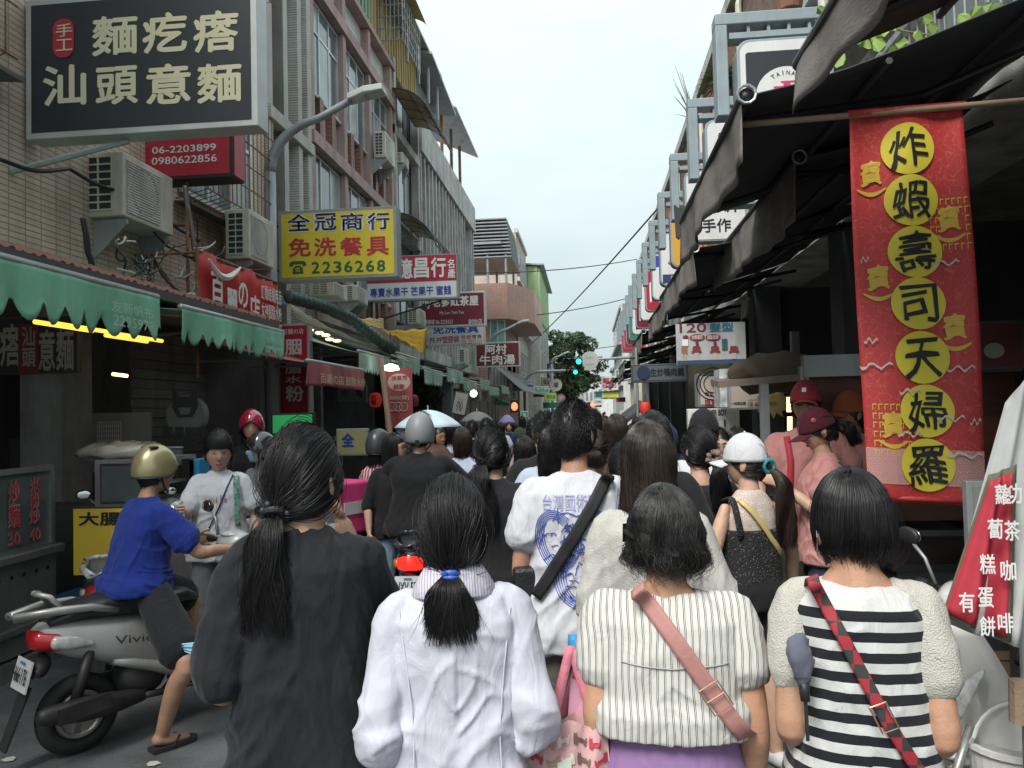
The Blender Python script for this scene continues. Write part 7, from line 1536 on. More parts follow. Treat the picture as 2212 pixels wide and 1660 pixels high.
# 3 woman in striped blouse
c_str=stripes_v('blouse_pinstripe',(.52,.51,.47),(.05,.05,.07),.0165,.10)
f3p=person('woman with short wavy greying hair in a striped blouse and mauve trousers',1432,1040,2.0,-3,sink=.03,skinm=sk2,vox=.009,wf=1.14,bf=1.1,turn=18,headk=1.0,arms=(((.185,-.06,1.03),(.11,.15,1.04)),((.205,-.05,1.04),(.205,.02,.83))),
 shirt=dict(mat=c_str,hem=1.025,hw=.002,loose=.014,sl=.50,sr=.068,amp=.014,neck=.03),pants=(c_pur,1.9,.012),hair=(hair_down,dict(n=4200,zend=-.055,spread=.98,curl=.28,wav=.012,wf_=75,K=18,face=.85,var=.02,mess=.0025,puff=1.18,clump=.022)),hairm=h_gry,seed=8,handc=.35)
tr=bvh(f3p); s=f3p.s
k_dr=pm('dusty_pink_strap',(.36,.17,.155),.7,bump=.2); 
r=carried(f3p,'crossbody_strap','dusty pink webbing strap with a metal buckle across the striped blouse','bag strap')
ribbon_on(f3p,tr,[(-.075*s,1.385*s),(.01*s,1.28*s),(.10*s,1.15*s),(.185*s,1.03*s),(.215*s,.97*s)],.040,k_dr,'strap',.006,34,4,parent=r)
V,F=ribbon_on(f3p,tr,[(.085*s,1.175*s),(.12*s,1.122*s)],.05,None,'',.014,4,2); c0,c1=V[1],V[-2]; fr_=pm('buckle_rosegold',(.45,.28,.2),.3,metal=.8)
a_=[V[0],V[2],V[-1],V[-3],V[0]]; B().tube([tuple(q) for q in a_],.0022,6).tube([tuple((V[6]+V[8])/2+(V[6]-V[8])*.5),tuple((V[6]+V[8])/2-(V[6]-V[8])*.5)],.002,6).build('buckle',fr_,r,True)
seam(f3p,tr,[(-.12*s,1.215*s),(0,1.205*s),(.14*s,1.215*s)],pm('yoke_seam',(.36,.35,.33)),.0025,off=.0012)
# sunglasses
b=B(); c=np.array([-.080,.045,.012]); b.ball((0,0,0),1,4,4); g=B(); g.tube([f3p.toH((-.092,-.02,.012)),f3p.toH((-.088,.07,.014))],.006,6).build('spectacle_arm',m_black,f3p.root,True); g=B(); g.slab([f3p.toH(q) for q in((-.092,.072,.032),(-.05,.108,.030),(-.05,.112,-.018),(-.092,.078,-.018))],(0,.006,0)).build('sunglasses_lens',pm('dark_lens',(.01,.01,.012),.1),f3p.root,True)
# tote bag
def tote():
    r=carried(f3p,'tote_bag','pink canvas tote bag printed with red and brown cats beside the striped blouse','tote bag'); s=f3p.s; M4=np.array(f3p.M); inv=np.linalg.inv(M4)
    L=lambda x,y,d: (inv@np.append(onY(x,y,d),1))[:3]
    d=1.93; tl,tr_,br_,bl=L(1128,1556,d),L(1310,1560,d),L(1330,1800,d),L(1130,1800,d); n=18; V=[]
    for side in(0,1):
        for i in range(n+1):
            for j in range(n+1):
                u,v=i/n,j/n; p=(tl*(1-u)+tr_*u)*(1-v)+(bl*(1-u)+br_*u)*v; bulge=.055*math.sin(math.pi*u)**.6*(.35+.65*v)+.008*math.sin(u*22+v*5)*(1-v); V.append(p+np.array([0,(-bulge if side==0 else bulge),.012*math.sin(u*13)*(1-v)]))
    m_=(n+1)**2; q=lambda i,j:i*(n+1)+j
    F=[(q(i,j),q(i,j+1),q(i+1,j+1),q(i+1,j)) for i in range(n) for j in range(n)]+[(m_+q(i,j),m_+q(i+1,j),m_+q(i+1,j+1),m_+q(i,j+1)) for i in range(n) for j in range(n)]
    F+=[(q(0,j),m_+q(0,j),m_+q(0,j+1),q(0,j+1)) for j in range(n)]+[(q(n,j),q(n,j+1),m_+q(n,j+1),m_+q(n,j)) for j in range(n)]
    mt_=cloth('tote_canvas',(.60,.36,.36),bump=.3); o=mkobj('bag_body',V,F,mt_,r,True,True)
    VV=np.array(V)[:m_].reshape(n+1,n+1,3)
    def at(u,v,off=.004):
        i=min(n-1,int(u*n));j=min(n-1,int(v*n)); a,b_=u*n-i,v*n-j; p=(VV[i,j]*(1-a)+VV[i+1,j]*a)*(1-b_)+(VV[i,j+1]*(1-a)+VV[i+1,j+1]*a)*b_; return p-np.array([0,off,0])
    rng=np.random.RandomState(4); cat=[(0,.0),(0,.55),(.05,.62),(.03,.85),(.10,.74),(.20,.74),(.27,.85),(.27,.62),(.33,.5),(.6,.52),(.8,.40),(.85,.6),(.95,.62),(.93,.35),(.85,.0),(.7,0),(.68,.2),(.3,.2),(.25,0)]
    cols=[pm('cat_red',(.42,.04,.06)),pm('cat_brown',(.16,.10,.08)),pm('cat_cream',(.62,.55,.48)),pm('cat_tan',(.35,.22,.17))]
    for k in range(26):
        u0=.05+(k%5)*.185+.05*((k//5)%2)+rng.uniform(-.01,.01); v0=.06+(k//5)*.165; mir=rng.rand()>.5; w_,h_=.155,.125; P=[]
        for (cx_,cy_) in cat: P.append(at(min(.99,u0+w_*((1-cx_) if mir else cx_)),min(.99,v0+h_*(1-cy_)),.004))
        mkobj('printed_cat',P,[tuple(range(len(P)))],cols[(k*7+k//5)%4],r,True)
    mkobj('label_patch',[at(.42,.30,.007),at(.42,.44,.007),at(.58,.44,.007),at(.58,.30,.007)],[(0,1,2,3)],pm('patch_mint',(.50,.55,.46)),r,True)
    hm=pm('handle_rose',(.50,.16,.21),.8,bump=.3)
    for k,(xa,xb,xt) in enumerate(((1190,1290,1232),(1210,1276,1262))):
        top=L(xt,1395,1.96+.04*k); a=L(xa,1575,1.93+.06*k); b_=L(xb,1580,1.93+.06*k)
        for (p,w_) in((a,.028),(b_,.028)):
            V=[];nn_=8
            for i in range(nn_+1): t=i/nn_; c=p*(1-t)+top*t+np.array([0,0,0]); V+=[c-np.array([w_/2*(1-.2*t),.0,0]),c+np.array([w_/2*(1-.2*t),0,0])]
            o=mkobj('handle',V,[(2*i,2*i+1,2*i+3,2*i+2) for i in range(nn_)],hm,r,True,True); q_=o.modifiers.new('s','SOLIDIFY'); q_.thickness=.004
    cl=B(); P4=[L(1232,1470,1.97),L(1275,1475,1.99),L(1290,1580,1.98),L(1225,1575,1.96)]; cl.slab(P4,(0,.02,0)).build('folded_pink_cloth',pm('soft_pink',(.68,.36,.48),.8),r,True)
    return r
tote()
r=carried(f3p,'folded_umbrella','bright blue folded umbrella clamped under the arm of the woman in the striped blouse','umbrella'); M4=np.linalg.inv(np.array(f3p.M)); L3=lambda x,y,d:(M4@np.append(onY(x,y,d),1))[:3]
m_bu=cloth('umbrella_blue_cloth',(.03,.25,.50),rough=.4); B().tube([L3(1240,1370,2.10),L3(1242,1400,2.09)],[.016,.02],10).build('handle',m_bu,r,True,True)
V,F=limb([L3(1245,1395,2.07),L3(1280,1425,2.02),L3(1325,1470,1.97)],[.022,.035,.028],14); V=np.array(V); V+=(vn(V*70,2)[:,None]-.5)*.014; mkobj('canopy_folds',V,F,m_bu,r,True,True); B().lathe(L3(1330,1452,1.94),(0,-1,0),[(0,0),(.011,0),(.011,.004),(0,.004)],14).build('snap_button',m_galv,r,True)
# 4 woman in black and white stripes
c_kn=cloth('knit_cream',(.48,.46,.41),bump=.7,bs=260); s4=None
hz=onY(1836,985,1.90)[2]/1.65
f4p=person('woman with short black hair in a black and white striped top and white knit sleeves',1836,985,1.90,-9,sink=.045,skinm=sk2,vox=.009,wf=.92,bf=1.1,turn=12,arms=(((.160,-.07,1.03),(.10,.17,1.0)),((.158,-.07,1.03),(.10,.17,1.0))),
 shirt=dict(mat=stripes_h('jersey_stripes',.044,1.315,1),hem=.72,hw=.025,loose=.012,sl=.58,sr=.052,amp=.010,neck=.034,sepsl=c_kn),pants=(pm('trousers_red',(.30,.02,.03)),1.9,.012),
 hair=(hair_down,dict(n=4200,zend=-.060,spread=.93,curl=.50,wav=.002,K=16,face=.75,var=.018,puff=1.14,thmax=1.62,mess=.0006)),seed=12)
masked(f4p); tr=bvh(f4p); s=f4p.s
def plaid():
    m=M('plaid_strap',(.035,.035,.035),.7); t=m.node_tree; p=t.nodes['Principled BSDF']; tcn=nn(t,'ShaderNodeTexCoord'); c=nn(t,'ShaderNodeTexChecker'); c.inputs['Scale'].default_value=34; c.inputs['Color1'].default_value=(.30,.02,.03,1); c.inputs['Color2'].default_value=(.03,.03,.03,1); t.links.new(tcn.outputs['Object'],c.inputs['Vector']); t.links.new(c.outputs[0],p.inputs['Base Color']); return m
r=carried(f4p,'shoulder_bag','black shoulder bag on a red and black plaid strap worn by the woman in stripes','shoulder bag')
pth=[(-.105*s,1.375*s),(-.04*s,1.24*s),(.03*s,1.09*s),(.10*s,.97*s),(.155*s,.86*s),(.18*s,.78*s)]
ribbon_on(f4p,tr,pth,.028,plaid(),'strap',.007,40,4,parent=r); 
V,F=ribbon_on(f4p,tr,[(.012*s,1.125*s),(.035*s,1.075*s)],.036,None,'',.016,4,2); B().tube([tuple(q) for q in(V[0],V[2],V[-1],V[-3],V[0])],.0024,6).build('buckle',fr_,r,True)
B().bx((.235*s,-.13*s,.80*s),(.10,.09,.16),rz=.3).build('bag_body',M('black_leather',(.02,.02,.022),.35,bump=.4,bs=90),r,True,bev=.015)
r=carried(f4p,'folded_umbrella','small dark folded umbrella under the left arm of the woman in stripes','umbrella'); L4=lambda x,y,d:(np.linalg.inv(np.array(f4p.M))@np.append(onY(x,y,d),1))[:3]
V,F=limb([L4(1722,1385,1.80),L4(1728,1420,1.78),L4(1733,1465,1.77)],[(.022,.02),(.028,.02),(.02,.018)],14); V=np.array(V); V+=(vn(V*80,4)[:,None]-.5)*.014; mkobj('canopy_folds',V,F,cloth('umbrella_grey_print',(.11,.115,.16),var=.7),r,True,True)
B().tube([L4(1735,1465,1.77),L4(1740,1515,1.76)],[.013,.010],10).build('handle',m_black,r,True,True); B().tube([L4(1740,1510,1.76),L4(1745,1600,1.76)],.004,6).build('wrist_cord',m_black,r,True)
# ---------------------------------------------------------------- 5 man in the printed white tee
f5=person('tall man in a white T-shirt with a blue print on the back',1237,868,3.3,2,skinm=sk2,vox=.011,male=True,turn=-22,wf=1.0,arms=(((.215,-.03,1.03),(.215,.06,.80)),'hang'),
 shirt=dict(mat=c_white,hem=.72,hw=.03,loose=.018,sl=.62,sr=.078,amp=.013,neck=.012),pants=(c_kha,1.9,.03),shoes=k_sho,hair=(hair_short,dict(n=4500,L=.017,mess=.09,puff=1.07,top=1.25,r=.0011)),seed=21,handc=.5)
tr=bvh(f5); s=f5.s; kp=pm('print_blue',(.10,.12,.55),.8); rng=np.random.RandomState(6)
def curve_on(f,tr,pts,w,mat,name='printed_line',off=.005,n=40,smooth_=True):
    p=np.array(pts,float); t=np.linspace(0,len(p)-1,n); P=np.stack([np.interp(t,np.arange(len(p)),p[:,k]) for k in(0,1)],1)
    T=np.gradient(P,axis=0); T/=np.linalg.norm(T,axis=1)[:,None]+1e-9; N_=np.stack([-T[:,1],T[:,0]],1); Q=[]; 
    for i in range(n): Q+=[tuple(P[i]+N_[i]*w/2),tuple(P[i]-N_[i]*w/2)]
    return print_on(f,tr,Q,[(2*i,2*i+1,2*i+3,2*i+2) for i in range(n-1)],mat,name,off)
c0=(.0,1.10)
def ell(cx,cz,a,b_,t0,t1,n,rot=0): return [((cx+a*math.cos(t)*math.cos(rot)-b_*math.sin(t)*math.sin(rot))*s,(cz+a*math.cos(t)*math.sin(rot)+b_*math.sin(t)*math.cos(rot))*s) for t in np.linspace(t0,t1,n)]
for k in range(5): curve_on(f5,tr,ell(-.075,1.135,.045+.008*k,.085+.007*k,.6,5.6,30,.25),.0035,kp)
for k in range(5): curve_on(f5,tr,ell(.065,1.13,.05+.008*k,.085+.007*k,-1.3,3.6,30,-.2),.0035,kp)
for k in range(6): curve_on(f5,tr,ell(.0,1.0,.045+.009*k,.075+.007*k,2.2,7.2,30,.1),.0035,kp)
for k in range(70):
    a=rng.uniform(0,6.28); q=rng.choice(3); cx_,cz_,ra,rb=((-.075,1.135,.08,.11),(.065,1.13,.08,.11),(.0,1.0,.08,.10))[q]; r_=rng.uniform(.2,1); x,z=cx_+ra*r_*math.cos(a),cz_+rb*r_*math.sin(a); l=rng.uniform(.008,.02); an=rng.uniform(0,3.14)
    curve_on(f5,tr,[((x-l*math.cos(an))*s,(z-l*math.sin(an))*s),((x+.004)*s,(z+.004)*s),((x+l*math.cos(an))*s,(z+l*math.sin(an))*s)],.004,kp,'printed_stroke',n=5)
curve_on(f5,tr,[(-.06*s,1.235*s),(-.03*s,1.238*s),(.0,1.225*s),(.03*s,1.232*s)],.005,kp)
text_on(f5,tr,'蛇',-.045*s,1.165*s,-.0*s,1.20*s,kp,.02)
text_on(f5,tr,'台灣國術隊',-.125*s,1.245*s,.085*s,1.305*s,pm('print_lilac',(.36,.36,.58),.8),.0,skew=.0)
r=carried(f5,'sling_bag','black sling bag on a wide black strap worn by the man in the printed tee','sling bag')
ribbon_on(f5,tr,[(.125*s,1.37*s),(.06*s,1.26*s),(-.03*s,1.12*s),(-.13*s,.97*s),(-.16*s,.93*s)],.052,pm('black_webbing',(.012,.012,.013),.7,bump=.2),'strap',.008,40,4,parent=r)
B().bx((-.205*s,-.02,.93*s),(.10,.16,.22),rz=.15).build('bag_body',MATS['black_leather'],r,True,bev=.02); B().tube([(-.235*s,-.12,.93*s),(-.236*s,-.125,.86*s)],.012,6).build('bag_charm',m_galv,r,True)
B().ring(((-.215)*s,.045*s,.835*s),(0,.1,1),.030,.006,18,6).bx(((-.243)*s,.035*s,.835*s),(.008,.03,.034)).build('wristwatch',m_galv,f5.root,True)
# ---------------------------------------------------------------- mid row
LH=lambda **k:(hair_down,dict(dict(n=1300,K=12,r=.0014),**k)); PH=lambda **k:(hair_pony,dict(dict(n=1100,K=7,r=.0015),**k)); SH=lambda **k:(hair_short,dict(dict(n=1100,r=.0015),**k))
f6=person('woman with long brown streaked hair in a white blouse with buttoned sleeves',1398,920,2.75,0,skinm=sk1,vox=.012,arms=(((.21,-.05,1.05),(.14,.15,1.02)),((.235,-.03,1.06),(.17,.16,1.0))),shirt=dict(mat=c_lace,hem=.72,hw=.02,loose=.022,sl=1.6,sr=.06,amp=.014),pants=(c_dend,1.9,.01),
 hair=(hair_down,dict(n=3600,zend=-.30,spread=1.12,wav=.006,wf_=35,K=16,face=.85,var=.05,puff=1.15,r=.0010,mess=.001)),hairm=M('hair_streaked',(.028,.020,.016),.36,var=.9,sc=22,stretch=(1,1,.12)),seed=31)
f7=person('woman in a white cap and black crochet top with long wavy ponytail',1612,948,3.95,24,skinm=sk1,vox=.012,arms=('hang',((.235,-.02,1.07),(.29,.05,.84))),turn=38,tilt=0,
 shirt=dict(mat=None),pants=(c_blk,.55,.02),shoes=k_sho,hair=(hair_pony,dict(n=2400,L=.42,w=.070,tie=(.0,-.90,-.1),wav=.022,back=.07,K=10,r=.0012,puff=1.06,flare=1.1,side=.06)),hairm=h_brn,seed=33)
def croch():
    m=M('crochet_black',(.018,.018,.02),.9); t=m.node_tree; p=t.nodes['Principled BSDF']; tcn=nn(t,'ShaderNodeTexCoord'); v=nn(t,'ShaderNodeTexVoronoi'); v.inputs['Scale'].default_value=85; r_=nn(t,'ShaderNodeValToRGB'); r_.color_ramp.elements[0].position=.12; r_.color_ramp.elements[1].position=.22; r_.color_ramp.elements[0].color=(.28,.25,.23,1); r_.color_ramp.elements[1].color=(.015,.015,.017,1); t.links.new(tcn.outputs['Object'],v.inputs['Vector']); t.links.new(v.outputs[0],r_.inputs[0]); t.links.new(r_.outputs[0],p.inputs['Base Color']); b=nn(t,'ShaderNodeBump'); b.inputs['Distance'].default_value=.004; t.links.new(v.outputs[0],b.inputs['Height']); t.links.new(b.outputs[0],p.inputs['Normal']); return m
def lace():
    m=M('lace_white',(.58,.55,.50),.9); t=m.node_tree; p=t.nodes['Principled BSDF']; tcn=nn(t,'ShaderNodeTexCoord'); v=nn(t,'ShaderNodeTexVoronoi'); v.inputs['Scale'].default_value=105; v.feature='DISTANCE_TO_EDGE'; r_=nn(t,'ShaderNodeValToRGB'); r_.color_ramp.elements[0].position=.03; r_.color_ramp.elements[1].position=.10; r_.color_ramp.elements[0].color=(.62,.60,.56,1); r_.color_ramp.elements[1].color=(.44,.33,.27,1); t.links.new(tcn.outputs['Object'],v.inputs['Vector']); t.links.new(v.outputs[0],r_.inputs[0]); t.links.new(r_.outputs[0],p.inputs['Base Color']); return m
s=f7.s
def shell(f,rings,mat,name,vox=.011,amp=.003):
    V,N_,F=remesh([torso(rings)],vox,2); V=wrinkle(V,N_,amp,4)*f.s; me=fastmesh(name,V,F); me.materials.append(mat); o=bpy.data.objects.new(name,me); COL.objects.link(o); o.parent=f.root; f.sv,f.sf=V,F; return o
shell(f7,[(.88,.172,.12,0,0),(1.0,.155,.115,0,0),(1.12,.155,.115,0,0),(1.20,.158,.112,-.002,0)],croch(),'crochet_top'); shell(f7,[(1.02,.14,.100,0,0),(1.15,.142,.102,0,0),(1.25,.142,.100,-.004,0),(1.32,.12,.080,-.014,0),(1.37,.085,.065,-.014,0),(1.395,.058,.056,-.012,0)],lace(),'lace_back')
for sg in(-1,1): V,F=limb([(sg*.115,-.095,1.17),(sg*.135,-.10,1.26),(sg*.130,-.05,1.355),(sg*.125,.03,1.34)],[(.020,.006),(.018,.006),(.018,.008),(.018,.008)],10); mkobj('crochet_strap',np.array(V)*s,F,MATS['crochet_black'],f7.root,True,True)
tr=bvh(f7); r=carried(f7,'shoulder_strap','yellow leather bag strap across the back of the woman in the white cap','bag strap'); ribbon_on(f7,tr,[(-.09*s,1.34*s),(-.03*s,1.26*s),(.05*s,1.15*s),(.14*s,1.05*s)],.026,pm('yellow_leather',(.52,.40,.16),.5),'strap',.010,26,3,parent=r)
o=capx(f7,cloth('cap_white_cloth',(.52,.53,.55)),k=1.19); B().ring(f7.tie+np.array([0,-.01,0]),(0,1,.1),.030,.010,18,8).build('hair_tie',pm('tie_teal',(.03,.25,.27)),f7.hair,True)
f8=person('woman in a black off shoulder top with a furry beige scrunchie',1508,922,4.3,6,skinm=sk1,vox=.013,turn=22,shirt=dict(mat=c_blk,hem=.80,loose=.012,sl=.8,sr=.062,neck=.05),pants=(c_blk,1.8,.02),hair=PH(L=.26,w=.055,tie=(.25,-.85,-.42),wav=.010,flare=1.1,n=2000),seed=35)
c=f8.tie; b=B()
for k in range(7): a=k*.9; b.ball((c[0]+.032*math.cos(a),c[1]-.01,c[2]+.020+.026*math.sin(a)),.022,10,7)
V=np.array(b.V); V+=(vn(V*120,2)[:,None]-.5)*.014; mkobj('scrunchie',V,b.F,cloth('fur_beige',(.27,.21,.16),bump=1,bs=200),f8.hair,True,True)
tr=bvh(f8); r=carried(f8,'shoulder_strap','thin pink tan strap on the back of the woman with the furry scrunchie','bag strap'); ribbon_on(f8,tr,[(-.105*f8.s,1.34*f8.s),(-.075*f8.s,1.25*f8.s),(-.06*f8.s,1.15*f8.s)],.016,pm('tan_pink',(.45,.25,.19),.6),'strap',.006,14,2,parent=r)
f9=person('woman in a loose black top and jeans with long dark tied hair',1062,925,4.0,8,skinm=sk1,vox=.013,turn=-20,arms=('front','front'),shirt=dict(mat=c_blk,hem=.84,hw=.02,loose=.022,sl=1.2,sr=.075,amp=.012),pants=(c_den,1.9,.015),hair=PH(L=.36,w=.075,tie=(-.25,-.88,-.30),wav=.022,flare=1.1,n=2200),seed=37)
f10=person('woman beside the printed tee with shoulder length black hair and pale green top',1193,925,4.4,0,skinm=sk1,vox=.016,shirt=dict(mat=cloth('cloth_mint',(.42,.47,.45)),hem=.8,loose=.015,sl=.6),pants=(c_dend,1.9,.01),hair=LH(zend=-.22,curl=.1,wav=.005),seed=39)
f11=person('person in a slate blue tee with white arc lettering behind the long haired woman',1352,955,3.5,6,skinm=sk1,vox=.014,shirt=dict(mat=c_slate,hem=.8,loose=.02,sl=.8,sr=.07),pants=(c_dend,1.9,.01),hair=PH(L=.12,w=.03,tie=(.2,-.9,-.2)),seed=41)
tr=bvh(f11); s=f11.s
for i,ch in enumerate('BND DNC'): 
    if ch!=' ': text_on(f11,tr,ch,(-.10+i*.024)*s,(1.235+.02*math.sin(i*.5))*s,(-.085+i*.024)*s,(1.255+.02*math.sin(i*.5))*s,k_white,.02)
curve_on(f11,tr,[((-.13+.03*i)*s,(1.20+.07*math.sin((i)*.36))*s) for i in range(9)],.004,k_white)
f12=person('woman with loose dark hair towering behind the long haired woman',1408,893,4.0,-5,skinm=sk1,vox=.016,shirt=dict(mat=c_blk,hem=.8,loose=.02,sl=.8),pants=(c_dend,1.9,.01),hair=LH(zend=-.20,mess=.003,wav=.006,n=2000),seed=43)
f13=person('person in a navy hood near the red lantern',1424,894,5.6,10,skinm=sk1,vox=.018,shirt=dict(mat=c_navy,hem=.8,loose=.03,sl=1.7),pants=(c_blk,1.9,.01),hair=None,seed=45)
V,N_,F=remesh([limb([(0,-.02,1.36),(0,-.03,1.45),(0,-.01,1.53),(0,.0,1.60)],[(.10,.10),(.115,.12),(.108,.12),(.06,.08)])],.014,2); o=mkobj('hood',wrinkle(V,N_,.008,3)*f13.s,F,c_navy,f13.root,True,True)
f14=person('man in a black cap and white tee with a light blue backpack strap',1520,891,5.0,4,skinm=sk2,vox=.014,male=True,turn=-10,shirt=dict(mat=c_white,hem=.76,loose=.02,sl=.8,sr=.075,hw=.02,amp=.012),pants=(c_dend,1.9,.02),hair=SH(),seed=47)
capx(f14,c_blk,k=1.14); tr=bvh(f14); r=carried(f14,'backpack_strap','light blue strap over the white tee of the man in the black cap','bag strap'); ribbon_on(f14,tr,[(.11*f14.s,1.345*f14.s),(.085*f14.s,1.25*f14.s),(.08*f14.s,1.1*f14.s)],.04,pm('strap_sky',(.15,.27,.48),.7),'strap',.008,14,2,parent=r)
f15=person('woman with dark wavy hair turning back towards the camera beside the white cap',1556,928,5.3,150,skinm=sk1,vox=.014,turn=25,arms=('hang','up'),face=True,shirt=dict(mat=stripes_v('shirt_fine_stripe',(.62,.62,.62),(.1,.1,.12),.02,.2,'X',False),hem=.8,loose=.015,sl=.9),pants=(c_dend,1.9,.01),hair=LH(zend=-.28,wav=.012,face=.95,puff=1.14,n=1800),seed=49)
f16=person('second dark haired woman behind the white cap',1590,925,5.6,0,skinm=sk1,vox=.018,shirt=dict(mat=c_blk,hem=.8,loose=.02,sl=.9),pants=(c_blk,1.9,.01),hair=LH(zend=-.28,wav=.010),seed=51)
# salmon shirted staff
f17=person('man in a red cap, glasses and salmon shirt with a red bag strap',1739,829,5.45,168,skinm=sk1,vox=.013,male=True,turn=-8,nod=6,arms=('hang','hang'),face=dict(glasses=True),shirt=dict(mat=c_pink,hem=.76,loose=.022,sl=.6,sr=.075,hw=.02,amp=.012),pants=(c_oliv,1.9,.02),shoes=k_shb,hair=SH(L=.02),seed=53)
capx(f17,cloth('cap_red_cloth',(.26,.03,.04)),k=1.14); mkobj('cap_badge',f17.toH([(x,HA[1]*1.14*math.sqrt(max(0,1-((z_-.012)/HA[2]/1.14)**2-(x/.1)**2))+.004,z_) for x,z_ in((-.012,.062),(.012,.062),(.012,.088),(-.012,.088))]),[(0,1,2,3)],k_white,f17.root,True)
tr=bvh(f17); r=carried(f17,'backpack_strap','red backpack strap on the salmon shirt of the man in the red cap','bag strap'); ribbon_on(f17,tr,[(.115*f17.s,1.335*f17.s),(.10*f17.s,1.2*f17.s),(.11*f17.s,1.05*f17.s)],.042,pm('strap_red',(.42,.03,.05),.7),'strap',.008,16,2,front=True,parent=r)
f18=person('woman in a maroon cap and salmon shirt looking down at her phone',1770,886,5.0,84,skinm=sk1,vox=.012,turn=4,nod=-20,arms=('phone','phone'),face=dict(down=True),shirt=dict(mat=c_pink,hem=.76,loose=.020,sl=.62,sr=.072,hw=.015,amp=.012),pants=(c_dend,1.9,.02),shoes=k_sho,hair=PH(L=.17,w=.05,tie=(0,-.92,.05),flare=1.2,back=.06,wav=.012),seed=55,handc=.8)
capx(f18,cloth('cap_maroon_cloth',(.085,.015,.025)),k=1.15); q=f18.toH((-.085,.02,.075)); mkobj('cap_badge',np.array(B().ball((0,0,0),(.006,.016,.016),8,6).V)+q,B().ball((0,0,0),1,8,6).F,pm('badge_rose',(.4,.1,.12)),f18.root,True)
r=carried(f18,'mobile_phone','dark phone held up by the woman in the maroon cap','phone'); B().bx((.0,.36*f18.s,1.25*f18.s),(.075,.010,.155),rx=-.75).build('case',m_black,r,True,bev=.006); B().bx((.0,.352*f18.s,1.256*f18.s),(.066,.003,.14),rx=-.75).build('screen',pm('screen_dim',(.08,.09,.10),.1),r,True)
r=carried(f18,'crossbody_bag','grey crossbody bag hanging at the hip of the woman in the maroon cap','shoulder bag'); B().ball((.19*f18.s,-.02,.92*f18.s),(.05,.12,.11),16,10).build('bag_body',c_grey,r,True,True); tr=bvh(f18); ribbon_on(f18,tr,[(-.08*f18.s,1.35*f18.s),(.0,1.22*f18.s),(.14*f18.s,1.02*f18.s)],.02,c_grey,'strap',.006,16,2,parent=r)
f19=person('man in an orange cap and salmon shirt partly hidden by the red banner',1838,852,5.7,115,skinm=sk3,vox=.013,male=True,turn=-8,face=dict(glasses=True),shirt=dict(mat=c_pink,hem=.76,loose=.022,sl=.65,sr=.075,amp=.012),pants=(c_oliv,1.9,.02),shoes=k_shb,hair=SH(L=.02),seed=57)
capx(f19,cloth('cap_orange_cloth',(.34,.09,.045)),k=1.14)
f20=person('person with glasses peeking out behind the orange cap',1872,908,6.4,120,skinm=sk2,vox=.018,face=dict(glasses=True),shirt=dict(mat=c_pink,hem=.8,loose=.02,sl=.7),pants=(c_blk,1.9,.02),hair=SH(),seed=59)
# left side people
f21=person('young woman with a blunt fringe in a white T-shirt looking down',472,936,5.35,196,skinm=sk1,vox=.011,turn=14,nod=-12,headk=1.2,arms=('hang',((.19,.12,1.09),(.20,.24,1.13))),face=dict(down=True),shirt=dict(mat=c_white,hem=.76,loose=.020,sl=.75,sr=.075,hw=.025,amp=.012,neck=.010),pants=(c_grey,1.9,.02),
 hair=(hair_pony,dict(n=2400,L=.12,w=.03,tie=(0,-.9,-.3),K=7,r=.0012,puff=1.08)),seed=61,handc=.8)
V,F,_=hair_down(np.random.RandomState(3),n=1400,zend=.045,face=.0,K=12,r=.0013,core=False,thmax=1.25,puff=1.13,var=.004); m_=(V[:,1]>-.01); # fringe
Pn=[]; rr_=np.random.RandomState(8)
for k in range(900):
    a=rr_.uniform(-1.15,1.15); l=rr_.uniform(1.03,1.09); Pn.append([[HA[0]*l*1.05*math.sin(a)*math.sin(t),HA[1]*(l+.03)*math.cos(a)*math.sin(t),HA[2]*l*math.cos(t)] for t in np.linspace(.25,1.28+.04*rr_.rand(),8)])
V,F=tubes(np.array(Pn),.0016); me=fastmesh('fringe',f21.toH(V),F); me.materials.append(h_blk); o=bpy.data.objects.new('fringe',me); COL.objects.link(o); o.parent=f21.root
tr=bvh(f21); s=f21.s
for i,(ch,c_) in enumerate(zip("Levi's",((.6,.25,.03),(.1,.35,.15),(.6,.45,.05),(.45,.05,.12),(.1,.3,.4),(.5,.1,.3)))): text_on(f21,tr,ch,(.062-i*.023)*s,1.175*s,(.040-i*.023)*s,(1.205 if ch!='e' else 1.197)*s,pm('logo_col%d'%i,c_),.02,front=True) if 0 else None
G=[]
for i,(ch,c_) in enumerate(zip("Levi's",((.6,.25,.03),(.1,.35,.15),(.6,.45,.05),(.45,.05,.12),(.1,.3,.4),(.5,.1,.3)))):
    x1=(.075-i*.026)*s; x0=x1-(.022 if ch not in"i'" else .009)*s; P=[(x1-(x1-x0)*g_[0],1.17*s+((.036 if ch in"Li'" else .026)*s)*g_[1]) for g_ in glyphs(ch,.03)[0]]
    if ch=="'": P=[(p[0],p[1]+.018*s) for p in P]
    print_on(f21,tr,P,glyphs(ch,.03)[1],pm('logo_col%d'%i,c_),'lettering',.004,True)
r=carried(f21,'crossbody_strap','thin black cord strap hanging across the white T-shirt of the woman with the fringe','bag strap'); ribbon_on(f21,tr,[(-.10*s,1.345*s),(-.03*s,1.15*s),(.05*s,.98*s)],.010,m_black,'strap',.006,20,2,front=True,parent=r); ribbon_on(f21,tr,[(.0,1.09*s),(-.02*s,.96*s)],.008,m_black,'strap_end',.008,8,2,front=True,parent=r)
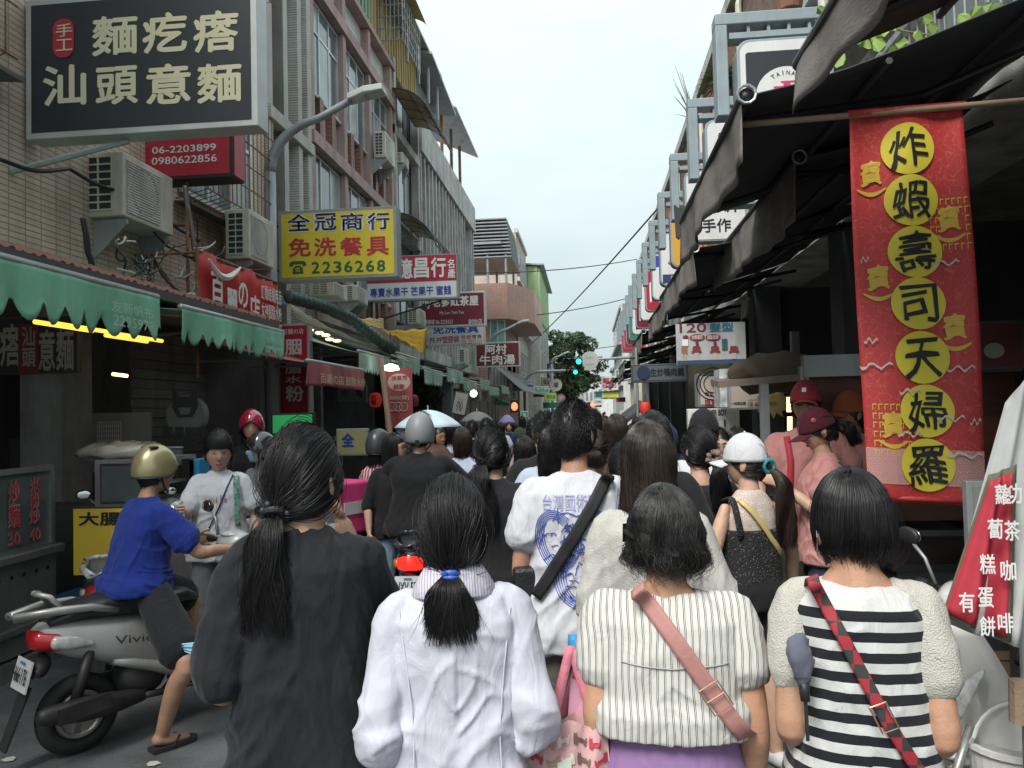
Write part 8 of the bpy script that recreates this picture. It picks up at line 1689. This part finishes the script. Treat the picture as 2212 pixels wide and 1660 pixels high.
r=carried(f21,'shoulder_scarf','green patterned tote strap over the shoulder of the woman with the fringe','bag strap'); ribbon_on(f21,tr,[(-.125*s,1.335*s),(-.14*s,1.2*s),(-.145*s,1.0*s)],.035,M('pattern_green',(.12,.25,.20),.8,var=.8,sc=40),'strap',.010,16,3,front=True,parent=r)
r=carried(f21,'food_packet','crumpled white and foil food packet in the hand of the woman with the fringe','food packet'); V=np.array(B().ball((.21*s,.31*s,1.15*s),(.045,.045,.06),16,12).V); V+=(vn(V*50,2)[:,None]-.5)*.04; mkobj('wrapper',V,B().ball((0,0,0),1,16,12).F,M('foil_wrap',(.5,.5,.5),.3,metal=.4,var=.3),r,True)
f22=person('scooter rider in a dark helmet and blue face mask behind the woman with the fringe',566,942,6.4,160,skinm=sk1,vox=.016,turn=-30,face=dict(mask=pm('mask_blue',(.22,.36,.48),.8)),seated=False,shirt=dict(mat=c_grey,hem=.8,loose=.025,sl=1.8),pants=(c_blk,1.9,.02),hair=LH(zend=-.12,n=500),seed=63)
helmet(f22,pm('helmet_black_gloss',(.02,.02,.022),.15,coat=1),back=-.55)
f23=person('person in a glossy dark red helmet at the back of the left row',545,894,7.2,170,skinm=sk1,vox=.018,turn=30,face=False,shirt=dict(mat=c_blk,hem=.8,loose=.025,sl=1.8),pants=(c_blk,1.9,.02),hair=LH(zend=-.12,n=400),seed=65)
helmet(f23,pm('helmet_red_gloss',(.33,.01,.04),.15,coat=1),back=-.55)
f24=person('woman with glasses and black clothes looking to the right',850,938,6.3,215,skinm=sk1,vox=.014,turn=50,face=dict(glasses=True),shirt=dict(mat=c_blk,hem=.78,loose=.022,sl=1.1,sr=.07),pants=(cloth('jeans_pale',(.22,.30,.40)),1.9,.01),shoes=k_sho,hair=LH(zend=-.17,n=1600,face=1.0),seed=67)
f25=person('man in a black face mask under the pale blue umbrella',912,892,7.4,185,skinm=sk2,vox=.018,male=True,face=dict(mask=pm('mask_black',(.012,.012,.014),.8)),shirt=dict(mat=c_brn,hem=.78,loose=.02,sl=.7),pants=(c_grey,1.9,.02),hair=SH(L=.03),hairm=h_brn,seed=69)
f26=person('woman with bobbed dark hair in a light blue short sleeved shirt',998,925,6.8,3,skinm=sk1,vox=.016,wf=1.15,shirt=dict(mat=c_ltb,hem=.8,loose=.022,sl=.7,sr=.072,amp=.012),pants=(c_grey,1.9,.01),hair=LH(zend=-.13,curl=.2,n=1600),hairm=h_brn,seed=71)
f27=person('man with cropped hair in black walking away beside the grey umbrella',1050,905,9.5,5,skinm=sk1,vox=.02,male=True,shirt=dict(mat=c_blk,hem=.78,loose=.02,sl=.8),pants=(c_oliv,1.9,.02),hair=SH(),seed=73)
f28=person('woman with grey hair half hidden by the one with glasses',868,934,7.2,20,skinm=sk1,vox=.02,shirt=dict(mat=c_grey,hem=.8,loose=.02,sl=.8),pants=(c_blk,1.9,.01),hair=SH(L=.05),hairm=M('hair_grey',(.12,.12,.12),.6),seed=75)
f29=person('woman in a dress under the pale blue umbrella looking right',945,922,8.2,200,skinm=sk2,vox=.02,face=True,turn=30,shirt=dict(mat=c_brn,hem=.7,loose=.02,sl=.5),skirt=(cloth('dress_dusty',(.25,.2,.2)),.5),hair=LH(zend=-.15,n=500),seed=77)
# behind the man's head
bk=[('tall man with short hair left of the printed tee',1178,892,5.2,SH(),c_blk,True),('man with thick hair just left of the tall man head',1190,905,4.8,SH(L=.05),c_ltb,False),('brown haired person in a pale yellow top right of the printed tee',1287,932,4.6,PH(L=.10,tie=(0,-.8,.1)),cloth('cloth_pale_yellow',(.52,.46,.27)),False),
('young man with short hair in a white tee beyond the printed tee',1277,884,6.8,SH(),c_white,True),('woman with long loose brown hair left of the navy hood',1330,898,6.0,LH(zend=-.34,wav=.012),c_brn,False),('woman with brown hair tied up in the far crowd',1300,903,8.5,PH(L=.1),c_lace,False),
('woman with white and black patterned blouse beside the dark tied hair',1133,945,5.6,LH(zend=-.16),M('pattern_speckle',(.2,.2,.2),.9,var=.95,sc=70),False),('person in a pale jacket with a strap in the left crowd',1152,906,8.5,SH(),c_bei,False),
('person in black under the grey umbrella',1020,910,10.5,SH(),c_blk,True),('woman in light blue behind the bobbed hair',972,912,9.0,LH(zend=-.1),c_ltb,False)]
for i,(lb,x,y,d,hr,ct,ml) in enumerate(bk): person(lb,x,y,d,random.uniform(-10,10),skinm=(sk1,sk2)[i%2],vox=.02,male=ml,shirt=dict(mat=ct,hem=.78,loose=.02,sl=.75),pants=((c_dend,c_blk,c_grey)[i%3],1.9,.015),hair=hr,hairm=(h_blk,h_brn,h_lbr)[0 if i not in(2,4,5) else 1+i%2],seed=80+i)
# distant crowd: six built people copied with their parts
protos=[]
fc=[c_blk,c_white,c_navy,c_bei,c_ltb,c_pink,c_grey,c_oliv]
for i in range(8):
    x,y,d=[(1060,915,14),(1082,913,16),(1100,912,18),(1112,914,21),(1160,912,17),(1182,908,20),(1310,905,13),(1345,900,15)][i]
    f=person(['dark clothed walker','white shirted walker','navy shirted walker','beige shirted walker','pale blue shirted walker','pink shirted walker facing the camera','grey shirted walker facing the camera','olive shirted walker'][i]+' in the distant crowd, nearest of its colour',x,y,d,180 if i in(5,6,2) else 0,skinm=(sk1,sk2)[i%2],vox=.028,male=i%2==0,face=i in(5,6),shirt=dict(mat=fc[i],hem=.78,loose=.02,sl=.75,amp=.004),pants=((c_dend,c_blk,c_grey)[i%3],1.9,.015),shoes=None,hair=(SH(n=300) if i%2==0 else LH(n=350,zend=-.2)),hairm=(h_blk,h_brn)[i%2],seed=100+i); f.root['group']='far crowd filling the street'; protos.append(f.root)
rng=np.random.RandomState(12); cols=['dark clothed','white shirted','navy shirted','beige shirted','pale blue shirted','pink shirted','grey shirted','olive shirted']
for k in range(56):
    p=protos[k%8]; c=copy_tree(p); yy=13+k*.95+rng.uniform(-.4,.4); xx=rng.uniform(-3.2,1.3) if yy<30 else rng.uniform(-3.5,2.3)
    if yy<20 and -1.6<xx<.6: xx=-2.9+rng.rand()*1.1
    c.location=(xx,yy,0); c.rotation_euler=(0,0,p.rotation_euler.z+rng.uniform(-.4,.4)); q=1+rng.uniform(-.05,.05); c.scale=(q,q,q)
    c['label']='%s person in the far crowd, %s'%(cols[k%8],'among those before the crossing' if yy<38 else 'tiny, at or beyond the crossing'); c['group']='far crowd filling the street'
# ================================================================ SCOOTERS
def loftY(sec,n=20,ex=2.6):
    """sections (y, zc, halfwidth, halfheight) lofted along y"""
    V=[];k=len(sec)
    for (y,zc,w,h) in sec:
        for j in range(n):
            th=2*math.pi*j/n; c,s_=math.cos(th),math.sin(th); V.append((w*np.sign(c)*abs(c)**(2/ex),y,zc+h*np.sign(s_)*abs(s_)**(2/ex)))
    return V,[(i*n+j,(i+1)*n+j,(i+1)*n+(j+1)%n,i*n+(j+1)%n) for i in range(k-1) for j in range(n)]+[tuple(range(n)),tuple(range((k-1)*n,k*n))[::-1]]
m_tyre=M('tyre_rubber',(.018,.018,.018),.85,var=.3,bump=.3,bs=90,dirt=.0); m_eng=M('engine_black',(.035,.034,.033),.5,metal=.3,var=.4,sc=9,dirt=.3); m_rim=M('rim_silver',(.32,.32,.31),.4,metal=.6,dirt=.5); m_seat=M('seat_vinyl',(.025,.025,.027),.35,bump=.5,bs=16)
m_tail=M('tail_light_red',(.45,.012,.02),.15,spec=.8); m_tailon=M('tail_light_lit',(1.,.02,.012),.2,emit=.95,var=.5,sc=30); m_clear=M('clear_lens',(.40,.40,.40),.08,spec=.9,var=.4,sc=20); m_amb=M('amber_lens',(.50,.16,.02),.15); m_mir=M('mirror_glass',(.55,.58,.58),.03,metal=1.,var=.02)
def scooter(label,loc,rz,bm,plate=None,lit=False,seatm=None,rail=None,front=None,side=None,box=False,trim=None):
    r=thing('motor_scooter',label,'scooter',(loc[0],loc[1],0),R(rz)); bl=lambda b,n,m,p=r,sm=False:b.build(n,m,p,True,sm); trim=trim or m_eng; front=front or bm
    for y in(0,1.22):
        w=bl(B().ring((0,y,.21),(1,0,0),.166,.045,36,10,1.15),'wheel',m_tyre,r,True); b=B()
        bl(B().ring((-.035,y,.21),(1,0,0),.112,.014,28,6).ring((.035,y,.21),(1,0,0),.112,.014,28,6).lathe((-.03,y,.21),(1,0,0),[(.110,0),(.122,0),(.122,.06),(.110,.06)],28),'rim',m_rim,w); bl(B().lathe((-.05,y,.21),(1,0,0),[(.03,0),(.045,.01),(.045,.09),(.03,.10)],16),'hub',m_rim,w)

        for k in range(3): a=k*2.09+.4; bl(B().bx((0,y+.068*math.cos(a),.21+.068*math.sin(a)),(.06,.115,.036),rx=a),'spoke',m_rim,w)
    V,F=loftY([(-.22,.675,.03,.03),(-.18,.665,.075,.065),(-.06,.63,.13,.10),(.10,.585,.155,.125),(.30,.53,.155,.155),(.46,.46,.145,.15),(.56,.38,.13,.10),(.62,.33,.12,.05)]); o=mkobj('rear_body',V,F,bm,r,True,True)
    V,F=loftY([(.14,.47,.130,.03),(.24,.44,.155,.045),(.45,.36,.158,.06),(.62,.30,.150,.05),(.95,.28,.14,.045)]); mkobj('side_skirt',V,F,bm,r,True,True)
    V,F=loftY([(.55,.225,.13,.02),(.75,.21,.135,.03),(1.0,.24,.11,.03)]); mkobj('underfloor',V,F,trim,r,True,True)
    V,F=loftY([(-.16,.735,.085,.025),(-.05,.765,.125,.045),(.12,.775,.135,.055),(.30,.755,.13,.05),(.42,.735,.115,.05),(.58,.74,.10,.04),(.66,.71,.06,.02)]); V=np.array(V); V+=(vn(V*13,3)[:,None]-.5)*np.array([0,0,.012]); mkobj('seat',V,F,seatm or m_seat,r,True,True)
    rm=rail or bm
    bl(B().tube([(-.125,.16,.745),(-.135,.02,.79),(-.115,-.14,.800),(-.04,-.31,.785),(.04,-.31,.785),(.115,-.14,.800),(.135,.02,.79),(.125,.16,.745)],[.016,.02,.022,.024,.024,.022,.02,.016],8),'grab_rail',rm,r,True)
    for sg in(-1,1): bl(B().tube([(sg*.09,-.10,.79),(sg*.075,-.16,.87),(sg*.03,-.20,.885),(0,-.21,.885)],.014,8),'rack_hoop',rm,r,True)
    V,F=loftY([(-.235,.655,.05,.045),(-.205,.65,.085,.055),(-.13,.635,.115,.06),(-.06,.62,.125,.045)]); V=np.array(V); mkobj('tail_light',V,F,m_tailon if lit else m_tail,r,True,True)
    for sg in(-1,1): V,F=limb([(sg*.105,-.15,.635),(sg*.135,-.07,.625),(sg*.150,.02,.60)],[(.022,.035),(.018,.035),(.008,.012)],10); mkobj('indicator',V,F,m_clear if not lit else m_amb,r,True,True)
    pl=bl(B().bx((0,-.265,.485),(.20,.008,.155),rx=-.25),'number_plate',pm('plate_white',(.60,.61,.60),.5,dirt=.15)); 
    if plate: text(plate,(-.09,-.2835,.448),(.18,0,0),(0,.019,.075),pm('plate_black',(.02,.03,.03)),pl,.015,local=True); bl(B().bx((0,-.262,.545),(.06,.004,.012),rx=-.25),'plate_sticker',pm('dull_blue',(.1,.2,.35)),pl)
    bl(B().slab([(-.055,-.25,.42),(.055,-.25,.42),(.045,-.36,.13),(-.045,-.36,.13)],(0,.012,0)),'mud_flap',m_tyre)
    V,F=limb([(.02,-.18,.52),(.0,-.21,.50),(0,-.245,.47)],[(.10,.05),(.09,.03),(.08,.015)],12); mkobj('rear_fender',V,F,trim,r,True,True)
    V,F=limb([(.10,.30,.24),(.145,.12,.26),(.155,-.05,.275),(.150,-.22,.29)],[(.035,.035),(.052,.058),(.055,.062),(.042,.045)],16); mkobj('muffler',V,F,m_eng,r,True,True); bl(B().bx((.205,-.04,.29),(.012,.26,.08),rx=.08),'muffler_guard',m_eng,r)
    bl(B().tube([(.12,.30,.24),(.09,.42,.22),(.05,.50,.26)],.02,8),'exhaust_pipe',m_eng,r,True)
    V,F=limb([(-.10,-.05,.22),(-.12,.10,.25),(-.12,.34,.27)],[(.03,.09),(.045,.10),(.04,.085)],14); mkobj('drive_case',V,F,m_eng,r,True,True)
    bl(B().ball((.02,.32,.33),(.11,.15,.12),14,10),'engine',m_eng,r,True); bl(B().tube([(.12,-.06,.30),(.115,.02,.56)],[.03,.026],10),'shock_absorber',m_eng,r,True)
    # front
    V=[];n=12
    for i in range(n+1):
        t=i/n; y=.84+.17*t-.05*math.sin(t*3.1); z=.28+.66*t; w=.17*(.75+.45*math.sin(math.pi*min(t*1.05,1)))*(1-.35*t)
        for j in range(9): u=-1+j/4; V.append((w*u,y+.10*(1-u*u)**.8,z))
    F=[(i*9+j,i*9+j+1,(i+1)*9+j+1,(i+1)*9+j) for i in range(n) for j in range(8)]; o=mkobj('front_shield',V,F,front,r,True,True); q=o.modifiers.new('s','SOLIDIFY'); q.thickness=.02
    V,F=limb([(0,1.02,.40),(0,1.20,.46),(0,1.38,.36),(0,1.43,.28)],[(.05,.03),(.062,.02),(.06,.02),(.04,.015)],12); mkobj('front_fender',V,F,front,r,True,True)
    for sg in(-1,1):
        bl(B().tube([(sg*.07,1.03,.55),(sg*.07,1.20,.22)],.017,8),'fork',m_rim,r,True)
        V,F=limb([(sg*.05,1.085,.60),(sg*.09,1.065,.69),(sg*.125,1.02,.77)],[(.035,.012),(.034,.014),(.010,.008)],10); mkobj('headlight',V,F,m_clear,r,True,True)
        bl(B().tube([(0,.93,.99),(sg*.20,.90,1.0),(sg*.33,.85,.99)],[.016,.016,.017],8),'handlebar',m_black,r,True); bl(B().tube([(sg*.25,.895,1.0),(sg*.345,.845,.99)],.021,10),'grip',m_tyre,r,True); bl(B().tube([(sg*.22,.95,.985),(sg*.34,.905,.965)],.007,6),'brake_lever',m_rim,r,True)
        st=bl(B().tube([(sg*.18,.92,1.02),(sg*.22,.93,1.12),(sg*.29,.93,1.18)],.008,6),'mirror_stalk',m_galv,r,True); V=B().ball((0,0,0),(.062,.018,.040),16,10); P=np.array(V.V)+np.array([sg*.31,.93,1.20]); mkobj('mirror',P,V.F,m_black,st,True,True); mkobj('mirror_glass',np.array(B().ball((0,0,0),(.055,.004,.034),16,8).V)+np.array([sg*.31,.913,1.20]),V.F if 0 else B().ball((0,0,0),1,16,8).F,m_mir,st,True,True)
    V,F=limb([(0,.86,.985),(0,.93,1.01),(0,1.02,.985)],[(.09,.035),(.13,.062),(.085,.04)],16); mkobj('headset',V,F,front,r,True,True); bl(B().ball((0,.895,1.045),(.075,.045,.018),14,8),'instrument',m_clear,r,True)
    if side:
        for sg in((1,) if side[1]>0 else (-1,)): text(side[0],(sg*.168,.12 if sg>0 else .42,.575),(0,.22*sg,-.03*sg),(0.0,0,.045),side[2],r,.01,off=.012,local=True)
    return r
m_sil=M('scooter_silver',(.40,.40,.39),.38,metal=.15,var=.08,coat=.2,dirt=.3); m_drk=M('scooter_dark',(.03,.035,.045),.2,coat=.6,dirt=.15); m_wsc=M('scooter_white',(.62,.61,.58),.25,coat=.6,dirt=.12); m_gsc=M('scooter_pale_grey',(.42,.44,.42),.3,coat=.4,dirt=.25)
pa=onY(168,1574,3.95); S0=(pa[0],3.95)
r=scooter('silver scooter with torn vinyl seat and its rider, plate H66-176','' if 0 else S0,-34,m_sil,'H66·176',False,None,M('rail_silver',(.42,.42,.40),.35,metal=.5,dirt=.3),None,('Vivio',1,pm('script_dark',(.06,.05,.05))))
scooter('dark parked scooter with a red and amber tail light beside the steel food cart',(-3.32,5.0),24,m_drk,None,False,M('seat_grey',(.10,.10,.105),.5),m_gsc,m_gsc)
scooter('pale grey scooter facing the camera behind the woman with the fringe',(-2.95,7.25),183,m_gsc,None)
pb=onY(872,1195,5.62); scooter('black scooter with its red tail light lit and a white number plate',(pb[0],5.95),2,m_drk,'NXV-533',True)
scooter('delivery scooter carrying a pink box, seen behind the tall ponytailed woman',(-2.05,6.35),-28,m_drk,None)
scooter('white scooter at the right edge with dark script lettering beside the bucket',(2.33,3.55),112,m_wsc,None,False,None,m_black,m_wsc,('Many',-1,pm('script_dark')))
# rider of the silver scooter
def ridpos(s0,rz,f): a=R(rz); return (s0[0]-math.sin(a)*f,s0[1]+math.cos(a)*f)
rx_,ry_=ridpos(S0,-34,.30); inv=Matrix.Rotation(R(34),3,'Z')
def tl_(x,y,z): v=inv@Vector((x-rx_,y-ry_,0)); return (v.x,v.y,z)
def tlp(x,y,d): p=onY(x,y,d); return tl_(p[0],p[1],max(.09,p[2]))
a_=onZ(350,1588,.08); AK=tl_(a_[0],a_[1],.085)
f30=person('scooter rider in a royal blue T-shirt, black shorts and gold helmet',0,0,0,-34,world=(rx_,ry_,1.64),vox=.010,male=True,skinm=sk2,turn=-5,tilt=0,seated=-.045,wf=1.0,bf=1.15,lean=.20,arms=(((-.30*-1,.22,1.08),(.26,.46,1.06)),((.30,.20,1.07),(.29,.46,1.05))),
 shirt=dict(mat=c_blue,hem=.86,hw=.03,loose=.022,sl=.72,sr=.072,amp=.016,neck=.008),pants=(c_blk,.86,.03),legs=[((-.10,.05,.84),(-.17,.42,.66),(-.13,.46,.40)),((.10,.05,.84),tlp(402,1430,3.92),AK)],hair=SH(n=500),seed=91)
helmet(f30,M('helmet_gold',(.36,.31,.17),.28,metal=.5,coat=.5,var=.06),k=1.40,back=-.28)
for s_ in(-1,1): mkobj('helmet_vent',f30.toH(np.array(B().ball((0,0,0),(.012,.03,.010),10,6).V)+np.array([s_*.062,-.03,.145])),B().ball((0,0,0),1,10,6).F,m_black,f30.root,True,True)
q=AK; r=carried(f30,'flip_flop','dark flip flop on the right foot of the scooter rider','sandal'); V=[(q[0]+x,q[1]+y,z) for z in(.004,.026) for x,y in((-.04,-.06),(.035,-.06),(.05,.06),(.045,.17),(0,.20),(-.045,.17),(-.05,.06))]; B().add(V,[tuple(range(7))[::-1],tuple(range(7,14))]+[(i,(i+1)%7,7+(i+1)%7,7+i) for i in range(7)]).build('sole',m_tyre,r,True); B().tube([(q[0]-.045,q[1]+.04,.02),(q[0]-.02,q[1]+.08,.062),(q[0]+.0,q[1]+.12,.03),(q[0]+.03,q[1]+.08,.06),(q[0]+.05,q[1]+.04,.02)],.006,6).build('thong',m_tyre,r,True)
# rider of the black scooter
f31=person('rider in a loose black jacket and matt grey helmet on the black scooter',0,0,0,2,world=(pb[0],6.22,1.80),vox=.013,male=True,seated=-.06,wf=1.12,lean=.05,arms='' if 0 else ('bars','bars'),shirt=dict(mat=c_blk,hem=.80,hw=.05,loose=.035,sl=1.6,sr=.08,amp=.014,collar=.02,neck=.02),pants=(c_blk,1.9,.02),legs=[((-.10,.05,.84),(-.20,.40,.68),(-.30,.30,.12)),((.10,.05,.84),(.20,.40,.68),(.18,.45,.40))],shoes=k_shb,hair=SH(n=200),seed=93)
helmet(f31,M('helmet_grey_matt',(.27,.28,.285),.45,var=.06),k=1.46,back=-.62); mkobj('strap_loop',f31.toH([(-.014,-.135,-.035),(.014,-.135,-.035),(.018,-.125,-.085),(-.018,-.125,-.085)]),[(0,1,2,3)],m_black,f31.root,True)
rx2,ry2=ridpos((-2.05,6.35),-28,.38)
f32=person('delivery rider in a dark helmet and red and white patterned shirt',0,0,0,-20,world=(rx2,ry2,1.66),vox=.014,seated=-.05,skinm=sk1,arms=('bars','bars'),shirt=dict(mat=None),hair=LH(zend=-.16,n=700),legs=[((-.10,.05,.84),(-.18,.40,.62),(-.30,.20,.08)),((.10,.05,.84),(.18,.40,.62),(.30,.18,.08))],pants=(c_blk,.6,.01),seed=95)
def patt():
    m=M('pattern_red_white',(.55,.50,.48),.9); t=m.node_tree; p=t.nodes['Principled BSDF']; tcn=nn(t,'ShaderNodeTexCoord'); w=nn(t,'ShaderNodeTexWave'); w.inputs['Scale'].default_value=9; w.inputs['Distortion'].default_value=6; w.inputs['Detail'].default_value=1; r_=nn(t,'ShaderNodeValToRGB'); r_.color_ramp.interpolation='CONSTANT'; r_.color_ramp.elements[1].position=.55; r_.color_ramp.elements[0].color=(.42,.03,.06,1); r_.color_ramp.elements[1].color=(.58,.52,.50,1); t.links.new(tcn.outputs['Object'],w.inputs['Vector']); t.links.new(w.outputs[0],r_.inputs[0]); t.links.new(r_.outputs[0],p.inputs['Base Color']); return m
sh_=[torso([(.80,.19,.14,0,0),(1.0,.17,.13,0,0),(1.2,.16,.12,0,0),(1.28,.14,.09,-.01,0),(1.34,.06,.055,-.01,0)]),limb([(-.11,-.01,1.25),(-.20,.06,1.15),(-.26,.12,1.09)],[.045,.065,.07]),limb([(.11,-.01,1.25),(.20,.06,1.15),(.26,.12,1.09)],[.045,.065,.07])]
V,N_,F=remesh(sh_,.013,2); me=fastmesh('shirt',wrinkle(V,N_,.012,7)*f32.s,F); me.materials.append(patt()); o=bpy.data.objects.new('shirt',me); COL.objects.link(o); o.parent=f32.root
helmet(f32,pm('helmet_charcoal',(.045,.05,.055),.3),k=1.40,back=-.5)
m_pk=pm('box_pink',(.62,.05,.20),.6,dirt=.15); r=thing('delivery_box','pink and black insulated delivery box with white lettering on the scooter','delivery box',(-2.10,6.28,.80),R(-28)); B().bx((0,0,.22),(.42,.40,.42)).build('case',m_pk,r,True,bev=.02); B().bx((0,-.205,.25),(.40,.012,.26)).build('mesh_panel',pm('box_grey',(.10,.11,.12),.7,var=.4),r,True)
B().bx((0,-.212,.07),(.36,.008,.09)).build('label_panel',pm('label_white',(.5,.5,.5)),r,True); text('foodpanda',(-.13,-.218,.045),(.28,0,0),(0,0,.055),m_pk,r,.01,local=True)
B().bx((0.216,0,.22),(.008,.3,.10)).build('label_panel',MATS['label_white'],r,True)
# light blue mask held by the tall woman
r=carried(f1p,'face_mask','pale blue disposable face mask dangling at the elbow of the tall woman','face mask'); Lm=lambda x,y,d:(np.linalg.inv(np.array(f1p.M))@np.append(onY(x,y,d),1))[:3]
V=[];n=12
for i in range(n+1):
    for j in range(9):
        u,v=i/n,j/8; p=(Lm(392,1392,1.80)*(1-u)+Lm(480,1372,1.80)*u)*(1-v)+(Lm(400,1408,1.80)*(1-u)+Lm(478,1424,1.80)*u)*v; V.append(p+np.array([0,.006*math.sin(v*19)-.015*math.sin(u*3.1),0]))
o=mkobj('pleated_sheet',V,[(i*9+j,i*9+j+1,(i+1)*9+j+1,(i+1)*9+j) for i in range(n) for j in range(8)],pm('mask_sky',(.24,.46,.60),.7),r,True,True); q=o.modifiers.new('s','SOLIDIFY'); q.thickness=.002
# small things on the ground and walls
for i,(x,y,w_,lb) in enumerate(((2.3,4.9,.45,'brown carton box under the red banner'),(2.15,5.9,.4,'white foam box beside the stall post'),(-4.25,6.1,.4,'blue plastic crate by the left counter'))):
    r=thing('storage_box',lb,'box',(x,y,0)); B().mm(x-w_/2,y-w_/2,.0,x+w_/2,y+w_/2,.32).build('body',(M('carton',(.26,.18,.11),.8),m_white,pm('crate_blue',(.03,.12,.3)))[i],r,bev=.01); B().mm(x-w_/2-.01,y-w_/2-.01,.30,x+w_/2+.01,y+w_/2+.01,.34).build('lid',(MATS['carton'],m_white,MATS['crate_blue'])[i],r)
